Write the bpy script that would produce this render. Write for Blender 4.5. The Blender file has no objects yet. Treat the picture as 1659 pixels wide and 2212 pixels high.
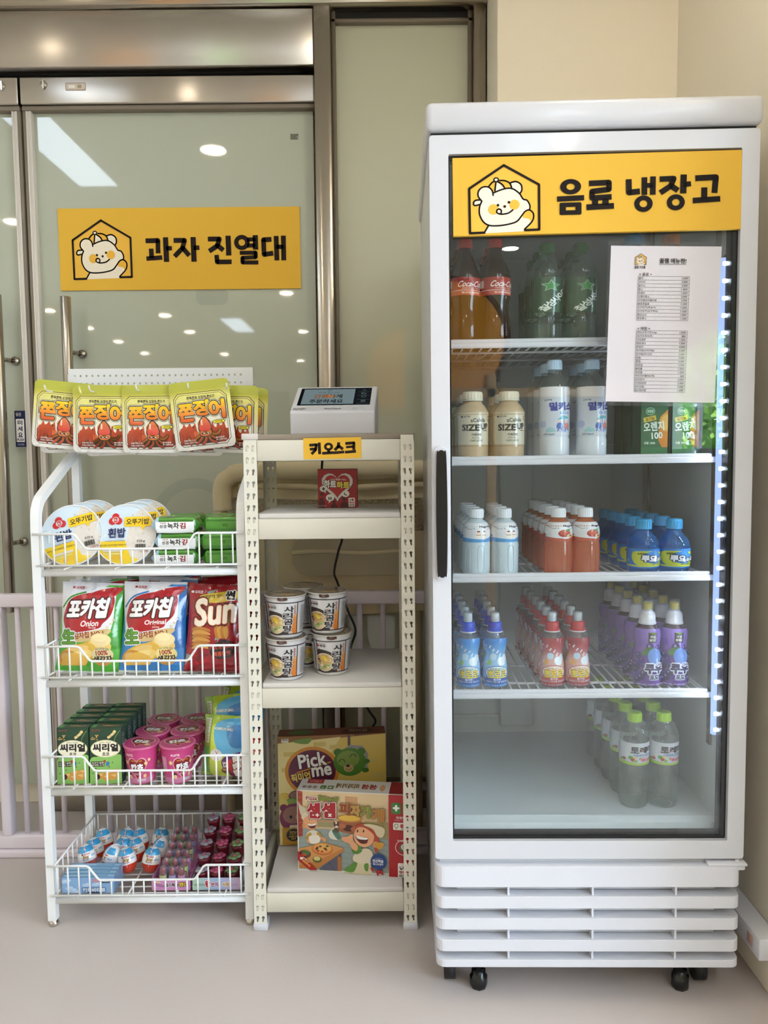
import bpy, bmesh, math, random
from mathutils import Vector, Matrix
from mathutils.geometry import tessellate_polygon
random.seed(7)
PI = math.pi
SC = bpy.context.scene
COL = SC.collection

# ------------------------------------------------------------------ camera, world, exposure
CAM_H, FPX = 1.15, 1640.0
PITCH, ROLL = math.radians(4.4), math.radians(.53)
FW = Vector((0, math.cos(PITCH), -math.sin(PITCH)))
_R0, _U0 = Vector((1, 0, 0)), Vector((0, math.sin(PITCH), math.cos(PITCH)))
RT = _R0 * math.cos(ROLL) - _U0 * math.sin(ROLL)
UP = _U0 * math.cos(ROLL) + _R0 * math.sin(ROLL)
cam = bpy.data.cameras.new('camera')
cam.sensor_fit = 'VERTICAL'; cam.sensor_height = 24.0
cam.lens = FPX / 2212 * 24.0
cam.clip_start = .05
camo = bpy.data.objects.new('camera', cam); COL.objects.link(camo)
_m = Matrix((RT, UP, -FW)).transposed().to_4x4(); _m.translation = (0, 0, CAM_H)
camo.matrix_world = _m
SC.camera = camo
vs = SC.view_settings
vs.view_transform = 'Standard'; vs.look = 'None'; vs.gamma = 1; vs.use_curve_mapping = False
vs.exposure = 0.33
SC.cycles.use_denoising = True
SC.cycles.max_bounces = 10; SC.cycles.diffuse_bounces = 5; SC.cycles.glossy_bounces = 4
SC.cycles.transmission_bounces = 4; SC.cycles.transparent_max_bounces = 40
SC.cycles.caustics_reflective = False; SC.cycles.caustics_refractive = False
SC.cycles.sample_clamp_indirect = 6
w = bpy.data.worlds.new('sky'); SC.world = w; w.use_nodes = True
bg = w.node_tree.nodes['Background']
bg.inputs['Color'].default_value = (.66, .82, 1, 1); bg.inputs['Strength'].default_value = 12.0
PANEL_STRENGTH, PANEL_COL = 9.0, (.72, .85, 1.0)
DOWN_STRENGTH, DOWN_COL = 90.0, (1.0, .87, .68)
LED_STRENGTH = 22.0
sun = bpy.data.lights.new('sun', 'SUN'); sun.energy = 45; sun.angle = .01; sun.color = (1, .95, .85)
suno = bpy.data.objects.new('sun', sun); COL.objects.link(suno); suno.rotation_euler = Vector((1, .25, -1.1)).to_track_quat('-Z', 'Y').to_euler()   # high over the roof, lights the garden only

def at(px, py, Y):
    """the place in the plane y = Y that lies under a pixel of the photograph (1659 x 2212)"""
    d = FW + RT * ((px - 829.5) / FPX) + UP * ((1106 - py) / FPX)
    return Vector((0, 0, CAM_H)) + d * (Y / d.y)
def wx(px, Y, z):
    y0 = 1106
    for _ in range(4):
        p = at(px, y0, Y); y0 -= (z - p.z) * FPX / Y
    return p.x

# ------------------------------------------------------------------ colours and materials
def lin(c):
    if isinstance(c, str):
        c = c.lstrip('#'); c = [int(c[i:i+2], 16) / 255 for i in (0, 2, 4)]
    return tuple((x / 12.92 if x <= .04045 else ((x + .055) / 1.055) ** 2.4) for x in c[:3])
def mixc(a, b, t):
    t = max(0, min(1, t)); return tuple(x + (y - x) * t for x, y in zip(a, b))

def newmat(name):
    m = bpy.data.materials.new(name); m.use_nodes = True
    nt = m.node_tree; return m, nt, nt.nodes['Principled BSDF'], nt.nodes['Material Output']
def N(nt, typ, **kw):
    n = nt.nodes.new(typ)
    for k, v in kw.items(): setattr(n, k, v)
    return n
def bump(nt, b, scale, strength, dist=.001, stretch=None, detail=3):
    tc = N(nt, 'ShaderNodeTexCoord'); nz = N(nt, 'ShaderNodeTexNoise')
    nz.inputs['Scale'].default_value = scale; nz.inputs['Detail'].default_value = detail
    if stretch:
        mp = N(nt, 'ShaderNodeMapping'); mp.inputs['Scale'].default_value = stretch
        nt.links.new(tc.outputs['Object'], mp.inputs[0]); nt.links.new(mp.outputs[0], nz.inputs['Vector'])
    else:
        nt.links.new(tc.outputs['Object'], nz.inputs['Vector'])
    bp = N(nt, 'ShaderNodeBump'); bp.inputs['Strength'].default_value = strength; bp.inputs['Distance'].default_value = dist
    nt.links.new(nz.outputs['Fac'], bp.inputs['Height']); nt.links.new(bp.outputs[0], b.inputs['Normal'])
    return nz
def mat(name, c, rough=.5, metal=0, spec=.5, coat=0, bmp=None, mottle=0, aniso=0):
    m, nt, b, o = newmat(name)
    c = lin(c) if isinstance(c, str) else c
    b.inputs['Base Color'].default_value = (*c, 1); b.inputs['Roughness'].default_value = rough
    b.inputs['Metallic'].default_value = metal; b.inputs['Specular IOR Level'].default_value = spec
    b.inputs['Coat Weight'].default_value = coat; b.inputs['Coat Roughness'].default_value = .08
    if bmp: bump(nt, b, *bmp)
    if aniso:
        b.inputs['Anisotropic'].default_value = aniso
        tg = N(nt, 'ShaderNodeCombineXYZ'); tg.inputs[2].default_value = 1; nt.links.new(tg.outputs[0], b.inputs['Tangent'])   # brushed along x, so lights smear upright
    if mottle:
        tc = N(nt, 'ShaderNodeTexCoord'); nz = N(nt, 'ShaderNodeTexNoise'); nz.inputs['Scale'].default_value = 3.5; nz.inputs['Detail'].default_value = 6
        nt.links.new(tc.outputs['Object'], nz.inputs['Vector'])
        mx = N(nt, 'ShaderNodeMix', data_type='RGBA'); mx.inputs[6].default_value = (*[x * (1 - mottle) for x in c], 1); mx.inputs[7].default_value = (*[min(1, x * (1 + mottle)) for x in c], 1)
        nt.links.new(nz.outputs['Fac'], mx.inputs[0]); nt.links.new(mx.outputs[2], b.inputs['Base Color'])
    return m
def emit(name, c, s):
    m, nt, b, o = newmat(name)
    e = N(nt, 'ShaderNodeEmission'); e.inputs[0].default_value = (*c, 1); e.inputs[1].default_value = s
    nt.links.new(e.outputs[0], o.inputs['Surface']); return m
def printed(name, rough, coat=0, bmp=None, metal=0):
    """printed film, card or paper: the colour of each printed shape is stored on its faces"""
    m, nt, b, o = newmat(name)
    a = N(nt, 'ShaderNodeAttribute', attribute_name='Col'); nt.links.new(a.outputs['Color'], b.inputs['Base Color'])
    b.inputs['Roughness'].default_value = rough; b.inputs['Coat Weight'].default_value = coat; b.inputs['Coat Roughness'].default_value = .1
    b.inputs['Metallic'].default_value = metal
    if bmp: bump(nt, b, *bmp)
    return m
def clear(name, tint, body=0.0, bodycol=(1, 1, 1), f0=.04, rough=0.0, gain=1.0):
    """thin clear film or glass: sees through with a tint, mirrors by the Schlick law, body = share of milky scatter"""
    m, nt, b, o = newmat(name)
    nt.nodes.remove(b)
    g = N(nt, 'ShaderNodeNewGeometry')
    dt = N(nt, 'ShaderNodeVectorMath', operation='DOT_PRODUCT'); nt.links.new(g.outputs['Incoming'], dt.inputs[0]); nt.links.new(g.outputs['Normal'], dt.inputs[1])
    ab = N(nt, 'ShaderNodeMath', operation='ABSOLUTE'); nt.links.new(dt.outputs['Value'], ab.inputs[0])
    iv = N(nt, 'ShaderNodeMath', operation='SUBTRACT', use_clamp=True); iv.inputs[0].default_value = 1; nt.links.new(ab.outputs[0], iv.inputs[1])
    pw = N(nt, 'ShaderNodeMath', operation='POWER'); pw.inputs[1].default_value = 5; nt.links.new(iv.outputs[0], pw.inputs[0])
    ma = N(nt, 'ShaderNodeMath', operation='MULTIPLY_ADD', use_clamp=True); ma.inputs[1].default_value = (1 - f0) * gain; ma.inputs[2].default_value = f0
    nt.links.new(pw.outputs[0], ma.inputs[0])
    tr = N(nt, 'ShaderNodeBsdfTransparent'); tr.inputs[0].default_value = (*tint, 1)
    gl = N(nt, 'ShaderNodeBsdfGlossy'); gl.inputs['Roughness'].default_value = rough
    base = tr
    if body:
        df = N(nt, 'ShaderNodeBsdfDiffuse'); df.inputs[0].default_value = (*bodycol, 1)
        tl = N(nt, 'ShaderNodeBsdfTranslucent'); tl.inputs[0].default_value = (*bodycol, 1)
        m0 = N(nt, 'ShaderNodeMixShader'); m0.inputs[0].default_value = .45; nt.links.new(df.outputs[0], m0.inputs[1]); nt.links.new(tl.outputs[0], m0.inputs[2])
        m1 = N(nt, 'ShaderNodeMixShader'); m1.inputs[0].default_value = body; nt.links.new(tr.outputs[0], m1.inputs[1]); nt.links.new(m0.outputs[0], m1.inputs[2]); base = m1
    mx = N(nt, 'ShaderNodeMixShader'); nt.links.new(ma.outputs[0], mx.inputs[0]); nt.links.new(base.outputs[0], mx.inputs[1]); nt.links.new(gl.outputs[0], mx.inputs[2])
    nt.links.new(mx.outputs[0], o.inputs['Surface']); return m

# ------------------------------------------------------------------ objects
def tag(o, label=None, cat=None, group=None, kind=None):
    if label: o['label'] = label
    if cat: o['category'] = cat
    if group: o['group'] = group
    if kind: o['kind'] = kind
    return o
def thing(name, label, cat, loc=(0, 0, 0), rz=0, group=None):
    o = bpy.data.objects.new(name, None); COL.objects.link(o); o.empty_display_size = .02
    o.location = loc; o.rotation_euler = (0, 0, rz)
    return tag(o, label, cat, group)
def dup(root, loc, rot=None, label=None, group=None):
    r = root.copy(); COL.objects.link(r); r.location = loc
    if rot is not None: r.rotation_euler = rot if isinstance(rot, tuple) else (0, 0, rot)
    if label: r['label'] = label
    if group: r['group'] = group
    for ch in list(root.children):
        c = ch.copy(); COL.objects.link(c); c.parent = r
        for g in list(ch.children):
            d = g.copy(); COL.objects.link(d); d.parent = c
    return r

class MB:
    """collects shapes and links them as one mesh object"""
    def __init__(s): s.v, s.f, s.c, s.m, s.sm = [], [], [], [], []
    def add(s, verts, faces, col=(.8, .8, .8), mi=0, smooth=False):
        o = len(s.v); s.v.extend([tuple(v) for v in verts])
        one = not isinstance(col, list)
        for i, f in enumerate(faces):
            s.f.append(tuple(o + k for k in f)); s.c.append(col if one else col[i]); s.m.append(mi); s.sm.append(smooth)
        return s
    def box(s, x0, y0, z0, x1, y1, z1, col=(.8,)*3, mi=0):
        v = [(x, y, z) for z in (z0, z1) for y in (y0, y1) for x in (x0, x1)]
        return s.add(v, [(0, 2, 3, 1), (4, 5, 7, 6), (0, 1, 5, 4), (2, 6, 7, 3), (0, 4, 6, 2), (1, 3, 7, 5)], col, mi)
    def frombm(s, bm, col=(.8,)*3, mi=0, smooth=False, M=None):
        bm.verts.index_update()
        s.add([(M @ v.co if M else v.co) for v in bm.verts], [[v.index for v in f.verts] for f in bm.faces], col, mi, smooth); bm.free(); return s
    def rbox(s, x0, y0, z0, x1, y1, z1, r=.003, seg=2, col=(.8,)*3, mi=0, smooth=True, M=None):
        bm = bmesh.new(); bmesh.ops.create_cube(bm, size=1)
        for v in bm.verts: v.co = Vector(((x0 + x1) / 2 + v.co.x * (x1 - x0), (y0 + y1) / 2 + v.co.y * (y1 - y0), (z0 + z1) / 2 + v.co.z * (z1 - z0)))
        bmesh.ops.bevel(bm, geom=bm.edges[:], offset=r, segments=seg, profile=.5, affect='EDGES')
        return s.frombm(bm, col, mi, smooth, M)
    def lathe(s, prof, n=24, c=(0, 0), col=(.8,)*3, mi=0, smooth=True, squash=1.0, phase=0):
        v, f = [], []
        rings = []
        for (r, z) in prof:
            if r < 1e-6: rings.append([len(v)]); v.append((c[0], c[1], z))
            else:
                rings.append(list(range(len(v), len(v) + n)))
                v += [(c[0] + r * math.cos(phase + 2 * PI * k / n), c[1] + squash * r * math.sin(phase + 2 * PI * k / n), z) for k in range(n)]
        for a, b in zip(rings, rings[1:]):
            for k in range(n):
                k2 = (k + 1) % n
                if len(a) == 1 and len(b) > 1: f.append((a[0], b[k2], b[k]))
                elif len(b) == 1 and len(a) > 1: f.append((a[k], a[k2], b[0]))
                elif len(a) > 1: f.append((a[k], a[k2], b[k2], b[k]))
        return s.add(v, f, col, mi, smooth)
    def tube(s, pts, r, n=8, col=(.8,)*3, mi=0, closed=False, caps=True, square=False):
        pts = [Vector(p) for p in pts]; L = len(pts); v, f = [], []
        prev = None; k0 = PI / 4 if square else 0
        if square: n = 4; r = r * math.sqrt(2)
        for i, p in enumerate(pts):
            a = pts[i - 1] if i > 0 or closed else p; b = pts[(i + 1) % L] if i < L - 1 or closed else p
            t = (b - a).normalized()
            if prev is None:
                up = Vector((0, 0, 1)) if abs(t.z) < .9 else Vector((1, 0, 0))
                x = t.cross(up).normalized()
            else: x = (prev - t * prev.dot(t)).normalized()
            y = t.cross(x); prev = x
            # widen on bends so that the tube keeps its width
            k = 1.0
            if 0 < i < L - 1 or closed:
                t1 = (p - a).normalized(); k = 1 / max(.5, t.dot(t1))
            v += [tuple(p + (x * math.cos(k0 + 2 * PI * j / n) + y * math.sin(k0 + 2 * PI * j / n)) * r * min(k, 1.3)) for j in range(n)]
        for i in range(L if closed else L - 1):
            for j in range(n):
                a, b = i * n + j, i * n + (j + 1) % n; i2 = (i + 1) % L
                f.append((a, b, i2 * n + (j + 1) % n, i2 * n + j))
        if caps and not closed:
            f.append(tuple(range(n - 1, -1, -1))); f.append(tuple((L - 1) * n + j for j in range(n)))
        return s.add(v, f, col, mi, not square)
    def prism(s, poly, d0, d1, ax='z', col=(.8,)*3, mi=0, holes=(), smooth=False):
        """poly in 2-D, pushed from d0 to d1 along an axis ('y': poly is x,z; 'x': poly is y,z)"""
        loops = [poly] + list(holes); flat = [p for l in loops for p in l]
        tr = tessellate_polygon([[Vector((p[0], p[1], 0)) for p in l] for l in loops]); n = len(flat)
        P = {'z': lambda p, d: (p[0], p[1], d), 'y': lambda p, d: (p[0], d, p[1]), 'x': lambda p, d: (d, p[0], p[1])}[ax]
        v = [P(p, d0) for p in flat] + [P(p, d1) for p in flat]; f = []
        for t in tr: f.append(tuple(t)); f.append(tuple(n + k for k in reversed(t)))
        o = 0
        for l in loops:
            for k in range(len(l)):
                k2 = (k + 1) % len(l); f.append((o + k, o + k2, n + o + k2, n + o + k))
            o += len(l)
        return s.add(v, f, col, mi, smooth)
    def grid(s, fn, nu, nv, col=(.8,)*3, mi=0, smooth=True, flip=False):
        v = [fn(i / nu, j / nv) for j in range(nv + 1) for i in range(nu + 1)]; f = []; cc = []
        for j in range(nv):
            for i in range(nu):
                a = j * (nu + 1) + i; q = (a, a + 1, a + nu + 2, a + nu + 1); f.append(q[::-1] if flip else q)
                cc.append(col((i + .5) / nu, (j + .5) / nv) if callable(col) else col)
        return s.add(v, f, cc, mi, smooth)
    def ball(s, c, r, n=12, col=(.8,)*3, mi=0, sz=1.0):
        return s.lathe([(r * math.sin(PI * k / (n // 2 + 2)), c[2] - r * sz * math.cos(PI * k / (n // 2 + 2))) for k in range(n // 2 + 3)], n, (c[0], c[1]), col, mi)
    def build(s, name, mats, parent=None, loc=None, rot=None):
        me = bpy.data.meshes.new(name); me.from_pydata(s.v, [], s.f)
        mats = mats if isinstance(mats, (list, tuple)) else [mats]
        for m in mats: me.materials.append(m)
        me.polygons.foreach_set('material_index', s.m); me.polygons.foreach_set('use_smooth', s.sm)
        ca = me.color_attributes.new('Col', 'FLOAT_COLOR', 'CORNER'); buf = []
        for f, c in zip(s.f, s.c):
            if callable(c):
                for k in f: buf += [*c(s.v[k]), 1.0]
            else: buf += [*c, 1.0] * len(f)
        ca.data.foreach_set('color', buf)
        me.validate(); me.update()
        o = bpy.data.objects.new(name, me); COL.objects.link(o)
        if parent: o.parent = parent
        if loc: o.location = loc
        if rot: o.rotation_euler = rot
        return o

def bm_flip_outward(o):
    bm = bmesh.new(); bm.from_mesh(o.data); bmesh.ops.recalc_face_normals(bm, faces=bm.faces[:]); bm.to_mesh(o.data); bm.free(); return o

def rrect(x0, y0, x1, y1, r, n=4):
    r = min(r, (x1 - x0) / 2, (y1 - y0) / 2); out = []
    for cx, cy, a in ((x1 - r, y0 + r, -PI / 2), (x1 - r, y1 - r, 0), (x0 + r, y1 - r, PI / 2), (x0 + r, y0 + r, PI)):
        out += [(cx + r * math.cos(a + PI / 2 * k / n), cy + r * math.sin(a + PI / 2 * k / n)) for k in range(n + 1)]
    return out
def ellp(cx, cy, rx, ry, n=24, a0=0, a1=2 * PI, rot=0):
    full = abs(a1 - a0 - 2 * PI) < 1e-6; c, s_ = math.cos(rot), math.sin(rot); out = []
    for k in range(n if full else n + 1):
        a = a0 + (a1 - a0) * k / n; x, y = rx * math.cos(a), ry * math.sin(a); out.append((cx + x * c - y * s_, cy + x * s_ + y * c))
    return out
def smooth(pts, closed=False, n=5):
    out = []; L = len(pts); R = range(L if closed else L - 1)
    for i in R:
        g = lambda k: pts[k % L] if closed else pts[max(0, min(L - 1, k))]
        p0, p1, p2, p3 = g(i - 1), g(i), g(i + 1), g(i + 2)
        for k in range(n):
            t = k / n
            out.append(tuple(.5 * (2 * b + (c - a) * t + (2 * a - 5 * b + 4 * c - d) * t * t + (-a + 3 * b - 3 * c + d) * t ** 3) for a, b, c, d in zip(p0, p1, p2, p3)))
    if not closed: out.append(tuple(pts[-1]))
    return out

# ------------------------------------------------------------------ flat print
_gl, _fc = {}, {}
def glyphs(s, bold=0.0, sp=1.0):
    k = (s, bold, sp)
    if k not in _gl:
        if 'o' not in _fc:
            c = bpy.data.curves.new('lettering', 'FONT'); c.resolution_u = 3; c.fill_mode = 'FRONT'; _fc['o'] = bpy.data.objects.new('lettering', c)
        o = _fc['o']; c = o.data; c.body = s; c.offset = bold; c.space_character = sp
        me = bpy.data.meshes.new_from_object(o)
        _gl[k] = ([(v.co.x, v.co.y) for v in me.vertices], [tuple(p.vertices) for p in me.polygons])
        bpy.data.meshes.remove(me)
    return _gl[k]

class Art:
    """a sheet of flat print; units are free, y runs down"""
    def __init__(s, W, H): s.W, s.H, s.it, s.k = W, H, [], 0
    def add(s, v, f, col, lay=None):
        if lay is None: s.k += 1; lay = s.k
        col = col if callable(col) else lin(col) if isinstance(col, str) else col
        s.it.append((v, f, col, lay)); return lay
    def poly(s, pts, col, holes=(), lay=None):
        loops = [list(pts)] + [list(h) for h in holes]; flat = [p for l in loops for p in l]
        return s.add(flat, tessellate_polygon([[Vector((p[0], p[1], 0)) for p in l] for l in loops]), col, lay)
    def rect(s, x0, y0, x1, y1, col, r=0, lay=None):
        if r: return s.poly(rrect(x0, y0, x1, y1, r), col, lay=lay)
        return s.add([(x0, y0), (x1, y0), (x1, y1), (x0, y1)], [(0, 1, 2, 3)], col, lay)
    def ell(s, cx, cy, rx, ry=None, col='#000000', n=20, rot=0, lay=None): return s.poly(ellp(cx, cy, rx, ry or rx, n, rot=rot), col, lay=lay)
    def ring(s, cx, cy, rx, ry, w, col, n=24, lay=None, w2=None): return s.poly(ellp(cx, cy, rx, ry, n), col, [ellp(cx, cy, rx - w, ry - (w2 or w), n)], lay)
    def line(s, pts, w, col, closed=False, cap=True, lay=None, smo=False):
        if smo: pts = smooth(pts, closed)
        pts = list(pts); P = pts + ([pts[0]] if closed else []); v, f = [], []
        for i, (a, b) in enumerate(zip(P, P[1:])):
            dx, dy = b[0] - a[0], b[1] - a[1]; L = math.hypot(dx, dy) or 1; nx, ny = -dy / L * w / 2, dx / L * w / 2
            o = len(v); v += [(a[0] + nx, a[1] + ny), (b[0] + nx, b[1] + ny), (b[0] - nx, b[1] - ny), (a[0] - nx, a[1] - ny)]; f.append((o, o + 1, o + 2, o + 3))
        for i, p in enumerate(pts):
            if not cap and not closed and i in (0, len(pts) - 1): continue
            o = len(v); v += ellp(p[0], p[1], w / 2, w / 2, 8, rot=.39); f.append(tuple(range(o, o + 8)))
        return s.add(v, f, col, lay)
    def text(s, t, x0, y0, x1, y1, col, bold=.0, out=(), rot=0, keep=False, lay=None, sp=1.0, shear=0, arc=0):
        """fit the words t into the box; keep = keep their proportions; out = outline list [(colour, width)]"""
        fat = bold if bold > .03 else 0
        v, f = glyphs(t, 0 if fat else bold, sp)
        if not v: return
        ax, bx = min(p[0] for p in v), max(p[0] for p in v); ay, by = min(p[1] for p in v), max(p[1] for p in v)
        ax -= fat * .55; bx += fat * .55; ay -= fat * .55; by += fat * .55
        kx, ky = (x1 - x0) / max(bx - ax, 1e-6), (y1 - y0) / max(by - ay, 1e-6)
        if keep: kx = ky = min(kx, ky)
        cx, cy = (x0 + x1) / 2, (y0 + y1) / 2; c, sn = math.cos(rot), math.sin(rot); q = []
        for (x, y) in v:
            X, Y = (x - (ax + bx) / 2) * kx, -(y - (ay + by) / 2) * ky
            X -= shear * Y
            if arc: Y += arc * X * X / max(1e-6, ((x1 - x0) / 2) ** 2)
            q.append((cx + X * c - Y * sn, cy + X * sn + Y * c))
        fx, fy = fat * .55 * kx, fat * .55 * ky
        def fan(rx, ry, n, colr):
            # a fatter word: copies pushed outwards, each a hair above the last
            s.k += 1; L0 = s.k
            for k in range(n): dx, dy = rx * math.cos(2 * k * PI / n), ry * math.sin(2 * k * PI / n); s.add([(x + dx, y + dy) for x, y in q], f, colr, L0 + k * .9 / n)
            return s.add(q, f, colr, L0 + .92)
        for oc, ow in out: fan(ow + fx, ow + fy, 10, oc)
        if fat: return fan(fx, fy, 8, col)
        return s.add(q, f, col, lay)
    def into(s, mb, fn, nu=1, nv=1, base=.0002, step=4e-5, mi=0, smooth=None, clip=True):
        fn0 = fn; bm = bmesh.new(); il = bm.faces.layers.int.new('i')
        for n, (v, f, col, lay) in enumerate(s.it):
            vs_ = [bm.verts.new((x / s.W, 1 - y / s.H, lay * .001)) for x, y in v]
            for g in f:
                try: fc = bm.faces.new([vs_[k] for k in g])
                except ValueError: continue
                fc[il] = n
        def cut(co, no, co_out=False): bmesh.ops.bisect_plane(bm, geom=bm.verts[:] + bm.edges[:] + bm.faces[:], plane_co=co, plane_no=no, clear_outer=co_out, dist=1e-7)
        if clip:
            for co, no in (((0, 0, 0), (-1, 0, 0)), ((1, 0, 0), (1, 0, 0)), ((0, 0, 0), (0, -1, 0)), ((0, 1, 0), (0, 1, 0))): cut(co, no, True)
        for i in range(1, nu): cut((i / nu, 0, 0), (1, 0, 0))
        for j in range(1, nv): cut((0, j / nv, 0), (0, 1, 0))
        if nu > 1 or nv > 1:                       # facets: cut the cells along their diagonals so that all layers stay parallel
            for k in range(-nv + 1, nu): cut((k / nu, 0, 0), (nu, -nv, 0))
            cache = {}
            def corner(i, j, h):
                q = (i, j, round(h * 1e6))
                if q not in cache: cache[q] = Vector(fn0(i / nu, j / nv, h))
                return cache[q]
            def facet(u, v, h):
                a, c = u * nu, v * nv; i, j = min(nu - 1, max(0, int(a + 1e-6))), min(nv - 1, max(0, int(c + 1e-6))); a -= i; c -= j
                p00, p11 = corner(i, j, h), corner(i + 1, j + 1, h)
                if a >= c: p10 = corner(i + 1, j, h); return p00 + (p10 - p00) * a + (p11 - p10) * c
                p01 = corner(i, j + 1, h); return p00 + (p01 - p00) * c + (p11 - p01) * a
            fn = facet
        bm.normal_update(); bm.verts.index_update(); V = []
        for vv in bm.verts: V.append(vv.co.copy())
        o = len(mb.v); sm = (nu > 1 or nv > 1) if smooth is None else smooth
        for co in V: mb.v.append(tuple(fn(co.x, co.y, base + co.z * 1000 * step)))
        for fc in bm.faces:
            ids = [l.vert.index for l in fc.loops]
            if fc.normal.z < 0: ids.reverse()
            col = s.it[fc[il]][2]
            mb.f.append(tuple(o + k for k in ids)); mb.m.append(mi); mb.sm.append(sm)
            if callable(col):
                cc = {o + k: lin(col(V[k].x * s.W, (1 - V[k].y) * s.H)) if True else None for k in ids}
                mb.c.append(_Corner(cc, mb.v))
            else: mb.c.append(col)
        bm.free(); return mb
class _Corner:
    """per-corner print colour, looked up by the corner's position"""
    def __init__(s, cc, v): s.d = {v[k]: c for k, c in cc.items()}
    def __call__(s, p): return s.d.get(p, (.5, .5, .5))

def flat(Wm, Hm, y=0, x0=None, z0=0):
    """sheet facing -y, its lower edge at z0 and centred on x = 0"""
    xa = -Wm / 2 if x0 is None else x0
    return lambda u, v, h: (xa + u * Wm, y - h, z0 + v * Hm)
def wrapf(prof, z0, z1, span, a0=0.0):
    """sheet wrapped round a turned shape with the profile [(r, z)]; a0 = turn of its middle away from -y"""
    def R(z):
        for (r1, za), (r2, zb) in zip(prof, prof[1:]):
            if za <= z <= zb and zb > za: return r1 + (r2 - r1) * (z - za) / (zb - za)
        return prof[-1][0]
    def fn(u, v, h):
        z = z0 + v * (z1 - z0); a = a0 + (u - .5) * span; r = R(z) + h
        return (r * math.sin(a), -r * math.cos(a), z)
    return fn
def S(h): h = h.lstrip('#'); return tuple(int(h[i:i+2], 16) / 255 for i in (0, 2, 4))
def grad(c0, c1, y0, y1): return lambda x, y: mixc(S(c0), S(c1), (y - y0) / (y1 - y0))

M_print = printed('printed_film', .22, .35)
M_foil = printed('glossy_wrapper_film', .2, .6, (26, .35, .004))
M_card = printed('printed_card', .42, .12)
M_paper = printed('printed_paper', .7); M_paper.node_tree.nodes['Principled BSDF'].inputs['Specular IOR Level'].default_value = .2
M_paint = printed('painted_plastic', .3)
M_white = mat('white_powder_coat', '#e6e7e6', .38, bmp=(900, .05, .0003))
M_cream = mat('cream_powder_coat', '#dfdccd', .42, bmp=(900, .05, .0003))
M_fridge = mat('white_fridge_enamel', '#c8c9cd', .3, coat=.2)
M_liner = mat('fridge_liner', '#c4ccce', .45)
M_plastic = mat('white_plastic', '#d2d3d9', .35)
M_black = mat('black_gloss_plastic', '#0c0d0f', .22)
M_rubber = mat('black_rubber', '#1a1a1b', .6)
M_chrome = mat('chrome', '#c8c4bc', .16, metal=1)
M_steel = mat('brushed_stainless', (.55, .51, .46), .26, metal=1, aniso=.97)
M_steel2 = mat('brushed_stainless_bronze', (.42, .38, .32), .24, metal=1, aniso=.8)
M_tubesteel = mat('satin_stainless_tube', (.42, .38, .32), .25, metal=1)
M_frost = mat('filmed_glass', '#b4b8a6', .03, spec=.6, mottle=.03)
M_frost2 = mat('filmed_glass_pattern', '#a8ad9d', .04, spec=.6)
M_alu = mat('white_aluminium_trim', '#d9d2c8', .4)
M_brown = mat('brown_trim', '#7d7263', .5)
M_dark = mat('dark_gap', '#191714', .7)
M_wall = mat('cream_wall_paint', '#ece3d0', .75, bmp=(260, .12, .0006), mottle=.02)
M_ceil = mat('ceiling_paint', '#e8e2d6', .8, bmp=(200, .1, .0005))
M_floor = mat('grey_beige_vinyl_floor', '#c2b8b3', .48, spec=.4, bmp=(140, .35, .0012), mottle=.05)
M_fence = mat('pale_lilac_plastic', '#e4dae2', .45)
M_beige = mat('beige_canvas', '#ecdcb8', .85, bmp=(320, .3, .0006), mottle=.06)
M_beige2 = mat('grey_beige_canvas', '#c6b99f', .9, bmp=(320, .3, .0006), mottle=.06)
M_board = mat('white_laminate_board', '#dcd8d4', .5)
M_woodgrey = mat('grey_oak_board', '#95897a', .6, bmp=(60, .4, .0012, (1, 12, 12)), mottle=.2)
M_glass = clear('fridge_door_glass', (.95, .97, .97), f0=.05)
M_pet = clear('clear_bottle', (.90, .93, .92), body=.10, bodycol=(.6, .66, .66), f0=.05, rough=.03)
M_film = clear('clear_film', (.95, .95, .97), body=.04, f0=.045, rough=.05, gain=.5)
M_capclear = clear('clear_dust_cap', (.8, .84, .86), body=.16, bodycol=(.75, .8, .82), f0=.06, rough=.05)
M_panel = emit('ceiling_panel_light', PANEL_COL, PANEL_STRENGTH)
M_down = emit('downlight_lens', DOWN_COL, DOWN_STRENGTH)
M_led = emit('led_diode', (.72, .84, 1), LED_STRENGTH * 10)
M_ledtube = emit('lit_led_tube', (.36, .5, 1), LED_STRENGTH * .05)

# ------------------------------------------------------------------ the room
GY = 2.42            # glass wall plane
CZ = 2.70            # ceiling
XL, XR, YB = -4.2, 3.0, -8.6
XP, YP = .322, 2.17  # pillar
XW, YW = .816, 1.22  # wall stub beside the fridge ends at YW
def struct(name, mb, m, parent=None):
    o = mb.build(name, m, parent)
    if not parent: o['kind'] = 'structure'
    return o
struct('floor', MB().box(XL, YB, -.1, XR, 2.7, 0), M_floor)
struct('ceiling', MB().box(XL, YB, CZ, XR, 2.7, CZ + .1), M_ceil)
struct('wall_pillar', MB().rbox(XP, YP, 0, 1.6, 2.7, CZ, .004), M_wall)
struct('wall_right', MB().box(XW, YW, 0, 1.6, YP, CZ), M_wall)
struct('wall_left', MB().box(XL - .1, YB, 0, XL, 2.7, CZ), M_wall)
struct('wall_rear', MB().box(XL, YB - .1, 0, XR, YB, CZ), M_wall)
struct('wall_back', MB().box(XL, 2.46, 0, .4, 2.7, CZ), M_wall)
b = MB()                                             # far side wall, open for the garden window and an added daylight window
b.box(XR, YB, 0, XR + .15, 2.7, .45); b.box(XR, YB, 2.35, XR + .15, 2.7, CZ)
for y0, y1 in ((YB, -6.0), (-4.4, -2.0), (1.8, 2.7)): b.box(XR, y0, .45, XR + .15, y1, 2.35)
b.box(XR, -6.0, .45, XR + .15, -4.4, 1.12)
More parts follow.
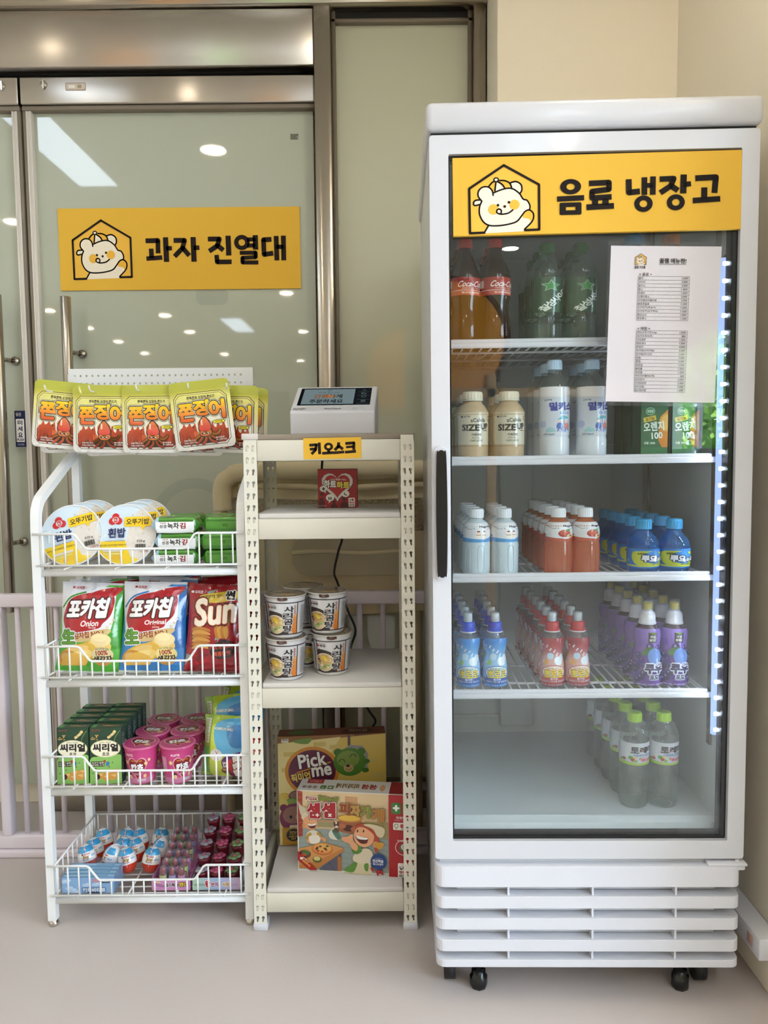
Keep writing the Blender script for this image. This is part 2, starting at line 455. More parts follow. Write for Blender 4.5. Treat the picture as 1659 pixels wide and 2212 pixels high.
struct('wall_side', b, M_wall)
for i, (y0, y1) in enumerate(((-6.0, -4.4), (-2.0, 1.8))):  # the longer window is unseen, put in to bring daylight from the side
    b = MB(); zs = 1.12 if i == 0 else .45
    for a0, a1 in ((y0, y0 + .05), (y1 - .05, y1), ((y0 + y1) / 2 - .03, (y0 + y1) / 2 + .03)): b.box(XR + .02, a0, zs, XR + .08, a1, 2.35)
    b.box(XR + .02, y0, zs, XR + .08, y1, zs + .05); b.box(XR + .02, y0, 2.3, XR + .08, y1, 2.35)
    struct('window_%d' % (i + 2), b, M_white)
struct('baseboard_right', MB().rbox(XW - .012, YW - .005, 0, XW + .02, YP, .085, .003), M_wall)
# the garden outside the far windows
struct('ground_outside', MB().box(XR + .15, -14, -.1, 14, 4, -.02), mat('garden_paving', '#8d8a84', .9))
M_leaf = mat('hedge_leaves', '#86b552', .7)
b = MB(); rnd = random.Random(3)
for k in range(5200):
    c = Vector((4.6 + rnd.gauss(0, .3), rnd.uniform(-11, -4.2), rnd.uniform(0, 3.4) + rnd.gauss(0, .12))); s_ = rnd.uniform(.06, .14)
    a = Vector((rnd.gauss(0, 1), rnd.gauss(0, 1), rnd.gauss(0, 1))).normalized() * s_; q = a.orthogonal().normalized() * s_ * .5
    b.add([c - a, c + q, c + a, c - q], [(0, 1, 2, 3)])
h = b.build('hedge', M_leaf); tag(h, 'leafy green garden hedge outside the side windows', 'hedge', kind='stuff')

# glass wall: everything is measured in x and z on its front face
def cuboid(name, x0, x1, z0, z1, y0, y1, m, parent=None, r=.002, kind=True):
    o = MB().rbox(x0, y0, z0, x1, y1, z1, r, 1).build(name, m, parent)
    if not parent and kind: o['kind'] = 'structure'
    return o
cuboid('trim_1', XL, .325, 2.484, 2.56, 2.36, 2.47, M_steel2)                 # bronze rail along the very top
cuboid('trim_2', XL, -.199, 2.316, 2.478, 2.375, 2.47, M_steel)               # broad stainless header
cuboid('trim_3', -.198, -.147, 0, 2.484, 2.37, 2.47, M_steel2)                # mullion between door and side pane
cuboid('trim_4', .281, .318, 0, 2.484, 2.37, 2.47, M_steel2)                  # post against the pillar
cuboid('trim_5', -1.0905, -.20, 0, .09, 2.385, 2.45, M_steel2)                # foot rail of the door
cuboid('header_gap_shade', XL, -.2, 2.295, 2.316, 2.43, 2.47, M_dark)                   # dark strip drawn for the shade in the gap under the header
cuboid('trim_7', -.147, .281, 0, .09, 2.385, 2.45, M_steel2)
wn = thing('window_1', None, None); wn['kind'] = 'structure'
MB().box(-.147, GY, .09, .281, GY + .012, 2.462).build('pane', mat('backlight_tinted_glass', '#c6c7b0', .03, spec=.6, mottle=.03), wn)  # paler copy of the door film; a glow from behind is put into its colour
b = MB()
for x0, x1, z0, z1 in ((-.147, -.134, .09, 2.484), (.268, .281, .09, 2.484), (-.147, .281, 2.45, 2.462)): b.rbox(x0, 2.40, z0, x1, 2.425, z1, .002, 1)
b.build('window_frame', M_brown, wn)
MB().box(-.134, 2.41, 2.4625, .268, 2.46, 2.484).build('window_head', M_dark, wn)

def door(name, x0, x1, side):
    d = thing(name, None, None); d['kind'] = 'structure'
    xs = x1 if side > 0 else x0                     # meeting edge
    MB().box(x0 + .008, GY, .08, x1 - .008, GY + .012, 2.24).build('pane', M_frost, d)
    MB().rbox(x0, 2.388, 2.215, x1, 2.452, 2.294, .004, 2).build('patch_rail', M_steel, d)
    MB().rbox(x0, 2.395, 2.20, x1, 2.445, 2.214, .002, 1).build('rail_lip', M_brown, d)
    s_ = -1 if side > 0 else 1
    MB().rbox(min(xs, xs + s_ * .010), 2.40, .09, max(xs, xs + s_ * .010), 2.445, 2.2, .001, 1).build('edge_strip', M_brown, d)
    b = MB(); e = xs + s_ * .010
    for k in range(3): b.rbox(min(e + s_ * .0055 * k, e + s_ * .0055 * (k + 1)), 2.398 + .002 * (k % 2), .09, max(e + s_ * .0055 * k, e + s_ * .0055 * (k + 1)), 2.44, 2.2, .001, 1)
    b.build('stile_trim', M_alu, d)
    return d
dr = door('door_1', -1.0905, -.199, -1)
dl = door('door_2', -2.0, -1.097, 1)
MB().box(-1.097, 2.43, .0, -1.0905, 2.45, 2.3).build('trim_8', M_dark)['kind'] = 'structure'
# lock, plate scar and dark bead on the door rails
for d, px_, py_ in ((dr, 94, 183), (dl, 4, 186)):
    p = at(px_, py_, 2.388)
    b = MB().lathe([(0, .004), (.009, .004), (.0105, .002), (.0105, -.002)], 20); b.box(-.0022, -.013, -.001, .0022, .013, .005)
    b.build('lock_cylinder', M_tubesteel, d, p, (PI / 2, 0, 0))
p = at(163, 187, 2.388); a = Art(50, 18); a.rect(0, 0, 50, 18, '#b5a596', 3); a.rect(2, 3, 48, 15, '#cfc4b6', 2); a.rect(8, 6, 24, 12, '#ece6dc', 2); a.rect(30, 5, 40, 13, '#a8987f', 2)
b = MB(); a.into(b, flat(.062, .024, 0)); b.build('glue_mark', M_paper, dr, p - Vector((0, .0003, .012)))
# the broad film figures on the glass
for cx, cy, r0, r1, nm in ((422, 1128, 75, 99, 'film_ring'),):
    c = at(cx, cy, GY); k = 2.35 / FPX
    a = Art(2, 2); a.poly(ellp(1, 1, 1, 1, 48), '#8f9484', [ellp(1, 1, r0 / r1, r0 / r1, 48)])
    b = MB(); a.into(b, flat(2 * r1 * k, 2 * r1 * k, 0, z0=-r1 * k), clip=False); b.build(nm, M_frost2, dr, (c.x, GY, c.z))
c = at(458, 640, GY); a = Art(70, 40); a.rect(0, 0, 70, 40, '#8f9484', 14)
b = MB(); a.into(b, flat(.1, .055, 0)); b.build('film_figure', M_frost2, dr, (c.x, GY, c.z - .027))
c = at(636, 302, GY); a = Art(20, 14); a.rect(0, 0, 20, 14, '#8a9080'); a.text('GLASS', 1, 1, 19, 4.5, '#33382f', .03)
for k in range(3): a.rect(1, 6 + k * 2.6, 15 + k, 7.2 + k * 2.6, '#3b4038')
b = MB(); a.into(b, flat(.026, .018, 0)); b.build('glass_mark', M_paper, dr, (c.x, GY, c.z))
# handles
def pull(name, px_, py0, py1, Y, stand, label, par):
    t_, b_ = at(px_, py0, Y), at(px_ + 24, py1, Y)
    x = t_.x; h = thing(name, label, None, (x, Y, 0)); h.parent = par
    MB().lathe([(0, b_.z), (.0145, b_.z), (.0155, b_.z + .001), (.0155, t_.z - .001), (.0145, t_.z), (0, t_.z)], 28).build('tube', M_tubesteel, h)
    for z in stand:
        MB().tube([(0, 0, z), (.022, GY - Y + .001, z)], .007, 12).tube([(.022, GY - Y - .012, z), (.022, GY - Y + .001, z)], .013, 16).build('standoff', M_tubesteel, h)
    return h
pull('handle', 141, 641, 1175, 2.355, (1.47, .93), 'brushed steel tube pull handle on the closed glass door', dr)
pull('handle', -9, 636, 1322, 2.355, (1.45, .88), 'brushed steel pull handle at the frame edge on the other glass door', dl)
# push sticker
p = at(51, 927, GY - .002)
a = Art(48, 160); a.rect(0, 0, 48, 160, '#22284f', 3); a.rect(5, 36, 43, 138, '#e9e6df', 3)
a.text('당신', 7, 8, 30, 24, '#e9e6df', .01); a.text('PUSH', 8, 122, 40, 134, '#22284f', .03)
for k, ch in enumerate('미세요'): a.text(ch, 13, 42 + k * 27, 35, 63 + k * 27, '#1d2244', .03)
a.text('어서오세요', 9, 144, 40, 154, '#c9c9d4')
b = MB(); a.into(b, flat(.0325, .113, 0)); b.box(-.01625, 0, 0, .01625, .002, .113, lin('#22284f'))
o = b.build('push_sticker', M_paper, None, (p.x, GY - .0025 - .0, p.z - .0565)); tag(o, 'navy push sticker with white Korean lettering on the glass door edge', 'sticker')
o.location.y = 2.396
# ceiling lights (some mirrored in the glass, others unseen and added as fill)
def downlight(x, y):
    t = thing('ceiling_downlight', 'round warm recessed downlight in the ceiling', 'downlight', (x, y, CZ), group='ceiling downlights')
    MB().lathe([(.074, .0), (.074, -.006), (.062, -.006), (.062, -.0)], 24).build('trim_ring', M_plastic, t)
    MB().lathe([(0, -.004), (.062, -.004)], 24).build('lens', M_down, t)
    return t
d0 = downlight(-.85, .85)
for x, y in ((-.92, -2.6), (-1.0, -4.9), (-2.4, -3.7), (-3.56, -4.5), (-2.42, -4.85), (-3.58, -5.6), (-3.6, -6.8), (-2.43, -7.0), (-1.36, -7.9), (-3.54, -3.36), (-2.42, -.3), (.58, 1.35), (1.25, .6), (.78, -2.9), (.8, -.9), (2.2, .3)):
    dup(d0, (x, y, CZ))
def panel(x0, x1, y0, y1):
    t = thing('ceiling_panel_light', 'long flat white light panel in the ceiling', 'ceiling light', ((x0 + x1) / 2, (y0 + y1) / 2, CZ), group='ceiling light panels')
    X, Y = (x1 - x0) / 2, (y1 - y0) / 2
    b = MB()
    for q in ((-X - .012, -Y - .012, X + .012, -Y), (-X - .012, Y, X + .012, Y + .012), (-X - .012, -Y, -X, Y), (X, -Y, X + .012, Y)): b.box(q[0], q[1], -.014, q[2], q[3], 0)
    b.build('frame', M_plastic, t)
    MB().box(-X, -Y, -.010, X, Y, -.002).build('diffuser', M_panel, t)
panel(-1.72, -1.50, .37, 1.57); panel(-1.84, -1.60, -4.84, -3.87); panel(.50, .74, -1.9, -.1); panel(-3.4, -3.18, .37, 1.57); panel(1.4, 1.64, -1.9, .1); panel(2.3, 2.54, -1.9, .1)  # the panels on the fridge side are unseen, added as fill light
# a round orange play panel behind the viewer, seen mirrored in the fridge door
t = thing('play_panel', 'round orange play panel on a wooden stand behind the viewer', 'toy', (.24, -1.9, 0))
bm_flip_outward(MB().tube([(.40 * math.cos(a), 0, 1.86 + .40 * math.sin(a)) for a in [2 * PI * k / 40 for k in range(40)]], .022, 8, closed=True).build('rim', mat('brown_rim', '#4a2d12', .5), t))
bm_flip_outward(MB().prism(ellp(0, 1.86, .39, .39, 40), -.012, .012, 'y').build('disc', mat('orange_board', '#ee9a1c', .5), t))
for sx in (-.3, .3): MB().rbox(sx - .03, -.03, 0, sx + .03, .03, 1.65, .005).build('post', mat('pine', '#c79a62', .6), t)
MB().rbox(-.34, -.034, 1.5, 1.2, -.03 + .06, 1.56, .004).build('beam', bpy.data.materials['pine'], t)
# ------------------------------------------------------------------ hand-lettered sign words (traced strokes)
def word(a, strokes, sx, sy, ox, oy, col, w=48):
    lay = None
    for s_ in strokes:
        k = s_[0]
        T = lambda p: (ox + p[0] * sx, oy + p[1] * sy)
        if k == 'l': lay = a.line([T(p) for p in s_[2]], (s_[1] or w) * sx, col, cap=False, lay=lay)
        if k == 'o':
            cx, cy, rx, ry, ix, iy = s_[1]; c = T((cx, cy)); lay = a.poly(ellp(c[0], c[1], rx * sx, ry * sy, 28), col, [ellp(c[0], c[1], ix * sx, iy * sy, 24)], lay)
        if k == 'b':
            x0, y0, x1, y1, hx0, hy0, hx1, hy1 = s_[1]; q, h = rrect(x0, y0, x1, y1, 14), rrect(hx0, hy0, hx1, hy1, 2)
            lay = a.poly([T(p) for p in q], col, [[T(p) for p in h]], lay)
SNACK = [('l', 0, [(60, 140), (188, 137), (186, 265)]), ('l', 0, [(115, 218), (118, 312)]), ('l', 44, [(63, 318), (228, 307)]), ('l', 54, [(267, 106), (271, 352)]), ('l', 44, [(271, 217), (330, 215)]),
    ('l', 0, [(350, 138), (464, 138), (440, 215), (355, 299)]), ('l', 0, [(440, 210), (508, 292)]), ('l', 54, [(552, 106), (556, 352)]), ('l', 44, [(556, 215), (615, 212)]),
    ('l', 0, [(705, 128), (825, 128), (800, 195), (715, 250)]), ('l', 0, [(800, 190), (862, 240)]), ('l', 54, [(914, 96), (918, 293)]), ('l', 46, [(790, 287), (795, 357), (945, 357)]),
    ('o', (1055, 165, 80, 76, 34, 33)), ('l', 54, [(1195, 93), (1197, 237)]), ('l', 40, [(1110, 135), (1195, 135)]), ('l', 40, [(1110, 196), (1195, 196)]), ('l', 40, [(1032, 268), (1196, 268), (1196, 312), (1057, 320), (1057, 364), (1222, 366)]),
    ('l', 48, [(1362, 136), (1279, 140), (1283, 287), (1378, 274)]), ('l', 50, [(1411, 103), (1415, 347)]), ('l', 50, [(1486, 100), (1486, 347)]), ('l', 44, [(1411, 212), (1486, 212)])]
DRINK = [('o', (187, 152, 97, 72, 38, 30)), ('l', 50, [(62, 265), (312, 258)]), ('b', (85, 300, 287, 416, 143, 342, 232, 373)),
    ('l', 52, [(356, 126), (540, 122), (540, 186), (385, 202), (385, 264), (565, 257)]), ('l', 54, [(333, 349), (587, 342)]), ('l', 56, [(413, 280), (413, 335)]), ('l', 58, [(509, 270), (509, 335)]),
    ('l', 54, [(721, 97), (724, 221), (825, 213)]), ('l', 52, [(866, 83), (866, 248)]), ('l', 52, [(945, 77), (943, 248)]), ('l', 45, [(866, 160), (945, 160)]), ('o', (858, 330, 85, 77, 36, 33)),
    ('l', 52, [(1005, 105), (1135, 102), (1108, 170), (1012, 232)]), ('l', 52, [(1108, 168), (1175, 215)]), ('l', 58, [(1225, 67), (1222, 243)]), ('l', 48, [(1225, 160), (1293, 155)]), ('o', (1155, 325, 83, 75, 35, 32)),
    ('l', 54, [(1332, 105), (1520, 100), (1508, 247)]), ('l', 56, [(1415, 193), (1415, 305)]), ('l', 52, [(1310, 313), (1562, 303)])]
KIOSK = [('l', 24, [(628, 683), (688, 680), (680, 722), (645, 757)]), ('l', 22, [(632, 716), (684, 713)]), ('l', 25, [(711, 662), (713, 759)]), ('o', (788, 698, 38, 33, 16, 13)), ('l', 24, [(788, 722), (788, 750)]), ('l', 23, [(733, 752), (832, 748)]),
    ('l', 25, [(875, 664), (868, 700), (838, 728)]), ('l', 25, [(868, 690), (908, 722)]), ('l', 23, [(830, 750), (918, 744)]), ('l', 24, [(928, 675), (1000, 671), (997, 730)]), ('l', 20, [(933, 705), (998, 701)]), ('l', 23, [(923, 747), (1015, 741)])]
DARK = '#1c1210'
def bear(a, k, ox, oy, lines=True):
    T = lambda pts: [(ox + x * k, oy + y * k) for x, y in pts]
    L = lambda pts, w, cl=False, sm=True, col=DARK: a.line(smooth(T(pts), cl) if sm else T(pts), w * k, col, closed=cl)
    W = '#f0e4cd'; O = '#ecb544'
    a.poly(T([(812, 95), (1505, 500), (1507, 1410), (130, 1445), (122, 545)]), '#edb848')
    a.poly(smooth(T([(510, 520), (655, 405), (790, 405), (930, 470), (970, 570), (800, 570), (620, 640)]), True, 4), O)
    a.poly(T([(650, 600), (660, 420), (740, 470), (830, 560)]), W)
    a.poly(smooth(T([(1060, 430), (1150, 480), (1160, 590), (1120, 670), (1000, 600), (940, 480)]), True, 4), W)
    a.poly(smooth(T([(210, 840), (240, 790), (320, 770), (350, 850), (250, 890)]), True, 4), W)
    body = [(420, 1452), (450, 1360), (500, 1290), (800, 1250), (1100, 1190), (1200, 1060), (1320, 1005), (1395, 1080), (1390, 1180), (1330, 1290), (1215, 1390), (1225, 1430)]
    a.poly(T(body), W)
    a.poly(smooth(T([(1180, 1150), (1200, 1060), (1310, 1005), (1390, 1090), (1350, 1240), (1310, 1190), (1240, 1170)]), True, 4), O)
    head = [(350, 830), (318, 950), (330, 1090), (400, 1220), (510, 1290), (680, 1305), (900, 1280), (1060, 1230), (1150, 1130), (1220, 1045), (1315, 1000), (1320, 910), (1270, 810), (1185, 780), (1130, 680), (1040, 605), (950, 565), (800, 575), (600, 650), (580, 580), (480, 515), (370, 540), (300, 640), (320, 750), (372, 800)]
    a.poly(T(head), W)
    for p in ([(372, 800), (300, 700), (310, 590), (390, 520), (500, 520), (575, 590), (597, 690)], [(597, 645), (780, 575), (960, 560), (1110, 660), (1190, 780), (1270, 810), (1325, 920), (1312, 1010)],
              [(372, 800), (325, 920), (325, 1070), (400, 1220), (520, 1295), (700, 1305), (900, 1280), (1060, 1230), (1150, 1130), (1230, 1030), (1320, 1005), (1395, 1090), (1370, 1230), (1215, 1390)],
              [(930, 450), (1050, 425), (1150, 490), (1165, 600), (1125, 670)], [(510, 510), (580, 430), (655, 400)], [(730, 395), (840, 405), (930, 460), (970, 570)], [(655, 420), (632, 600)], [(690, 415), (780, 480), (830, 560)], [(340, 775), (240, 785), (205, 840), (230, 885), (320, 870)], [(500, 1300), (415, 1440)]): L(p, 32)
    a.ring(ox + 658 * k, oy + 380 * k, 58 * k, 50 * k, 28 * k, DARK); a.ell(ox + 658 * k, oy + 380 * k, 30 * k, 24 * k, W)
    a.ell(ox + 600 * k, oy + 975 * k, 105 * k, 105 * k, O); a.ell(ox + 1020 * k, oy + 890 * k, 100 * k, 100 * k, O)
    for x, y in ((690, 893), (908, 840), (825, 922)): a.ell(ox + x * k, oy + y * k, 27 * k, 27 * k, DARK)
    L([(660, 1035), (720, 1070), (800, 1075), (900, 1055), (985, 995)], 30); L([(665, 1030), (670, 990), (715, 970), (755, 1000), (750, 1055)], 30); a.ell(ox + 708 * k, oy + 1022 * k, 30 * k, 26 * k, W)
    L([(415, 1440), (130, 1445), (122, 545), (812, 95), (1505, 500), (1507, 1405), (1225, 1412)], 48, sm=False)
def sign_board(name, label, W, H, fill, loc, rot, thick=.004):
    b = MB().box(-W / 2, 0, 0, W / 2, thick, H, lin('#deb040')); fill.into(b, flat(W, H, 0), step=4e-5)
    o = b.build(name, M_paper, None, loc, rot); return tag(o, label, 'sign', 'yellow lettered signs')
# the snack sign on the glass door: art in photograph pixels of its own board
p0, p1 = at(123, 450, 2.412), at(650, 622.5, 2.412)
a = Art(527, 173); a.rect(0, 0, 527, 173, '#e4b440')
bear(a, 1 / 10.95, 19.5, 17); word(a, SNACK, 1 / 4.74, 1 / 4.74, 177, 40, '#1d120f')
sign_board('snack_sign', 'yellow sign with bear emblem and snack lettering on the glass door', p1.x - p0.x, p0.z - p1.z, a, ((p0.x + p1.x) / 2, 2.4155, p1.z), (0, 0, 0))

# ------------------------------------------------------------------ the drinks fridge
FX, FY, FYAW, FROLL = .416, 1.503, math.radians(-1.3), math.radians(-.25)
fr = thing('drinks_fridge', 'tall white drinks fridge with a single glass door', 'refrigerator', (FX, FY, 0))
fr.rotation_euler = (0, FROLL, FYAW)
HW = .3155
def fz(y, Y=1.505): return at(1260, y, Y).z
b = MB()
b.box(-HW, .048, .085, -HW + .03, .60, 1.766); b.box(HW - .03, .048, .085, HW, .60, 1.766)
b.box(-HW + .03, .57, .085, HW - .03, .60, 1.766); b.box(-HW + .03, .06, .085, HW - .03, .57, .33); b.box(-HW, .048, 1.735, HW, .60, 1.766)
b.build('cabinet', M_fridge, fr)
b = MB()                                         # inner lining with the sloping front sill and evaporator duct
x0, x1 = -HW + .0305, HW - .0305
b.box(x0, .075, .3305, x1, .5695, .372); b.box(x0, .565, .372, x1, .5695, 1.7345); b.box(x0, .062, .372, x0 + .004, .5655, 1.7345); b.box(x1 - .004, .062, .372, x1, .5655, 1.7345); b.box(x0, .075, 1.729, x1, .565, 1.7345)
b.prism([(.048, .331), (.078, .331), (.078, .371), (.06, .362), (.05, .345)], x0, x1, 'x')
b.build('inner_lining', M_liner, fr)
MB().rbox(-.11, .545, .395, -.02, .5645, 1.66, .004).build('air_duct', M_liner, fr)
MB().rbox(-.24, .555, .415, -.112, .5645, .425, .002).build('drain_ledge', M_liner, fr)
for x in (-.12, -.012):
    MB().lathe([(0, .004), (.004, .003), (.005, 0)], 10).build('duct_screw', M_tubesteel, fr, (x, .5645 if x < -.11 else .5645, .56), (PI / 2, 0, 0))
bm_flip_outward(MB().rbox(-HW - .006, -.004, 1.768, HW + .006, .60, 1.822, .012, 3).build('top_fascia', M_fridge, fr))
MB().box(-HW + .004, .01, 1.7605, HW - .004, .05, 1.768).build('shadow_gap', M_dark, fr)
# door: four rails, gasket, pane
DZ0, DZ1 = .314, 1.7605
OX0, OX1, OZ0, OZ1 = -.2785, .2815, .3525, 1.7245
b = MB()
b.prism(rrect(-HW, DZ0, HW, DZ1, .006, 3), 0, .040, 'y', holes=[rrect(OX0, OZ0, OX1, OZ1, .002, 1)[::-1]])
dro = b.build('door_frame', M_fridge, fr); bm_flip_outward(dro)
bv = dro.modifiers.new('b', 'BEVEL'); bv.width = .0022; bv.segments = 2; bv.limit_method = 'ANGLE'
b = MB()
for q in ((OX0, OZ0, OX1, OZ0 + .007), (OX0, OZ1 - .007, OX1, OZ1), (OX0, OZ0 + .007, OX0 + .004, OZ1 - .007), (OX1 - .011, OZ0 + .007, OX1, OZ1 - .007)): b.box(q[0] + .0004, .010, q[1] + .0004, q[2] - .0004, .039, q[3] - .0004)
b.build('gasket', M_black, fr)
MB().box(OX0 + .002, .012, OZ0 + .002, OX1 - .002, .018, OZ1 - .002).build('glass_pane', M_glass, fr)
b = MB().box(-HW + .003, .041, DZ0 + .01, -HW + .012, .047, DZ1 - .005); b.box(HW - .012, .041, DZ0 + .01, HW - .003, .047, DZ1 - .005); b.box(-HW + .003, .041, DZ1 - .014, HW - .003, .047, DZ1 - .004)
b.build('door_seal', M_dark, fr)
# long black handle in its white bezel
hz0, hz1 = fz(1242), fz(968); hx = -HW + .0185
b = MB()
pr = [(hx + x, z) for x, z in smooth([(-.0095, hz0 + .012), (-.0055, hz0 + .003), (0, hz0), (.0055, hz0 + .003), (.0095, hz0 + .012), (.0112, (hz0 + hz1) / 2), (.0095, hz1 - .012), (.0055, hz1 - .003), (0, hz1), (-.0055, hz1 - .003), (-.0095, hz1 - .012), (-.0112, (hz0 + hz1) / 2)], True, 4)]
b.prism(pr, -.016, -.004, 'y'); hd = b.build('handle', M_black, fr); bm_flip_outward(hd); bv = hd.modifiers.new('b', 'BEVEL'); bv.width = .004; bv.segments = 3; bv.limit_method = 'ANGLE'; bv.angle_limit = 1.0
b = MB().prism(rrect(hx - .0155, hz0 - .007, hx + .0155, hz1 + .008, .0155, 6), -.005, .001, 'y'); bz = b.build('handle_bezel', M_plastic, fr); bm_flip_outward(bz)
# hinge
b = MB().rbox(HW - .075, -.010, .303, HW + .004, .03, .3085, .001, 1); b.rbox(HW - .03, -.006, .292, HW + .002, .03, .3028, .002, 1); b.lathe([(0, .3005), (.005, .3005), (.005, .312), (0, .312)], 12, (HW - .012, .004))
b.build('hinge', M_plastic, fr)
# base grille
def gz(y): return fz(y, 1.495)
def plan(x0, x1, y0, y1, r): return rrect(x0, y0, x1, y1, r, 5)
b = MB().box(-HW + .01, .012, gz(1874), HW - .012, .05, .3135); b.build('base_recess', M_fridge, fr)
def slat(name, za, zb, y0=-.008, depth=.075, r=.018):
    m_ = MB().prism(plan(-HW + .0005, HW - .006, y0, y0 + depth, r), za, zb, 'z'); o = m_.build(name, M_plastic, fr); bm_flip_outward(o)
    v = o.modifiers.new('b', 'BEVEL'); v.width = .002; v.segments = 2; v.limit_method = 'ANGLE'; v.angle_limit = .9; return o
slat('grille_header', gz(1917), gz(1872))
ys = [(1937, 1963), (1984, 2009), (2031, 2056), (2074, 2090)]
for i, (ya, yb) in enumerate(ys): slat('slat', gz(yb), gz(ya))
prev = gz(1917)
for ya, yb in ys:
    za = gz(ya)
    MB().rbox(-HW + .045, .016, za + .001, HW - .05, .03, prev - .008, .002, 1).build('louver', M_plastic, fr)
    for x in (-.165, .008, .178): MB().box(x - .002, -.004, za + .0002, x + .002, .016, prev - .0002).build('divider', M_plastic, fr)
    prev = gz(yb)
MB().box(-HW + .012, .034, .088, HW - .02, .058, gz(1874)).build('grille_back', M_dark, fr)
for x, y in ((-.222, .052), (.21, .052)):
    b = MB().lathe([(0, 0), (.017, 0), (.019, .006), (.019, .026), (.015, .03), (.015, .04), (.006, .04), (.006, .09), (0, .09)], 8, (x, y)); b.build('levelling_foot', M_black, fr)
for x, y in ((-.283, .082), (.258, .080), (-.283, .52), (.258, .52)):
    b = MB().tube([(x - .012, y, .0265), (x + .012, y, .0265)], .0262, 20); b.box(x - .02, y - .018, .05, x + .02, y + .018, .088); b.build('caster', M_rubber, fr)
# wire shelves, uprights, light strip
def shelf(z):
    s_ = bpy.data.objects.new('wire_shelf', None); COL.objects.link(s_); s_.parent = fr; s_.location = (0, 0, z)
    X0, X1 = -.272, .266
    b = MB().rbox(X0 - .008, .058, -.006, X1 + .010, .066, .006, .003, 2); b.rbox(X0, .062, .0, X1 - .004, .070, .013, .003, 2)
    b.build('shelf_front_bar', M_plastic, s_)
    b = MB()
    for y in (.16, .30, .44): b.tube([(X0, y, -.003), (X1, y, -.003)], .0028, 6)
    n = 27
    for k in range(n): x = X0 + .008 + (X1 - X0 - .016) * k / (n - 1); b.tube([(x, .066, .001), (x, .50, .001)], .0021, 6)
    b.tube([(X0, .066, 0), (X0, .50, 0)], .003, 6).tube([(X1, .066, 0), (X1, .50, 0)], .003, 6).tube([(X0, .50, 0), (X1, .50, 0)], .003, 6)
    b.tube([(X0, .50, 0), (X0, .515, .035), (X1, .515, .035), (X1, .50, 0)], .0028, 6)
    o = b.build('shelf_wires', M_plastic, s_); o['kind'] = 'stuff'
    return s_
SHELF_Z = [fz(738, 1.565) - .004, fz(992, 1.565) - .004, fz(1246, 1.565) - .004, fz(1498, 1.565) - .004]
for z in SHELF_Z: shelf(z)
for x, s_ in ((-HW + .036, 1), (HW - .036, -1)):
    for y in (.085, .50): MB().box(x - .003, y, .52, x + .003, y + .018, 1.72).build('shelf_track', M_tubesteel, fr)
lt, lb = fz(560, 1.54), fz(1592, 1.54); lx = HW - .0425
st = MB().tube([(lx, .052, lb), (lx, .052, lt)], .0085, 16).build('led_strip', M_ledtube, fr)
n = 29; b = MB()
for k in range(n): z = lb + .012 + (lt - lb - .024) * k / (n - 1); b.rbox(lx - .0055, .0405, z - .0035, lx + .0045, .0445, z + .0035, .001, 1)
o = b.build('led_diodes', M_led, st)
MB().rbox(lx + .007, .046, lb - .01, lx + .0125, .075, lt + .01, .001, 1).build('strip_holder', M_tubesteel, fr)

# drinks sign and price sheet on the door
Wd, Hd = at(1604, 400, 1.49).x - at(977, 400, 1.51).x, fz(319, 1.5) - fz(489, 1.5)
a = Art(625, 173); a.rect(0, 0, 625, 173, '#deb040')
bear(a, 1 / 9.1, 22, 9); word(a, DRINK, 1 / 4.254, 1 / 4.254, 212, 35, '#18100d')
FM = Matrix.Translation((FX, FY, 0)) @ Matrix.Rotation(FYAW, 4, 'Z') @ Matrix.Rotation(FROLL, 4, 'Y')
q = FM @ Vector((OX0 + .009 + Wd / 2, -.0002, fz(501.5, 1.5)))
sign_board('drinks_sign', 'yellow sign with bear emblem and drinks lettering on the fridge door', Wd, Hd, a, q, (0, FROLL - .006, FYAW), .009)
a = Art(1240, 1735); a.rect(0, 0, 1240, 1735, '#e4dfe0')
def mz(x, y): return x, y
bear(a, .092, 262, 78); a.text('꿀잼 키즈룸', 272, 220, 392, 252, '#222222', .03)
a.text('꿀잼 메뉴판!', 548, 135, 850, 190, '#1d1d1f', .03); a.rect(548, 197, 850, 201, '#1d1d1f')
def table(title, tx, ty, x0, x1, y0, rows, rh):
    lay = a.text(title, tx, ty, tx + 145, ty + 36, '#2a2a2c', .015)
    L = None
    for k in range(len(rows) + 1): L = a.rect(x0, y0 + k * rh - 1.5, x1, y0 + k * rh + 1.5, '#333335', lay=L)
    for x in (x0, x1): a.rect(x - 1.5, y0, x + 1.5, y0 + rh * len(rows), '#333335', lay=L)
    t = None
    for k, (n_, pr_) in enumerate(rows):
        yy = y0 + k * rh
        t = a.text(n_, x0 + 6, yy + 8, x0 + 6 + 26 * sum(.45 if ord(c) < 300 else 1 for c in n_), yy + rh - 7, '#2c2c30', .012, lay=t)
        t = a.text(pr_, x1 - 18 - 13.5 * len(pr_), yy + 9, x1 - 18, yy + rh - 9, '#2c2c30', .01, lay=t)
table('< 음료 >', 325, 295, 316, 893, 336, [('콜라', '2,000'), ('사이다', '2,000'), ('밀키스', '2,000'), ('탐스', '1,800'), ('토레타', '1,600'), ('오렌지쥬스', '2,000'), ('아카페라카페라떼', '2,000'), ('뽀로로음료', '1,200'), ('모구모구(복숭아)', '1,500'), ('모구모구(요구루트)', '1,500'), ('뿌요소다', '1,000'), ('쿠우쥬스', '1,200')], 40.5)
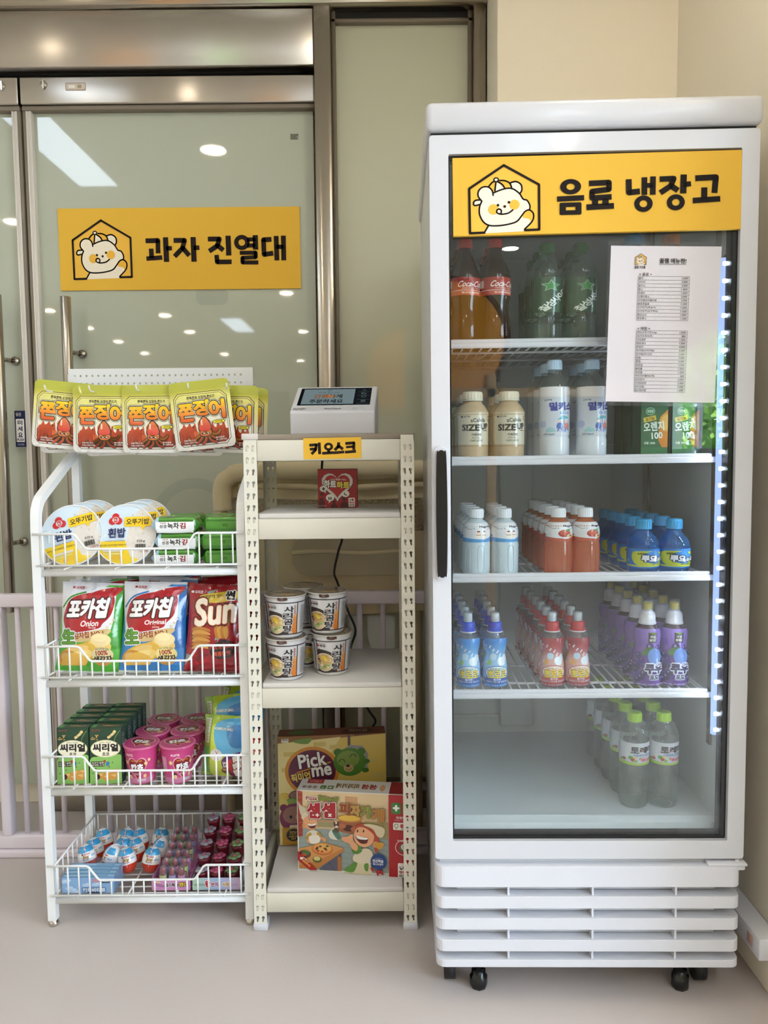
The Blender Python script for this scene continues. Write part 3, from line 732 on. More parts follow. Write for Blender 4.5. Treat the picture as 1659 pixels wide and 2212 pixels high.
table('< 매점 >', 328, 895, 318, 893, 936, [('햇반(오뚜기큰210g)', '1,500'), ('김(지도표성경)', '800'), ('사리곰탕', '1,500'), ('짜파게티', '1,500'), ('쫀징어', '2,800'), ('포카칩(오리지널)', '2,000'), ('포카칩(어니언)', '2,000'), ('썬칩', '2,000'), ('콘칩', '2,000'), ('칸쵸컵', '2,500'), ('홈런볼', '1,500'), ('씨리얼', '1,200'), ('마이구미젤리(2개)', '600'), ('킨더조이', '2,000'), ('키커비타쮸', '2,000'), ('반지사탕', '2,000'), ('립스틱사탕', '1,200')], 40.5)
ws, hs = .2135, .3005
root = thing('price_sheet', 'white laminated price list taped on the fridge glass', 'paper', FM @ Vector((at(1431, 860, 1.5).x - .412, .0095, fz(870, 1.5))))
root.rotation_euler = (0, FROLL + math.radians(1.55), FYAW)
b = MB().box(-ws / 2, .0004, 0, ws / 2, .0012, hs, lin('#e4dfe0')); a.into(b, flat(ws, hs, .0003), step=4e-5, base=.00004); b.build('printed_sheet', M_paper, root)
b = MB().grid(lambda u, v: (-ws / 2 - .006 + u * (ws + .012), -.0016 - .0003 * math.sin(5 * u + 7 * v) * math.sin(9 * v * u + 2), -.008 + v * (hs + .016)), 16, 20); b.build('laminate_film', M_film, root)
# ------------------------------------------------------------------ the wire snack rack
RXL, RXR, RF, RB = -.8235, -.3385, 1.79, 2.04     # upright centres
rk = thing('snack_rack', 'white wire snack rack with four baskets and a peg board', 'rack', ((RXL + RXR) / 2, 1.92, 0))
RC = Vector(((RXL + RXR) / 2, 1.92, 0))
def R_(x, y, z): return (x - RC.x, y - RC.y, z)
BAR = [.874, .605, .336, .062]                    # front tube heights
for x in (RXL, RXR):
    arm = [R_(x, RF, .014), R_(x, RF, .97)] + [R_(x, RF + dy, z) for dy, z in smooth([(.0, .98), (.004, 1.02), (.02, 1.045), (.05, 1.063), (.12, 1.098), (.235, 1.156)], False, 4)]
    MB().tube(arm, .0098, square=True).build('front_upright', M_white, rk)
    xr = x if x < -.6 else x - .0165
    MB().tube([R_(xr, RB, .014), R_(xr, RB, 1.365)], .0098, square=True).build('rear_upright', M_white, rk)
    for y in (RF, RB):
        MB().lathe([(0, 0), (.0122, 0), (.0128, .003), (.0118, .008), (.009, .0135), (.006, .016), (0, .016)], 20, R_(x, y, 0)[:2]).build('foot', M_chrome, rk)
for k, z in enumerate(BAR):
    MB().tube([R_(RXL + .009, RF, z), R_(RXR - .009, RF, z)], .0086, 14).build('cross_tube', M_white, rk)
    MB().tube([R_(RXL + .009, RB, z), R_(RXR - .009, RB, z)], .0086, 12).build('cross_tube', M_white, rk)
    b = MB(); r = .0021
    x0, x1, y0, y1 = RXL + .0125, RXR - .0125, RF - .0135, RB + .004
    zb, zd, zh, fl = z + .019, z + .058, z + .094, z + .0075
    fx0, fx1 = RXL - .004, RXR + .006
    prof = [(fx0, zh), (x0 + .078, zh), (x0 + .084, zh - .003), (x0 + .106, zd + .003), (x0 + .112, zd), (x1 - .122, zd), (x1 - .116, zd + .003), (x1 - .096, zh - .003), (x1 - .09, zh), (fx1, zh)]
    b.tube([R_(x, y0, zz) for x, zz in prof], .0027, 8)
    b.tube([R_(fx0 + .006, y0, zb), R_(fx1 - .004, y0, zb)], .0025, 8)
    b.tube([R_(x0, y1, zh), R_(x1, y1, zh)], .0025, 6).tube([R_(x0, y1, zb), R_(x1, y1, zb)], .0022, 6)
    for x in (x0, x1): b.tube([R_(x, y0, zh), R_(x, y1, zh)], .0024, 6).tube([R_(x, y0, zb), R_(x, y1, zb)], .0022, 6)
    def top(x):
        for (xa, za), (xb, zc) in zip(prof, prof[1:]):
            if xa <= x <= xb: return za + (zc - za) * (x - xa) / (xb - xa)
        return zh
    n = 18
    for i in range(n): x = x0 + .006 + (x1 - x0 - .012) * i / (n - 1); b.tube([R_(x, y0 + .0005, zb - .001), R_(x, y0 + .0005, top(x))], r, 6); b.tube([R_(x, y1, zb), R_(x, y1, zh)], r * .9, 5)
    for i in range(9):
        y = y0 + .02 + (y1 - y0 - .03) * i / 8
        for x in (x0, x1): b.tube([R_(x, y, zb), R_(x, y, zh)], r * .9, 5)
    for i in range(9): y = RF + .018 + .225 * i / 8; b.tube([R_(x0, y, fl - .002), R_(x1, y, fl - .002)], .0019, 5)
    for i in range(4): x = x0 + .05 + (x1 - x0 - .1) * i / 3; b.tube([R_(x, RF - .004, fl + .0008), R_(x, RB, fl + .0008)], .0024, 6)
    b.build('wire_basket', M_white, rk)
FLOOR = [z + .0075 for z in BAR]
# peg board: one cell with a round hole, repeated
p0, p1 = at(147, 797, 2.028), at(550, 977, 2.028)
pw, ph = p1.x - p0.x, p0.z - p1.z; nx, nz = 30, 8; cw, chh = pw * .965 / nx, .0205
def holed(b, x0, z0, w_, h_, shapes, y0, y1):
    """a sheet cell with its holes cut through"""
    rect = [(x0, z0), (x0 + w_, z0), (x0 + w_, z0 + h_), (x0, z0 + h_)]
    loops = [rect] + shapes; flat_ = [p for l in loops for p in l]
    tr = tessellate_polygon([[Vector((p[0], p[1], 0)) for p in l] for l in loops]); n = len(flat_)
    v = [(p[0], y0, p[1]) for p in flat_] + [(p[0], y1, p[1]) for p in flat_]
    f = [tuple(t) for t in tr] + [tuple(n + k for k in t) for t in tr]; o = 4
    for l in shapes:
        for k in range(len(l)): k2 = (k + 1) % len(l); f.append((o + k, o + k2, n + o + k2, n + o + k))
        o += len(l)
    b.add(v, f)
b = MB(); zt = p0.z - .0085
cx0 = p0.x + pw * .0175
for j in range(nz):
    for i in range(nx):
        xa, za = cx0 + i * cw, zt - (j + 1) * chh
        holed(b, xa, za, cw, chh, [ellp(xa + cw / 2, za + chh / 2, .0030, .0030, 10)], 2.028, 2.0295)
b.box(p0.x, 2.028, zt, p1.x, 2.0295, p0.z); b.box(p0.x, 2.028, p1.z, cx0, 2.0295, zt); b.box(cx0 + nx * cw, 2.028, p1.z, p1.x, 2.0295, zt)
b.box(cx0, 2.028, p1.z, cx0 + nx * cw, 2.0295, zt - nz * chh); b.box(p0.x, 2.0295, p0.z - .0015, p1.x, 2.045, p0.z); b.box(p0.x, 2.0295, p1.z, p1.x, 2.045, p1.z + .0015); b.box(p0.x, 2.0295, p1.z, p0.x + .0015, 2.045, p0.z); b.box(p1.x - .0015, 2.0295, p1.z, p1.x, 2.045, p0.z)
o = b.build('peg_board', M_white, rk); o.location = -RC
PACK_HOOK = [(118, 837), (211, 838), (309, 836), (418, 833), (499, 833)]
HOOKS = []
for px_, py_ in PACK_HOOK:
    e = at(px_, py_, 1.93); x, z = e.x, e.z - .012; HOOKS.append((x, z))
    o = MB().tube([(x, 2.032, z + .006), (x, 2.02, z + .004), (x, 1.885, z), (x, 1.876, z + .005), (x, 1.872, z + .013)], .0018, 8).tube([(x, 2.027, z - .012), (x, 2.027, z + .016)], .003, 6).build('hook', M_white, rk); o.location = -RC

# ------------------------------------------------------------------ the slotted steel shelf
SXL, SXR, SF, SB = -.3235, .0705, 1.757, 2.072
sh = thing('steel_shelf', 'cream slotted steel shelf unit with four boards', 'shelf unit', ((SXL + SXR) / 2, SF, 0))
SL = Vector(((SXL + SXR) / 2, SF, 0))
STOP = [1.1965, 1.0135, .6115, .1065]             # tops of the boards
LEG, PIT, T = .031, .0277, .0015
def keyhole(cx, cz, s_=1):
    k = [(cx + .0036 * math.cos(a), cz + .003 + .0036 * math.sin(a)) for a in [(-60 + 300 * i / 7) / 180 * PI for i in range(8)]]
    return k + [(cx - .0018 - .0012 * s_, cz - .0065), (cx - .0003 - .0006 * s_, cz - .0085), (cx + .0018 - .0012 * s_, cz - .0065)]
def lbracket(zlist): pass
def leg(xo, sx, yo, sy):
    """angle post: one wing across the front, one along the side, rows of key holes in both"""
    b = MB(); H0, n = .012, 42
    for k in range(n):
        z0 = H0 + .004 + k * PIT
        x0 = xo if sx > 0 else xo - LEG
        holed(b, x0, z0, LEG, PIT, [keyhole(x0 + LEG * .30, z0 + PIT / 2, sx), keyhole(x0 + LEG * .72, z0 + PIT / 2, sx)], yo, yo + sy * T)
    side = MB()
    for k in range(n):
        z0 = H0 + .004 + k * PIT
        holed(side, 0, z0, LEG, PIT, [keyhole(LEG * .32, z0 + PIT / 2), keyhole(LEG * .72, z0 + PIT / 2)], 0, T)
    b.add([(xo + sx * (p[1]), yo + sy * p[0], p[2]) for p in side.v], side.f)
    zt = H0 + .004 + n * PIT
    x0, x1 = sorted((xo, xo + sx * LEG)); y0, y1 = sorted((yo, yo + sy * T)); b.box(x0, y0, zt, x1, y1, 1.193); b.box(x0, y0, 0.002, x1, y1, H0 + .004)
    y0, y1 = sorted((yo, yo + sy * LEG)); x0, x1 = sorted((xo, xo + sx * T)); b.box(x0, y0, zt, x1, y1, 1.193); b.box(x0, y0, .002, x1, y1, H0 + .004)
    o = b.build('slotted_post', M_cream, sh); o.location = -SL; bm_flip_outward(o)
    x0, x1 = sorted((xo - sx * .002, xo + sx * (LEG + .002))); y0, y1 = sorted((yo - sy * .002, yo + sy * (LEG + .002)))
    o = MB().rbox(x0, y0, 0, x1, y1, .018, .0015, 1).build('foot_cap', M_plastic, sh); o.location = -SL
for xo, sx in ((SXL, 1), (SXR, -1)):
    for yo, sy in ((SF, 1), (SB, -1)): leg(xo, sx, yo, sy)
o = MB().rbox(SXL - .004, SF - .003, 1.184, SXL + LEG + .004, SF + LEG, 1.199, .003, 2).build('corner_cap', mat('frosted_cap', '#cfc8c2', .3), sh); o.location = -SL
for k, zt in enumerate(STOP):
    zb = zt - (.0115 if k else .0125); bh = .0485
    for nm, q in (('front_beam', (SXL + .003, SF + .0018, SXR - .003, SF + .016)), ('rear_beam', (SXL + .003, SB - .016, SXR - .003, SB - .0018)), ('side_beam', (SXL + .0018, SF + .017, SXL + .015, SB - .017)), ('side_beam', (SXR - .015, SF + .017, SXR - .0018, SB - .017))):
        o = MB().rbox(q[0], q[1], zb - bh, q[2], q[3], zb - .0006, .0016, 1).build(nm, M_cream, sh); o.location = -SL
    fz_ = SF - .0 if k == 0 else SF + .0025
    # the visible face of the front beam sits between the posts, flush with them
    o = MB().rbox(SXL + LEG + .0008, SF - .0008, zb - bh, SXR - LEG - .0008, SF + .0017, zb - .0006, .0008, 1).build('beam_face', M_cream, sh); o.location = -SL
    for xo, sx in ((SXL, 1), (SXR, -1)):              # lock tabs that fill the holes behind the beams
        b = MB()
        for j in range(42):
            zc = .016 + (j + .5) * PIT
            if zb - bh - .004 < zc < zb + .004:
                x0 = xo if sx > 0 else xo - LEG
                for fx_ in (.30, .72): b.rbox(x0 + LEG * fx_ - .0018, SF - .0022, zc - .0075, x0 + LEG * fx_ + .0008, SF + .002, zc + .0035, .0008, 1)
        if b.v: o = b.build('lock_tab', M_cream, sh); o.location = -SL
    ex = LEG if k else 0
    o = MB().rbox(SXL + (.0 if k == 0 else .0335), SF + (.0005 if k == 0 else .0), zb, SXR - (.0 if k == 0 else .0335), SB - .002, zt, .0008, 1).build('board', M_woodgrey if k == 0 else M_board, sh); o.location = -SL
    if k == 0: o['label'] = 'grey wood-grain top board'
# card sign on the top beam
p = at(718.5, 991, SF - .002); q0, q1 = at(655, 968, SF), at(782, 968, SF)
a = Art(480, 175); a.rect(0, 0, 480, 175, '#efbd42'); word(a, KIOSK, 1, 1, -580, -624, '#2a1f1b', 24)
b = MB().box(-.0665, 0, 0, .0665, .0012, .0485, lin('#efbd42')); a.into(b, flat(.133, .0485, 0))
o = b.build('kiosk_sign', M_paper, None, ((q0.x + q1.x) / 2, SF - .0024, p.z), (0, -.012, 0)); tag(o, 'small yellow card sign with kiosk lettering on the top shelf beam', 'sign', 'yellow lettered signs')

# ordering terminal
kx = (at(627, 930, 1.83).x + at(810, 930, 1.83).x) / 2
ks = thing('order_terminal', 'white self-order terminal with a tilted black screen', 'kiosk', (kx, 1.825, STOP[0]), math.radians(-3.5))
kw = .102
b = MB().prism([(.002, 0), (.10, 0), (.13, .115), (.118, .1235), (.002, .0575), (-.002, .054)], -kw, kw, 'x'); o = b.build('body', M_plastic, ks); bm_flip_outward(o)
v = o.modifiers.new('b', 'BEVEL'); v.width = .004; v.segments = 3; v.limit_method = 'ANGLE'; v.angle_limit = .6
M_screen = mat('black_glass', '#0d1213', .06, spec=.8)
th = math.atan2(.066, .116); L_ = math.hypot(.066, .116)
o = MB().rbox(-.098, 0, 0, .0985, .004, L_ * .87, .003, 2).build('screen', M_screen, ks, (0, .0165, .0652), (-(PI / 2 - th), 0, 0))
a = Art(640, 200); a.rect(0, 0, 640, 200, '#5d6f74'); a.rect(0, 0, 640, 200, '#141819'); a.rect(505, 0, 640, 200, '#1c2123')
a.rect(30, 12, 492, 188, '#7d8f93'); a.text('간편하게', 130, 75, 385, 120, '#3a3330', .03); a.rect(240, 82, 310, 112, '#b67a4e', 6); a.text('간편', 130, 75, 255, 120, '#9a5f33', .03); a.text('주문하세요', 100, 132, 400, 178, '#2c3437', .03)
a.text('기다림 없이 바로', 160, 45, 355, 64, '#4a5a5e'); a.ring(258, 28, 18, 12, 4, '#4a5a5e')
for k, yy in enumerate((22, 66, 112, 158)): a.rect(520, yy + 26, 628, yy + 28, '#596365')
a.line([(560, 38), (575, 24), (590, 38)], 4, '#6d787a'); a.text('메뉴', 550, 56, 600, 84, '#6d787a'); a.ring(575, 104, 22, 14, 4, '#6d787a'); a.rect(555, 146, 597, 172, '#4c5658', 4)
M_disp = emit('screen_image', (1, 1, 1), .6); nt = M_disp.node_tree; an = nt.nodes.new('ShaderNodeAttribute'); an.attribute_name = 'Col'; nt.links.new(an.outputs['Color'], nt.nodes['Emission'].inputs[0])
b = MB(); a.into(b, flat(.178, L_ * .72, 0)); b.build('display_image', M_disp, o, (-.001, -.0003, .012))
a = Art(640, 60)
a.text('하나정보통신', 8, 6, 110, 24, '#2d2b2a', .03); a.text('1566-8611', 8, 32, 105, 50, '#2d2b2a', .03); a.text('EasyCheck', 255, 12, 390, 46, '#25222a', .02, shear=.25); a.rect(400, 0, 560, 3, '#cfc8c0'); a.text('card', 470, 10, 520, 22, '#7a746d'); a.text('tap', 470, 34, 510, 48, '#7a746d'); a.rect(60, 0, 330, 2, '#d5cfc8')
b = MB(); a.into(b, flat(.196, .013, 0)); b.build('printed_lip', M_paper, ks, (0, .0028, .0585), (-(PI / 2 - th), 0, 0))

# power lead behind the shelf
pts = []
for px_, py_, Y in ((697, 985, 2.086), (695, 1015, 2.09), (693, 1080, 2.092), (716, 1130, 2.092), (738, 1160, 2.09), (731, 1190, 2.09), (722, 1235, 2.09), (729, 1258, 2.09), (752, 1320, 2.09), (768, 1362, 2.09), (757, 1405, 2.09), (765, 1470, 2.09), (795, 1532, 2.09), (811, 1557, 2.09), (803, 1580, 2.085), (812, 1640, 2.085), (840, 1700, 2.085), (850, 1780, 2.085)): pts.append(tuple(at(px_, py_, Y)))
e = pts[-1]; pts += [(e[0] + .01, 2.085, .1), (e[0] + .02, 2.0845, .012), (e[0] + .04, 2.0845, .004)]
o = MB().tube(smooth(pts, False, 5), .0032, 8).build('power_cable', M_rubber); tag(o, 'black power cable hanging behind the steel shelf', 'cable')

# baby fence
fn_ = thing('baby_fence', 'pale lilac plastic baby fence behind the two racks', 'fence', (-.5, 2.125, 0))
FO = Vector((-.5, 2.125, 0))
def fpart(name, m_):
    o = m_.build(name, M_fence, fn_); o.location = -FO; return o
FX0, FX1 = -1.32, .285
fpart('top_rail', MB().rbox(FX0, 2.112, .727, FX1, 2.142, .764, .005, 2)); fpart('bottom_rail', MB().rbox(FX0, 2.110, .022, FX1, 2.144, .062, .005, 2)); fpart('floor_strip', MB().rbox(FX0, 2.098, 0, FX1, 2.156, .021, .004, 2))
xp = at(10, 1560, 2.127).x
fpart('post', MB().rbox(xp - .014, 2.108, .06, xp + .014, 2.146, .728, .005, 2))
xs = [at(46, 1500, 2.127).x]; x = at(79, 1500, 2.127).x
while x < FX1 - .02: xs.append(x); x += .0662
for x in xs: fpart('bar', MB().tube([(x, 2.127, .06), (x, 2.127, .729)], .0078, 12))
for x in (at(95, 1284, 2.127).x, -.12): fpart('coupling', MB().rbox(x - .004, 2.109, .722, x + .004, 2.145, .769, .002, 1))

# folded baby bassinet in beige canvas behind the fence
bs = thing('bassinet', 'beige canvas baby bassinet with mesh panels behind the fence', 'baby bassinet', (-.14, 2.27, 0))
BO = Vector((-.14, 2.27, 0)); BX0, BX1 = at(474, 1060, 2.22).x, .262
zt_, z1, z2, z3, z4 = at(700, 996, 2.2).z, at(700, 1042, 2.2).z, at(700, 1072, 2.2).z, at(700, 1150, 2.2).z, at(700, 1340, 2.2).z
def bpart(name, m_, mm):
    o = m_.build(name, mm, bs); o.location = -BO; return o
rim = smooth([(BX0 + .012, z2 - .04), (BX0 + .012, z1 - .01), (BX0 + .035, zt_ - .045), (BX0 + .09, zt_ - .029), (-.1, zt_ - .027), (BX1, zt_ - .027)], False, 6)
bpart('rim_cushion', MB().tube([(x, 2.205, z) for x, z in rim], .027, 12), M_beige)
bpart('side_fabric', MB().grid(lambda u, v: (BX0 + .012 + u * (BX1 - BX0 - .012), 2.215 + .006 * math.sin(9 * u + 3 * v) + .004 * math.sin(23 * u), z2 + v * (zt_ - .03 - z2) - .012 * math.sin(PI * u) * (1 - v)), 30, 8), M_beige)
bpart('fabric_fold', MB().tube([(x, 2.206 + .003 * math.sin(30 * x), z1 - .012 + .004 * math.sin(14 * x)) for x in [BX0 + .06 + (BX1 - BX0 - .06) * k / 20 for k in range(21)]], .010, 8), M_beige)
m_, nt, b_, o_ = newmat('beige_net'); b_.inputs['Base Color'].default_value = (*lin('#a9987c'), 1); b_.inputs['Roughness'].default_value = .9
tc = N(nt, 'ShaderNodeTexCoord'); vo = N(nt, 'ShaderNodeTexVoronoi'); vo.inputs['Scale'].default_value = 190; nt.links.new(tc.outputs['Object'], vo.inputs['Vector'])
lt_ = N(nt, 'ShaderNodeMath', operation='GREATER_THAN'); lt_.inputs[1].default_value = .42; nt.links.new(vo.outputs['Distance'], lt_.inputs[0]); nt.links.new(lt_.outputs[0], b_.inputs['Alpha'])
bpart('net_panel', MB().grid(lambda u, v: (BX0 + .03 + u * (BX1 - BX0 - .03), 2.222, z3 + v * (z2 - z3 + .004)), 8, 2), m_)
bpart('lower_fabric', MB().grid(lambda u, v: (at(560, 1300, 2.2).x + u * (BX1 - at(560, 1300, 2.2).x), 2.219 + .005 * math.sin(8 * u + 2 * v), z4 + v * (z3 - z4) + (.03 * u if v == 0 else 0)), 24, 10), M_beige)
pk = [at(632, 1158, 2.21), at(872, 1240, 2.21)]
o = bpart('pocket', MB().prism([(p.x, p.y) for p in [Vector(q) for q in rrect(pk[0].x, pk[1].z, pk[1].x + .02, pk[0].z, .045, 6)]], 2.199, 2.209, 'y'), M_beige2); bm_flip_outward(o)
bpart('pocket_hem', MB().tube([(x, 2.197, at(700, 1192, 2.2).z + .003 * math.sin(25 * x)) for x in [pk[0].x + (pk[1].x + .02 - pk[0].x) * k / 14 for k in range(15)]], .006, 8), M_beige)
for px_ in (484, 900): x = at(px_, 1200, 2.24).x; bpart('leg', MB().tube([(x, 2.24, 0), (x, 2.24, z2)], .014, 12), M_beige)
bpart('mattress', MB().rbox(BX0 + .03, 2.235, z3, BX1, 2.375, z3 + .06, .02, 3), M_beige2)

# power strip on the wall beside the fridge
ps = thing('power_strip', 'white power strip along the wall beside the fridge', 'power strip', (.795, 1.49, .0))
MB().rbox(-.026, .008, .092, .0205, .33, .139, .003, 2).build('strip_body', M_plastic, ps)
MB().rbox(-.0275, .035, .104, -.0255, .06, .127, .001, 1).build('switch', mat('lit_switch', '#c9a294', .4), ps)
MB().tube([(.0, .01, .118), (.0, -.012, .117), (.004, -.04, .112)], .0062, 12).build('strain_relief', M_plastic, ps)
MB().tube(smooth([(.004, -.035, .112), (.009, -.1, .08), (.008, -.2, .03), (.0, -.3, .006), (-.03, -.6, .005)], False, 6), .0036, 8).build('cable', M_plastic, ps)
# ------------------------------------------------------------------ goods on the wire rack
ORD = ['first', 'second', 'third', 'fourth', 'fifth', 'sixth', 'seventh']
def bag_shape(W, H, T, seed=0, taper=0.0, wr=.0022):
    r = random.Random(seed); ph = [r.uniform(0, 6) for _ in range(6)]
    def core(u, v):
        e = max(0.0, 1 - abs(2 * u - 1) ** 2.6) ** .8
        vv = min(1, max(0, (v - .035) / .93)); g = math.sin(PI * vv) ** .55 if 0 < vv < 1 else 0
        c = wr * (math.sin(34 * u + ph[0]) + .7 * math.sin(57 * u + ph[1] + 3 * v)) * (math.exp(-v / .16) + math.exp(-(1 - v) / .14))
        c += wr * .9 * math.sin(9 * u + 6 * v + ph[2]) * math.sin(11 * v - 5 * u + ph[3])
        x = (u - .5) * W * (1 - taper * (v - .5)) * (1 - .05 * math.sin(PI * v)); return x, e * g, c * min(1, 6 * min(u, 1 - u) + .25)
    def front(u, v, h): x, k, c = core(u, v); return (x, -T / 2 * k - c - h - .0004, v * H)
    def back(u, v): x, k, c = core(u, v); return (x, T / 2 * k - c * .6 + .0004, v * H)
    return front, back
def bag(name, art, W, H, T, backcol, seed=0, taper=0, nu=18, nv=22, m=None, wr=.0022):
    f, bk = bag_shape(W, H, T, seed, taper, wr); b = MB()
    art.into(b, f, nu, nv, step=4e-5); b.grid(bk, nu, nv, lin(backcol), flip=True)
    return b.build(name, m or M_foil)
def card_box(name, W, D, H, front, sidecol, top=None, side=None, m=None, back=None, r=.0012):
    """a carton whose front faces -y, standing on z = 0 and centred in x; front face at y = 0"""
    b = MB().rbox(-W / 2, .0003, 0, W / 2, D, H, r, 1, lin(sidecol), smooth=False)
    if front: front.into(b, flat(W, H, 0), base=0, step=4e-5)
    if top: top.into(b, lambda u, v, h: ((u - .5) * W, v * D, H + h), base=.0001, step=4e-5)
    if side: side.into(b, lambda u, v, h: (W / 2 + h, u * D, v * H), base=.0001, step=4e-5)
    return b.build(name, m or M_card)

# --- squid snack pouches on the hooks
def squid_art():
    a = Art(320, 360); G = '#23201b'
    a.rect(0, 0, 320, 360, lambda x, y: mixc(S('#b5b13c'), mixc(S('#e6dd84'), S('#e3e0d8'), (y - 120) / 150), (y - 55) / 40))
    a.rect(0, 0, 320, 50, '#aeb03f')
    oct_ = lambda d: [(48 + d * .6, 62 + d), (272 - d * .6, 62 + d), (300 - d, 88 + d * .6), (300 - d, 312 - d * .6), (276 - d * .6, 340 - d), (44 + d * .6, 340 - d), (20 + d, 312 - d * .6), (20 + d, 88 + d * .6)]
    a.poly(oct_(0), lambda x, y: mixc(S('#ddd677'), S('#e8e3d2'), (y - 80) / 130)); a.line(oct_(0), 3, G, True); a.line(oct_(9), 2, G, True)
    rd = random.Random(5)
    a.poly([(30, 332), (30, 262)] + [(30 + 10 * k, 262 - (rd.uniform(0, 30) if k % 3 else 46) + (28 if 9 < k < 17 else 0)) for k in range(1, 26)] + [(290, 262), (290, 318), (270, 331), (50, 331)], grad('#c14a24', '#7d2413', 225, 330))
    for k in range(14):
        x = 36 + rd.random() * 245; y = 250 + rd.random() * 40; w_ = rd.uniform(8, 15); a.rect(x, y, x + w_, y + rd.uniform(26, 50), rd.choice(['#cf5a2a', '#a93a1c', '#b9481f', '#8e2c14']), 2)
    a.poly([(95, 331), (120, 300), (210, 296), (240, 331)], '#33201a')
    a.text('쫀득쫀득 오징어 쫀드기', 92, 80, 238, 97, G, .02)
    gt = grad('#f2d21f', '#d8602c', 110, 200)
    for ch, x0, y0, x1, y1 in (('쫀', 38, 116, 126, 212), ('징', 118, 102, 206, 186), ('어', 200, 106, 288, 208)):
        a.text(ch, x0, y0, x1, y1, gt, .10, out=((G, 10), ('#f3ecd0', 7.5), (G, 5)))
    T = '#c98243'; T2 = '#d2573e'
    for p in ([(150, 282), (120, 300), (105, 318), (84, 312), (78, 300)], [(158, 288), (140, 312), (118, 330)], [(170, 290), (168, 315), (150, 334)], [(184, 290), (196, 318), (222, 330)], [(192, 284), (215, 306), (238, 306)], [(196, 278), (220, 288), (240, 282), (248, 270)]):
        a.line(smooth(p), 17, G); a.line(smooth(p), 12, lambda x, y: mixc(S(T), S(T2), (y - 285) / 45))
    a.poly(smooth([(166, 196), (142, 212), (134, 232), (152, 236)], True), T, ()); a.poly(smooth([(168, 196), (196, 210), (204, 228), (188, 234)], True), T)
    a.poly(smooth([(168, 188), (143, 218), (136, 262), (170, 272), (206, 260), (196, 214)], True), G); a.poly(smooth([(168, 193), (147, 220), (140, 259), (170, 267), (202, 257), (191, 216)], True), grad('#d37a44', '#cf4038', 195, 265))
    a.rect(152, 206, 160, 236, '#f3c9b0', 4)
    a.poly(smooth([(143, 262), (138, 280), (152, 296), (186, 296), (206, 280), (200, 260), (170, 270)], True), G); a.poly(smooth([(146, 264), (142, 280), (154, 292), (184, 292), (202, 280), (197, 263), (170, 272)], True), '#c9713c')
    for x in (160, 182): a.poly(ellp(x, 276, 11, 9, 12, 0, PI), '#1d1714'); a.poly(ellp(x + 2, 276, 6, 6, 10, 0, PI), '#efe9df'); a.line([(x - 11, 276), (x + 11, 276)], 2.5, G)
    a.ell(247, 224, 34, 11, G); a.ell(247, 224, 31, 8.5, '#e8d838'); a.text('오리지널', 228, 218, 266, 230, G, .04)
    a.text('+', 104, 232, 114, 244, G, .06)
    a.text('오징어채 4.1%', 52, 304, 112, 313, '#e8e2da', .02); a.text('국내산 오징어 7.05%', 52, 317, 122, 326, '#e8e2da', .02); a.text('50 g (228 kcal)', 222, 314, 278, 323, '#f2ece2', .02); a.text('총 내용량', 222, 302, 268, 311, '#e8e2da', .02)
    return a
SQ = squid_art(); PW, PH = .149, .168
def pouch_shape(seed):
    r = random.Random(seed); p = [r.uniform(0, 6) for _ in range(5)]; tl = r.uniform(-.012, .012)
    def c(u, v):
        inn = min(1, 9 * min(u, 1 - u)) * (1 if v < .84 else max(0, (1 - v) / .16)) * min(1, v * 9)
        return .007 * inn, .0035 * math.sin(3.2 * u + p[0]) * (v - .4) + .0016 * inn * math.sin(16 * u + 9 * v + p[1]) * math.sin(13 * v - 6 * u + p[2]) + tl * (v - .8) ** 2 * (u - .5) * 2
    def cut(u, v):
        # rounded corners and a notched top edge
        x, z = (u - .5) * PW, v * PH; rr = .012
        for sx in (-1, 1):
            for zc, dz in ((rr, -1), (PH - rr, 1)):
                dx, dd = sx * x - (PW / 2 - rr), (z - zc) * dz
                if dx > 0 and dd > 0:
                    L = math.hypot(dx, dd)
                    if L > rr: x, z = sx * (PW / 2 - rr + dx * rr / L), zc + dz * dd * rr / L
        return x, z - PH * .905
    fr_ = lambda u, v, h: (cut(u, v)[0], -c(u, v)[0] - c(u, v)[1] - h, cut(u, v)[1])
    bk = lambda u, v: (cut(u, v)[0], c(u, v)[0] - c(u, v)[1] + .0006, cut(u, v)[1])
    return fr_, bk
def pouch(seed):
    f, bk = pouch_shape(seed); b = MB(); SQ.into(b, f, 14, 16, step=4e-5); b.grid(bk, 12, 14, lin('#b9b9b4'), flip=True); return b.build('squid_snack_pouch', M_foil)
protos = [pouch(11), pouch(23), pouch(37)]
# centre pixel, depth, turn in the picture plane, yaw
PACKS = [(138, 897, 1.925, -.10, .10, 0), (223, 905, 1.912, -.02, .03, 1), (328, 905, 1.900, .0, -.03, 2), (437, 896, 1.884, .10, 0, 0), (497, 905, 1.918, -.05, -.22, 1), (517, 908, 1.952, -.06, -.15, 2),
         (150, 906, 1.955, .02, .1, 1), (246, 912, 1.945, .03, .02, 2), (330, 912, 1.937, -.04, 0, 0), (418, 912, 1.93, -.02, 0, 1)]
PL = ['frontmost squid snack pouch on the first hook from the sticker', 'frontmost squid snack pouch on the second hook', 'frontmost squid snack pouch on the third hook', 'tilted squid snack pouch in front on the fourth hook', 'squid snack pouch turned aside on the fifth hook', 'squid snack pouch showing only an edge at the shelf end of the peg board',
      'squid snack pouch half hidden behind the first hook pouch', 'squid snack pouch half hidden behind the second hook pouch', 'squid snack pouch half hidden behind the third hook pouch', 'squid snack pouch peeking out under the tilted one']
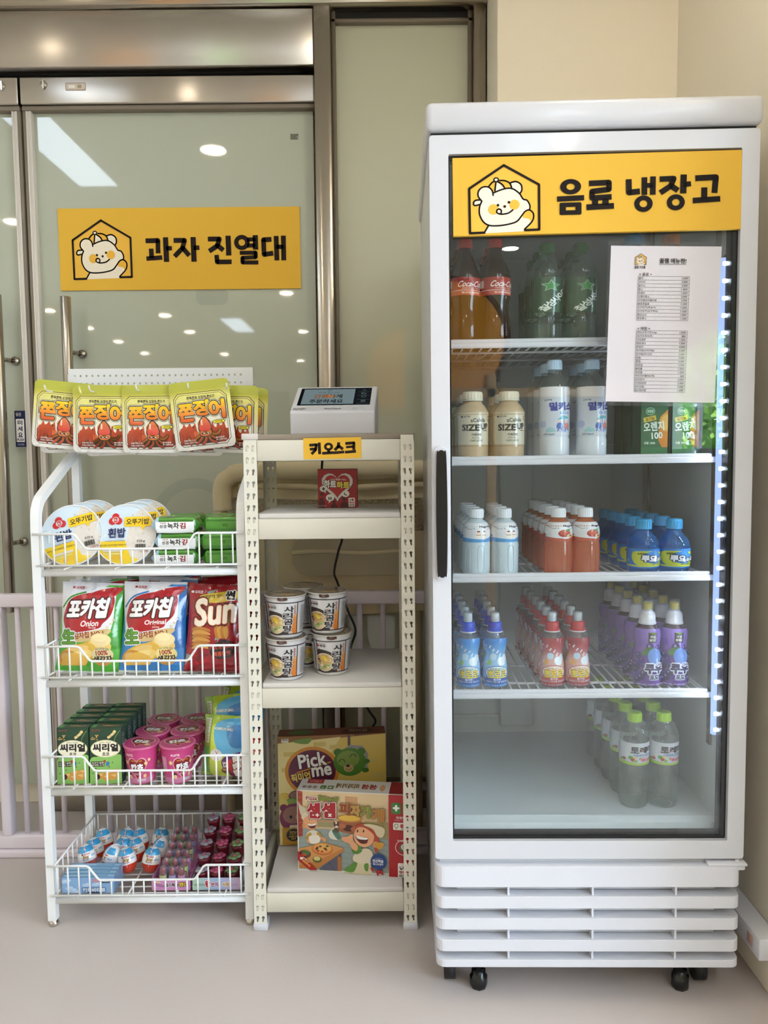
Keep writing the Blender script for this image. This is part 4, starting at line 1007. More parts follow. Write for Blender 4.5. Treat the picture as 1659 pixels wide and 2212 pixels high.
for k, (px_, py_, Y, rz_, yaw, pr) in enumerate(PACKS):
    if k < 3 and pr == k and False: pass
    o = protos[pr] if not protos[pr].get('label') else dup(protos[pr], (0, 0, 0))
    p = at(px_, py_, Y); tag(o, PL[k], 'snack pouch', 'squid snack pouches on the hooks')
    M = Matrix.Translation(p) @ Matrix.Rotation(yaw, 4, 'Z') @ Matrix.Rotation(-rz_, 4, 'Y') @ Matrix.Translation((0, 0, PH * .405))
    o.matrix_world = M

# --- rice bowls
def rice_art():
    a = Art(400, 400); a.ell(200, 200, 200, 200, '#cfe0ec', 48)
    circ = lambda ang: (200 + 196 * math.cos(ang), 200 + 196 * math.sin(ang))
    a.poly([circ(t * PI / 180) for t in range(12, 172, 6)], '#f0cf1e')
    a.poly([circ(t * PI / 180) for t in range(-60, 66, 6)] + [(235, 345), (205, 260), (225, 150), (270, 60)], '#ddd6cc')
    rd = random.Random(2)
    for k in range(60):
        x, y = rd.uniform(230, 385), rd.uniform(70, 320)
        if math.hypot(x - 200, y - 200) < 188: a.ell(x, y, 9, 5, rd.choice(['#ebe6de', '#e6dfd6', '#cfc7bc']), 8, rd.uniform(0, 3), lay=30)
    a.k = 31
    for cx, cy in ((118, 112), (138, 84), (158, 112)): a.ell(cx, cy, 24, 24, '#c8232b', lay=40)
    a.k = 41; a.ring(138, 104, 21, 19, 3, '#f3e9e6'); a.text('오뚜기', 118, 96, 158, 114, '#f6eeee', .03)
    a.rect(196, 88, 366, 152, '#f2c81e', 6); a.poly([(300, 150), (330, 150), (318, 178)], '#f2c81e'); a.text('오뚜기밥', 208, 100, 354, 140, '#2a2320', .05)
    a.text('흰밥', 92, 158, 206, 222, '#1f2b60', .06); a.text('COOKED WHITE RICE', 70, 236, 200, 246, '#6b7aa5', .01); a.text('국내산 쌀로 맛있게 밥을 지었습니다', 24, 262, 214, 274, '#7a6416', .02)
    a.rect(60, 296, 190, 312, '#d9d2c0'); a.rect(64, 318, 180, 330, '#e3d77a'); a.ell(150, 350, 40, 12, '#e6bc10')
    for k in range(12): a.rect(268 + k * 5.5, 268, 271 + k * 5.5 + (k % 3), 300, '#33302e', lay=60)
    a.k = 61; a.text('210 g', 278, 240, 330, 258, '#55504a', .03); a.text('100%', 300, 306, 350, 322, '#8a3a3a')
    a.ring(200, 200, 199, 199, 6, '#e8e6e2', 48)
    return a
def rice_bowl():
    r = thing('rice_bowl', None, 'rice bowl'); RA = rice_art()
    b = MB().lathe([(.0665, 0), (.067, .002), (.064, .004), (.055, .036), (.05, .041), (0, .041)], 36); b.build('bowl', M_plastic, r, None, (-PI / 2, 0, 0))
    b = MB(); RA.into(b, lambda u, v, h: ((u - .5) * .134, -h - .0008 - .003 * max(0, 1 - ((u - .5) ** 2 + (v - .5) ** 2) * 4.2), (v - .5) * .134), 12, 12, step=4e-5, clip=False)
    b.build('film_lid', M_foil, r); return r
rb = rice_bowl(); first = True
for (px_, py_, tilt, roll, desc) in ((156, 1182, .28, -.28, 'beside the rack post'), (271, 1178, .26, -.03, 'next to the seaweed packs')):
    for j in range(3):
        Y = 1.833 + .052 * j; x = wx(px_, 1.83, .94) + .006 * j; z = FLOOR[0] + .0665 * 1.12 * math.cos(tilt) + .0065 + .003 * j
        lab = '%s instant rice bowl in the row %s' % (('front', 'middle', 'rearmost')[j], desc)
        q = rb if first else dup(rb, (0, 0, 0)); first = False
        tag(q, lab, 'rice bowl', 'instant rice bowls'); q.matrix_world = Matrix.Translation((x, Y, z)) @ Matrix.Rotation(-tilt, 4, 'X') @ Matrix.Rotation(roll + .1 * j * (1 if roll < -.1 else -1), 4, 'Y') @ Matrix.Scale(1.12, 4)

# --- seaweed packs
def seaweed(name, W, D, H, white):
    b = MB(); n = 12
    end = lin('#9fc4de') if white else lin('#4f8a2c'); g1, g2 = lin('#4d9030'), lin('#35711f')
    def body(u, v):  # wrapped brick with soft edges, lying along x
        a = u * 2 * PI; cy, cz = math.cos(a), math.sin(a); k = .26
        y = D / 2 * (abs(cy) ** k) * (1 if cy >= 0 else -1); z = H / 2 * (abs(cz) ** k) * (1 if cz >= 0 else -1)
        t = (v - .5) * 2; s_ = 1 - max(0, (abs(t) - .74) / .26) ** .9 * .93
        x = W / 2 * t; return (x, y * (1 - (1 - s_) * .45), H / 2 + z * s_ * (1 + .03 * math.sin(9 * v + 5 * u)))
    def colr(u, v):
        if white and .5 < u < 1 - .0 and .14 < v < .86: return lin('#e4e8ea')
        if white and v < .2: return end
        return g1 if math.sin(7 * u) > 0 else g2
    b.grid(body, 28, 22, colr)
    a = Art(300, 120)
    if white:
        a.rect(0, 0, 300, 120, '#e9ecee'); a.text('성경', 30, 52, 84, 84, '#23262b', .05); a.text('지도표', 34, 32, 82, 47, '#8e3a37', .03); a.text('녹차', 92, 34, 182, 90, '#1f2420', .06); a.text('김', 188, 34, 234, 90, '#8f2126', .07)
        a.poly(smooth([(170, 30), (160, 14), (158, 4), (172, 14)], True), '#4f9a3a'); a.poly(smooth([(174, 30), (184, 14), (192, 6), (188, 22)], True), '#3f8a30')
    else:
        a.rect(0, 0, 300, 120, '#4b8c2c'); a.text('녹차김', 160, 44, 210, 76, '#23451a', .03); a.rect(0, 96, 300, 104, '#3a7423')
    a.into(b, lambda u, v, h: ((u - .5) * W * .76, -D / 2 * .985 - .0006 - h + .004 * (2 * abs(v - .5)) ** 4, H * (.10 + .80 * v)), 6, 6, step=4e-5)
    return b.build(name, M_foil)
sw = seaweed('seaweed_pack', .120, .06, .0395, True); sg = seaweed('seaweed_pack', .098, .06, .0395, False)
first = [True, True]
def place_sw(kind, px_, Y, lvl, rz_, lab, dz=0):
    src = (sw, sg)[kind]; o = src if first[kind] else dup(src, (0, 0, 0)); first[kind] = False
    tag(o, lab, 'seaweed pack', 'seaweed snack packs'); o.location = (wx(px_, Y - .03, .93), Y, FLOOR[0] + .002 + lvl * .040 + dz); o.rotation_euler = (0, 0, rz_)
for l, nm in enumerate(('bottom', 'middle', 'top')):
    place_sw(0, (376, 383, 378)[l], 1.842 - .004 * (l == 2), l, (.03, -.02, .04)[l], '%s white-fronted seaweed pack in the front stack' % nm)
    place_sw(1, (478, 472, 480)[l], 1.838, l, (-.05, .04, -.02)[l], '%s green seaweed pack in the front stack by the corner post' % nm)
for l, nm in enumerate(('lowest', 'middle', 'highest')):
    place_sw(1, 400, 1.925, l, .03, '%s green seaweed pack behind the white-fronted stack' % nm, .0001); place_sw(1, 478, 1.925, l, -.04, '%s green seaweed pack behind the green front stack' % nm)

# --- crisp bags
def crisp_art(onion):
    a = Art(300, 430); c1 = '#4faa32' if onion else '#2f7fc4'; c2 = '#3d9526' if onion else '#1f66ae'
    a.rect(0, 0, 300, 430, '#dcdde2'); a.poly(smooth([(-20, 150), (60, 60), (180, 30), (330, 10), (330, 460), (-30, 460)], True), c1); a.poly([(0, 120), (0, 20), (300, 20), (300, 40), (270, 150), (250, 230), (120, 270), (20, 260)], '#e2e2e6')
    a.poly(smooth([(268, 40), (300, 30), (310, 200), (300, 300), (230, 300), (262, 180)], True), c2)
    a.line(smooth([(10, 120), (50, 70), (120, 45)]), 8, c1)
    a.poly(smooth([(20, 150), (50, 80), (130, 50), (230, 45), (262, 80), (250, 150), (215, 190), (190, 215), (60, 235), (25, 200)], True), '#a91522')
    a.poly(smooth([(130, 60), (200, 30), (290, 20), (260, 60), (180, 75)], True), '#b41a26')
    a.text('포카칩', 38, 74, 236, 170, '#f4f2f0', .10, out=(('#43121a', 7),), shear=.22, rot=-.07); a.text('Onion' if onion else 'Original', 112, 176, 196 if onion else 214, 204, '#f2ede8', .02, shear=.2, rot=-.06); a.text('어니언' if onion else '오리지널', 150, 206, 184, 215, '#e9d5d0', .02)
    a.poly(smooth([(70, 262), (120, 236), (240, 214), (240, 240), (120, 280)], True), '#cdb27c'); a.text('감자칩 NO.1', 84, 226, 222, 258, '#8c1e22', .05, rot=-.13)
    a.text('生', 18, 222, 88, 292, '#5f9a2e', .07, out=(('#f1f0ea', 8), ('#35691f', 3)), rot=-.08)
    rd = random.Random(4)
    for (cx, cy, rx, ry, rot, c) in ((150, 320, 80, 42, -.5, '#d9a83c'), (205, 290, 52, 36, .3, '#e4c06a'), (210, 265, 46, 30, .1, '#e9d29a'), (100, 330, 90, 38, -.35, '#dcae44'), (70, 370, 60, 48, .4, '#c98f35'), (110, 350, 64, 30, -.4, '#ecca72')): a.ell(cx, cy, rx, ry, c, 20, rot); a.ell(cx - 6, cy - 8, rx * .7, ry * .55, mixc(lin(c), (1, .9, .55), .25), 16, rot)
    a.poly(smooth([(30, 370), (80, 330), (150, 360), (110, 420), (40, 425)], True), '#e1b24e'); a.poly(smooth([(10, 400), (160, 390), (300, 380), (300, 440), (0, 440)], True), c1)
    a.ell(216, 352, 44, 40, '#b98a3c'); a.ell(216, 336, 48, 36, '#ecd98c' if not onion else '#d8c796'); a.text('100%', 186, 316, 240, 340, '#9a2b20', .06, rot=-.1); a.text('생감자', 176, 342, 258, 372, '#241c18', .09, rot=-.05); a.text('국산 감자로 만든', 184, 302, 246, 313, '#54402a', .02, arc=5)
    a.ell(60, 24, 8, 5, '#b32b2f'); a.text('오리온', 70, 18, 112, 32, '#b32b2f', .03); a.rect(0, 0, 300, 10, '#cfd0d4'); a.rect(0, 420, 300, 430, '#c9d4c9')
    for x, y in ((252, 190), (238, 206), (262, 172)): a.text('*', x - 7, y - 7, x + 7, y + 7, '#d9c9a5', .05)
    return a
def sun_art():
    a = Art(300, 430); a.rect(0, 0, 300, 430, '#a01824'); rd = random.Random(9)
    for k in range(26): x, y = rd.uniform(0, 300), rd.uniform(0, 430); a.poly([(x, y), (x + rd.uniform(20, 70), y + rd.uniform(-20, 30)), (x + rd.uniform(-10, 30), y + rd.uniform(20, 60))], rd.choice(['#c2242c', '#7e101c', '#b51d28', '#4a1418', '#8fa29a']))
    a.poly(smooth([(60, 60), (150, 40), (260, 30), (250, 70), (120, 90)], True), '#d8b93a'); a.text('태양의 맛!', 84, 50, 176, 68, '#3a1a12', .05, rot=-.1); a.text('썬', 196, 28, 250, 72, '#17110f', .1, out=(('#e9e3d8', 5),))
    a.text('Sun', 38, 60, 262, 196, '#f1e6d4', .06, out=(('#2a0f10', 9), ('#d9602a', 3)), shear=.12, rot=-.12)
    for k in range(6): a.poly(smooth([(30 + k * 3, 216 + k * 17), (70, 206 + k * 17), (120, 214 + k * 17), (130, 228 + k * 17), (80, 224 + k * 17), (34, 232 + k * 17)], True), '#d49a4c' if k % 2 else '#b97a34')
    for k in range(4): a.poly(smooth([(150 + k * 16, 215), (170 + k * 16, 200), (180 + k * 16, 240), (165 + k * 16, 262)], True), '#cf9448' if k % 2 else '#b5762f')
    a.poly([(120, 300), (170, 280), (200, 262), (250, 275), (270, 310), (240, 350), (180, 362), (140, 345)], '#27100f'); a.text('Hot & Spicy', 130, 285, 256, 318, '#c93a2c', .03, rot=-.15); a.text('매콤한맛', 150, 322, 240, 346, '#e05a34', .06, rot=-.12)
    a.ell(20, 40, 9, 6, '#e8ddd8'); a.text('오리온', 32, 32, 78, 48, '#e8ddd8', .03); a.rect(0, 0, 300, 10, '#8f1420'); a.rect(0, 420, 300, 430, '#7e101c')
    return a
bags = [bag('crisp_bag', crisp_art(True), .158, .222, .052, '#b8c4b8', 1, .1), bag('crisp_bag', crisp_art(False), .160, .222, .052, '#b6c2cc', 2, .08), bag('crisp_bag', sun_art(), .142, .215, .050, '#7e1520', 3, .06)]
BN = ['green onion-flavour crisp bag', 'blue original-flavour crisp bag', 'red sun crisp bag']
zz = FLOOR[1] + .002
for k, (px_, x2, rolls) in enumerate(((186, .010, (.045, -.05, .06)), (325, .012, (.03, .04, -.05)), (457, .010, (.05, -.02, -.03)))):
    X = wx(px_, 1.82, .7)
    for j in range(3):
        o = bags[k] if j == 0 else dup(bags[k], (0, 0, 0)); tag(o, '%s %s in its row on the second tier' % (('frontmost', 'middle', 'rearmost')[j], BN[k]), 'crisp bag', 'crisp bags on the rack')
        o.matrix_world = Matrix.Translation((X + x2 * j, 1.832 + .062 * j, zz + (.004, .006, .005)[j])) @ Matrix.Rotation(-.13 + .02 * j, 4, 'X') @ Matrix.Rotation(rolls[j], 4, 'Y') @ Matrix.Rotation((.05, -.08, .1)[j], 4, 'Z')

# --- cereal snack cartons
def cereal_art():
    a = Art(210, 370); a.rect(0, 0, 210, 370, '#1f3d2b'); a.rect(0, 0, 210, 60, '#24452f'); rd = random.Random(1)
    a.ell(20, 18, 6, 6, '#a03434'); a.text('LOTTE', 30, 12, 70, 24, '#8d3a36', .03)
    for k in range(16):
        t = k / 15; a.ell(122 + 66 * t - 20 * t * t, 62 - 44 * t + (10 if k % 2 else 0), 9, 4.5, '#d8b878' if k % 3 else '#e9d6a4', 8, -.9 + t)
    for k in range(9): a.ell(10 + 22 * rd.random() + 4 * k, 50 + 30 * rd.random(), 7, 3.5, '#c9a45c', 8, rd.uniform(-1, 1))
    a.line(smooth([(160, 100), (172, 60), (200, 20)]), 3, '#8fae5a')
    a.poly(smooth([(0, 215), (60, 190), (150, 182), (215, 195), (215, 380), (-5, 380)], True), '#8bbd62')
    a.rect(0, 350, 210, 370, '#86b95c')
    a.ell(105, 138, 99, 58, '#d9cf9e', 30); a.ell(105, 138, 94, 53, '#f1ead0', 30); a.text('씨리얼', 20, 104, 190, 158, '#231d19', .09); a.text('초코', 82, 162, 130, 184, '#2a231d', .06); a.text('맛있는 씨리얼', 66, 92, 140, 102, '#9a8a62', .02)
    a.rect(10, 222, 96, 256, '#1c2420'); a.text('초코가 듬뿍', 14, 226, 92, 238, '#e9e2cc', .04); a.text('바삭한 스낵', 14, 241, 92, 252, '#e9e2cc', .04)
    a.ell(118, 238, 12, 16, '#3f78b5', 12, .4); a.ell(98, 222, 8, 10, '#b0452e', 10)
    for x, y in ((40, 268), (128, 258), (60, 278), (150, 230), (20, 300)): a.ell(x, y, 5, 3, '#1f3320', 8, rd.uniform(0, 2))
    for (x, y, s_) in ((70, 318, 1), (120, 300, .9), (168, 292, .9), (110, 330, 1.0), (160, 322, 1.05)): a.poly([(x - 30 * s_, y - 12 * s_), (x + 22 * s_, y - 24 * s_), (x + 32 * s_, y + 10 * s_), (x - 18 * s_, y + 24 * s_)], '#d69a45'); a.poly([(x - 22 * s_, y - 10 * s_), (x + 16 * s_, y - 18 * s_), (x + 8 * s_, y + 4 * s_)], '#eac07a')
    a.ell(52, 324, 16, 19, '#3b1f14', 14, .3); a.ell(50, 324, 8, 11, '#1d0f0a', 12)
    return a
ta = Art(210, 60); ta.rect(0, 0, 210, 60, '#2a4a33'); ta.rect(4, 6, 34, 54, '#4f9a4a'); ta.ell(110, 30, 40, 10, '#8a6a3a', 14, .1)
for k in range(7): ta.ell(80 + k * 16, 28 - 6 * math.sin(k), 10, 5, '#c39a58', 8, .4)
sa = Art(60, 370); sa.rect(0, 0, 60, 370, '#1d3a3a')
for k in range(16): sa.rect(8, 40 + k * 18, 30 + (k * 13) % 24, 45 + k * 18, '#9fb3a6', lay=2)
CB = (.0775, .031, .138)
cb = card_box('cereal_carton', *CB, cereal_art(), '#1e3c2c', ta, sa)
for c, (px_, nm) in enumerate(((158, 'column by the rack post'), (229, 'column next to the pink cups'))):
    for j in range(5):
        o = cb if (c, j) == (0, 0) else dup(cb, (0, 0, 0)); tag(o, 'green cereal snack carton, %s from the front in the %s' % (ORD[j], nm), 'snack box', 'green cereal snack cartons')
        o.matrix_world = Matrix.Translation((wx(px_, 1.815, .39) + .0005 * j, 1.812 + .0385 * j + .006 * c * (j > 0), FLOOR[2] + .0036)) @ Matrix.Rotation(-.06, 4, 'X') @ Matrix.Rotation(.02 * c, 4, 'Z')

# --- pink biscuit cups
def heart(cx, cy, s_, n=26): return [(cx + s_ * 16 * math.sin(t) ** 3 / 16, cy - s_ * (13 * math.cos(t) - 5 * math.cos(2 * t) - 2 * math.cos(3 * t) - math.cos(4 * t)) / 16) for t in [2 * PI * k / n for k in range(n)]]
def cup_art():
    a = Art(520, 300); a.rect(0, 0, 520, 300, grad('#c23a78', '#d0568a', 0, 300)); a.rect(0, 250, 520, 300, '#cf7ea4')
    a.poly(heart(300, 150, 118), '#e6a9bd'); a.poly(heart(300, 150, 106), '#8e1022'); a.text('칸쵸', 222, 116, 378, 188, '#f7f3f3', .13, out=(('#3b0a14', 5),), rot=-.04); a.text('choco', 262, 196, 340, 222, '#d9a9b0', .03); a.text('바삭한 초코 과자', 232, 84, 362, 100, '#e8b84a', .04)
    a.ell(176, 42, 9, 9, '#f3e6ec'); a.text('LOTTE', 190, 32, 262, 52, '#f6eef2', .05)
    for x, y, r in ((160, 112, 22), (404, 118, 20), (392, 232, 22), (440, 90, 16)): a.ell(x, y, r, r * .9, '#e2b878'); a.ell(x, y, r * .55, r * .5, '#f0d7a6')
    a.ell(196, 232, 36, 30, '#2c1210'); a.ell(206, 240, 26, 20, '#e6c890'); a.ell(190, 216, 12, 10, '#5b2018')
    a.rect(30, 60, 110, 200, '#d58bb0');
    for k in range(12): a.rect(36, 68 + k * 11, 90 + (k * 7) % 16, 72 + k * 11, '#f1dde7', lay=40)
    a.k = 41; a.rect(300, 258, 400, 276, '#e9e3e6'); a.text('88 g (410 kcal)', 308, 261, 392, 273, '#3a2a30', .02)
    return a
def cup_lid_art():
    a = Art(300, 300); a.ell(150, 150, 150, 150, '#d9749f', 40); a.ell(150, 150, 140, 140, '#c8407c', 40); a.poly(heart(150, 140, 112), '#e39ab4'); a.poly(heart(150, 140, 102), '#98142a'); a.text('칸쵸', 80, 104, 220, 172, '#f7f3f3', .12, out=(('#3b0a14', 5),)); a.ell(232, 190, 26, 20, '#e2b878'); a.text('초코', 120, 186, 176, 204, '#e8b84a', .04); return a
def pink_cup():
    r = thing('biscuit_cup', None, 'snack cup'); P = [(.0305, 0), (.032, .003), (.0415, .091), (.0415, .093)]
    b = MB().lathe([(0, .002), (.0305, 0), (.032, .003), (.0412, .089), (.0412, .092)], 36, col=lin('#c8487f')); cup_art().into(b, wrapf(P, .003, .088, 2.9), 20, 2, step=4e-5); b.build('paper_cup', M_card, r)
    b = MB().lathe([(.0425, .0905), (.0445, .0915), (.0445, .094), (.0435, .095), (.0, .0952)], 36, col=lin('#d2608f')); b.box(-.008, -.052, .0925, .008, -.043, .0935, lin('#d2608f'))
    cup_lid_art().into(b, lambda u, v, h: ((u - .5) * .086, (v - .5) * .086, .0952 + h), clip=False, step=4e-5); b.build('peel_lid', M_foil, r); return r
pc = pink_cup()
for c, (px_, nm) in enumerate(((303, 'column next to the cereal cartons'), (381, 'column next to the bagged snacks'))):
    for j in range(3):
        o = pc if (c, j) == (0, 0) else dup(pc, (0, 0, 0)); tag(o, 'pink chocolate biscuit cup, %s in the %s' % (('front one', 'middle one', 'rear one')[j], nm), 'snack cup', 'pink biscuit cups')
        o.location = (wx(px_ + 3, 1.835, .39) + .004 * j, 1.838 + .0835 * j, FLOOR[2] + .002); o.rotation_euler = (0, 0, (-.25, .35)[c] * (1 - .4 * j))

# --- bagged chocolate ball snacks lying on their sides
def ball_art():
    a = Art(240, 340); a.rect(0, 0, 240, 340, '#a8c234'); a.poly(smooth([(40, 60), (200, 40), (250, 200), (220, 340), (60, 340), (30, 200)], True), '#c8d84a')
    a.poly(smooth([(70, 40), (240, 20), (250, 160), (180, 220), (90, 190)], True), '#62b2dc'); a.poly(smooth([(130, 60), (230, 50), (240, 150), (160, 160)], True), '#3f86c4')
    a.rect(0, 0, 46, 340, '#7a9a34'); a.rect(8, 20, 38, 150, '#c9cfae'); a.rect(8, 170, 38, 320, '#4f9246')
    for k in range(15): a.rect(12, 28 + k * 8, 34 - (k * 5) % 9, 31 + k * 8, '#555c40', lay=20)
    a.k = 21; a.ell(82, 212, 34, 34, '#e8e4dc'); a.line(ellp(62, 212, 22, 30, 14, -1, 1), 2.5, '#b5443c'); a.line(ellp(106, 212, 22, 30, 14, 2.2, 4.1), 2.5, '#b5443c')
    a.poly(smooth([(110, 250), (150, 205), (240, 195), (250, 330), (150, 335)], True), '#5a1c68'); a.poly(smooth([(130, 262), (160, 225), (240, 215), (250, 320), (160, 322)], True), '#c2242c')
    for k, ch in enumerate('홈런볼'): a.text(ch, 158, 214 + k * 40, 214, 252 + k * 40, '#f5f1ea', .14, out=(('#7d1620', 5),), rot=1.45)
    a.text('초코', 112, 250, 148, 274, '#f2e8d8', .08, rot=1.45); a.ell(128, 300, 20, 20, '#6b3520'); a.ell(122, 294, 9, 8, '#c98a4a'); a.text('HOMERUN BALL', 60, 60, 160, 74, '#f3f1e2', .03)
    return a
hb = bag('ball_snack_bag', ball_art(), .125, .150, .058, '#9bb032', 6, .05); hb2 = bag('ball_snack_bag', ball_art(), .125, .182, .056, '#9bb032', 8, .05)
for j, (dx, dy, dz, rot, nm) in enumerate(((0, 0, 0, .05, 'front bag of chocolate balls with baseball print beside the pink cups'), (.012, .066, .0, -.12, 'second bag of chocolate balls behind the front one'), (.004, .13, .004, .12, 'third bag of chocolate balls at the back'))):
    o = hb if j == 0 else hb2 if j == 1 else dup(hb2, (0, 0, 0)); tag(o, nm, 'snack bag', 'bags of chocolate ball snacks')
    o.matrix_world = Matrix.Translation((wx(484, 1.83, .41) + dx, 1.845 + dy, FLOOR[2] + .006 + dz)) @ Matrix.Rotation(-.12, 4, 'X') @ Matrix.Rotation(rot, 4, 'Y') @ Matrix.Rotation(-.12, 4, 'Z')

# --- bottom basket: blue boxes in a clear tray
FB = FLOOR[3] + .002
def blue_art():
    a = Art(380, 120); a.rect(0, 0, 380, 120, '#8db4de'); rd = random.Random(8)
    for k in range(9): x, y = rd.uniform(0, 380), rd.uniform(0, 120); a.ell(x, y, 26, 13, '#b9d3ee'); a.ell(x + 16, y - 7, 17, 11, '#c6dcf2')
    a.ell(250, 24, 28, 14, '#c996a8', 16, .2); a.rect(296, 16, 350, 42, '#1f3152', 4); a.text('비타민', 304, 22, 344, 36, '#d9e4f2', .03)
    a.text('키커비타쮸', 150, 78, 318, 114, '#e9f2fa', .08, out=(('#2e5690', 5),)); a.rect(190, 112, 270, 120, '#1f3152'); return a
tb = Art(380, 120); tb.rect(0, 0, 380, 120, '#7fb0d6'); tb.poly(smooth([(0, 40), (200, 20), (380, 50), (380, 90), (200, 70), (0, 95)], True), '#a5cbe6'); tb.text('키커비타쮸', 190, 34, 330, 78, '#5288b4', .07); tb.rect(0, 104, 380, 120, '#5f93bd')
tr = thing('clear_tray', 'clear plastic tray holding the light blue sweet boxes', 'tray', (wx(190, 1.80, .085), 1.8, FB))
b = MB(); W2, D2 = .068, .070
for q in ((-W2, 0, 0, W2, D2, .001), (-W2, 0, 0, -W2 + .0007, D2, .05), (W2 - .0007, 0, 0, W2, D2, .05), (-W2, D2 - .0007, 0, W2, D2, .055)): b.box(*q)
b.build('tray_shell', M_film, tr)
bb = card_box('sweet_box', .128, .0158, .040, blue_art(), '#7fb0d6', tb)
for j in range(4):
    o = bb if j == 0 else dup(bb, (0, 0, 0)); tag(o, 'light blue sweet box with clouds, %s from the front in the clear tray' % ORD[j], 'sweet box', 'light blue sweet boxes'); o.location = (tr.location.x, 1.8012 + .0166 * j, FB + .0012)

# --- chocolate eggs
EP = [(0, .0), (.009, .0005), (.0165, .007), (.0215, .018), (.0235, .029), (.0225, .040), (.0190, .051), (.0135, .059), (.0065, .0638), (0, .065)]
def egg_fn():
    pp = [(r, z) for r, z in smooth(EP, False, 4)]
    def R(z):
        for (r1, za), (r2, zb) in zip(pp, pp[1:]):
            if za <= z <= zb and zb > za: return r1 + (r2 - r1) * (z - za) / (zb - za)
        return 0
    return pp, R
EPP, ER = egg_fn()
def egg():
    r = thing('chocolate_egg', None, 'chocolate egg')
    z0 = .0255; lo = [(a_, z) for a_, z in EPP if z < z0] + [(ER(z0), z0)]; hi = [(ER(z0), z0)] + [(a_, z) for a_, z in EPP if z > z0]
    MB().lathe(lo, 28, col=lin('#c8361c')).build('lower_shell', M_foil, r)
    b = MB().lathe(hi, 28, col=lin('#e9e6e4'))
    a = Art(400, 320); a.rect(0, 0, 400, 320, '#ece9e7'); a.poly([(0, 0), (400, 0), (400, 92)] + [(400 - 20 * k, 128 - 40 * math.sin(PI * k / 20) * -.2) for k in range(1, 20)] + [(0, 120)], '#3a9cd0')
    for x, y, c in ((180, 62, '#d8a9a0'), (212, 56, '#b5363a'), (196, 76, '#e9d9d0')): a.ell(x, y, 17, 11, c)
    a.text('Kinder', 130, 138, 270, 184, '#b3202a', .06, out=(('#f0eeec', 4),)); a.text('K', 126, 138, 158, 182, '#1f1a1a', .07); a.text('Joy', 140, 188, 250, 262, '#c49a3a', .08, out=(('#5a3a1a', 4),)); a.rect(280, 205, 352, 232, '#4a9bd0', 8); a.text('초콜릿', 288, 209, 344, 227, '#e9f2f7', .04); a.text('CRUNCHY', 142, 266, 250, 288, '#8a2a20', .08)
    a.into(b, lambda u, v, h: (lambda z, t: ((ER(z) + h + .0003) * math.sin(t), -(ER(z) + h + .0003) * math.cos(t), z))(z0 + v * (.0645 - z0), (u - .5) * 2.7), 14, 10, step=4e-5)
    b.build('upper_shell', M_foil, r)
    b = MB(); b.prism(ellp(0, .036, .0255, .033, 24), -.0004, .0004, 'x'); b.build('rim_flange', M_plastic, r)
    return r
eg = egg()
EGG = [(193, 1847, .35, 0), (235, 1844, -.75, 1), (279, 1852, .25, 2), (322, 1852, .02, 3), (209, 1818, .3, 4), (260, 1819, .1, 5), (298, 1820, .25, 6), (339, 1822, -.7, 7), (229, 1803, .2, 8), (266, 1801, 0, 9), (306, 1800, .15, 10), (342, 1797, .1, 11)]
ECOL = ['nearest the corner post', 'second from the corner post', 'third from the corner post', 'next to the lipsticks']
for (px_, py_, yaw, k) in EGG:
    j, c = divmod(k, 4); Y = (1.888, 1.939, 1.988)[j]
    if k in (0, 1): Y = 1.898
    o = eg if k == 0 else dup(eg, (0, 0, 0)); tag(o, 'chocolate egg with blue crown, %s row, %s' % (('front', 'middle', 'back')[j], ECOL[c]), 'chocolate egg', 'chocolate surprise eggs')
    o.matrix_world = Matrix.Translation((wx(px_, Y, .1), Y, FB + .004 + (.004 if k in (0, 1) else 0))) @ Matrix.Rotation(yaw, 4, 'Z') @ Matrix.Rotation(-.22, 4, 'X') @ Matrix.Rotation(.16 * (1 if k % 2 else -1), 4, 'Y') @ Matrix.Scale(1.0, 4)

# --- lipstick sweets in a pink tray
lx0, lx1 = wx(328, 1.812, .08), wx(411, 1.812, .08)
tk = thing('pink_tray', 'pink card tray of lipstick sweets with dark lettering', 'tray', ((lx0 + lx1) / 2, 1.812, FB))
b = MB(); w2 = (lx1 - lx0) / 2; ca = lin('#d38fbe'); dl_ = .172
for q in ((-w2, 0, 0, w2, dl_, .0015), (-w2, 0, 0, w2, .0012, .030), (-w2, 0, 0, -w2 + .001, dl_, .03), (w2 - .001, 0, 0, w2, dl_, .03), (-w2, dl_ - .001, 0, w2, dl_, .03)): b.box(*q, ca)
a = Art(400, 120); a.rect(0, 0, 400, 120, '#cf8fc0'); a.poly(smooth([(20, 40), (110, 60), (170, 90), (60, 80)], True), '#b0709f'); a.ell(60, 36, 40, 9, '#d8c08a', 14, .15); a.text('립스틱', 140, 44, 240, 84, '#221c26', .09, out=(('#e9d9e6', 5),)); a.text('캔디', 286, 40, 372, 84, '#e6c53c', .09, out=(('#221c26', 6),)); a.text('팝', 246, 50, 280, 84, '#221c26', .06)
a.into(b, flat(2 * w2, .03, 0)); b.build('card_tray', M_card, tk)
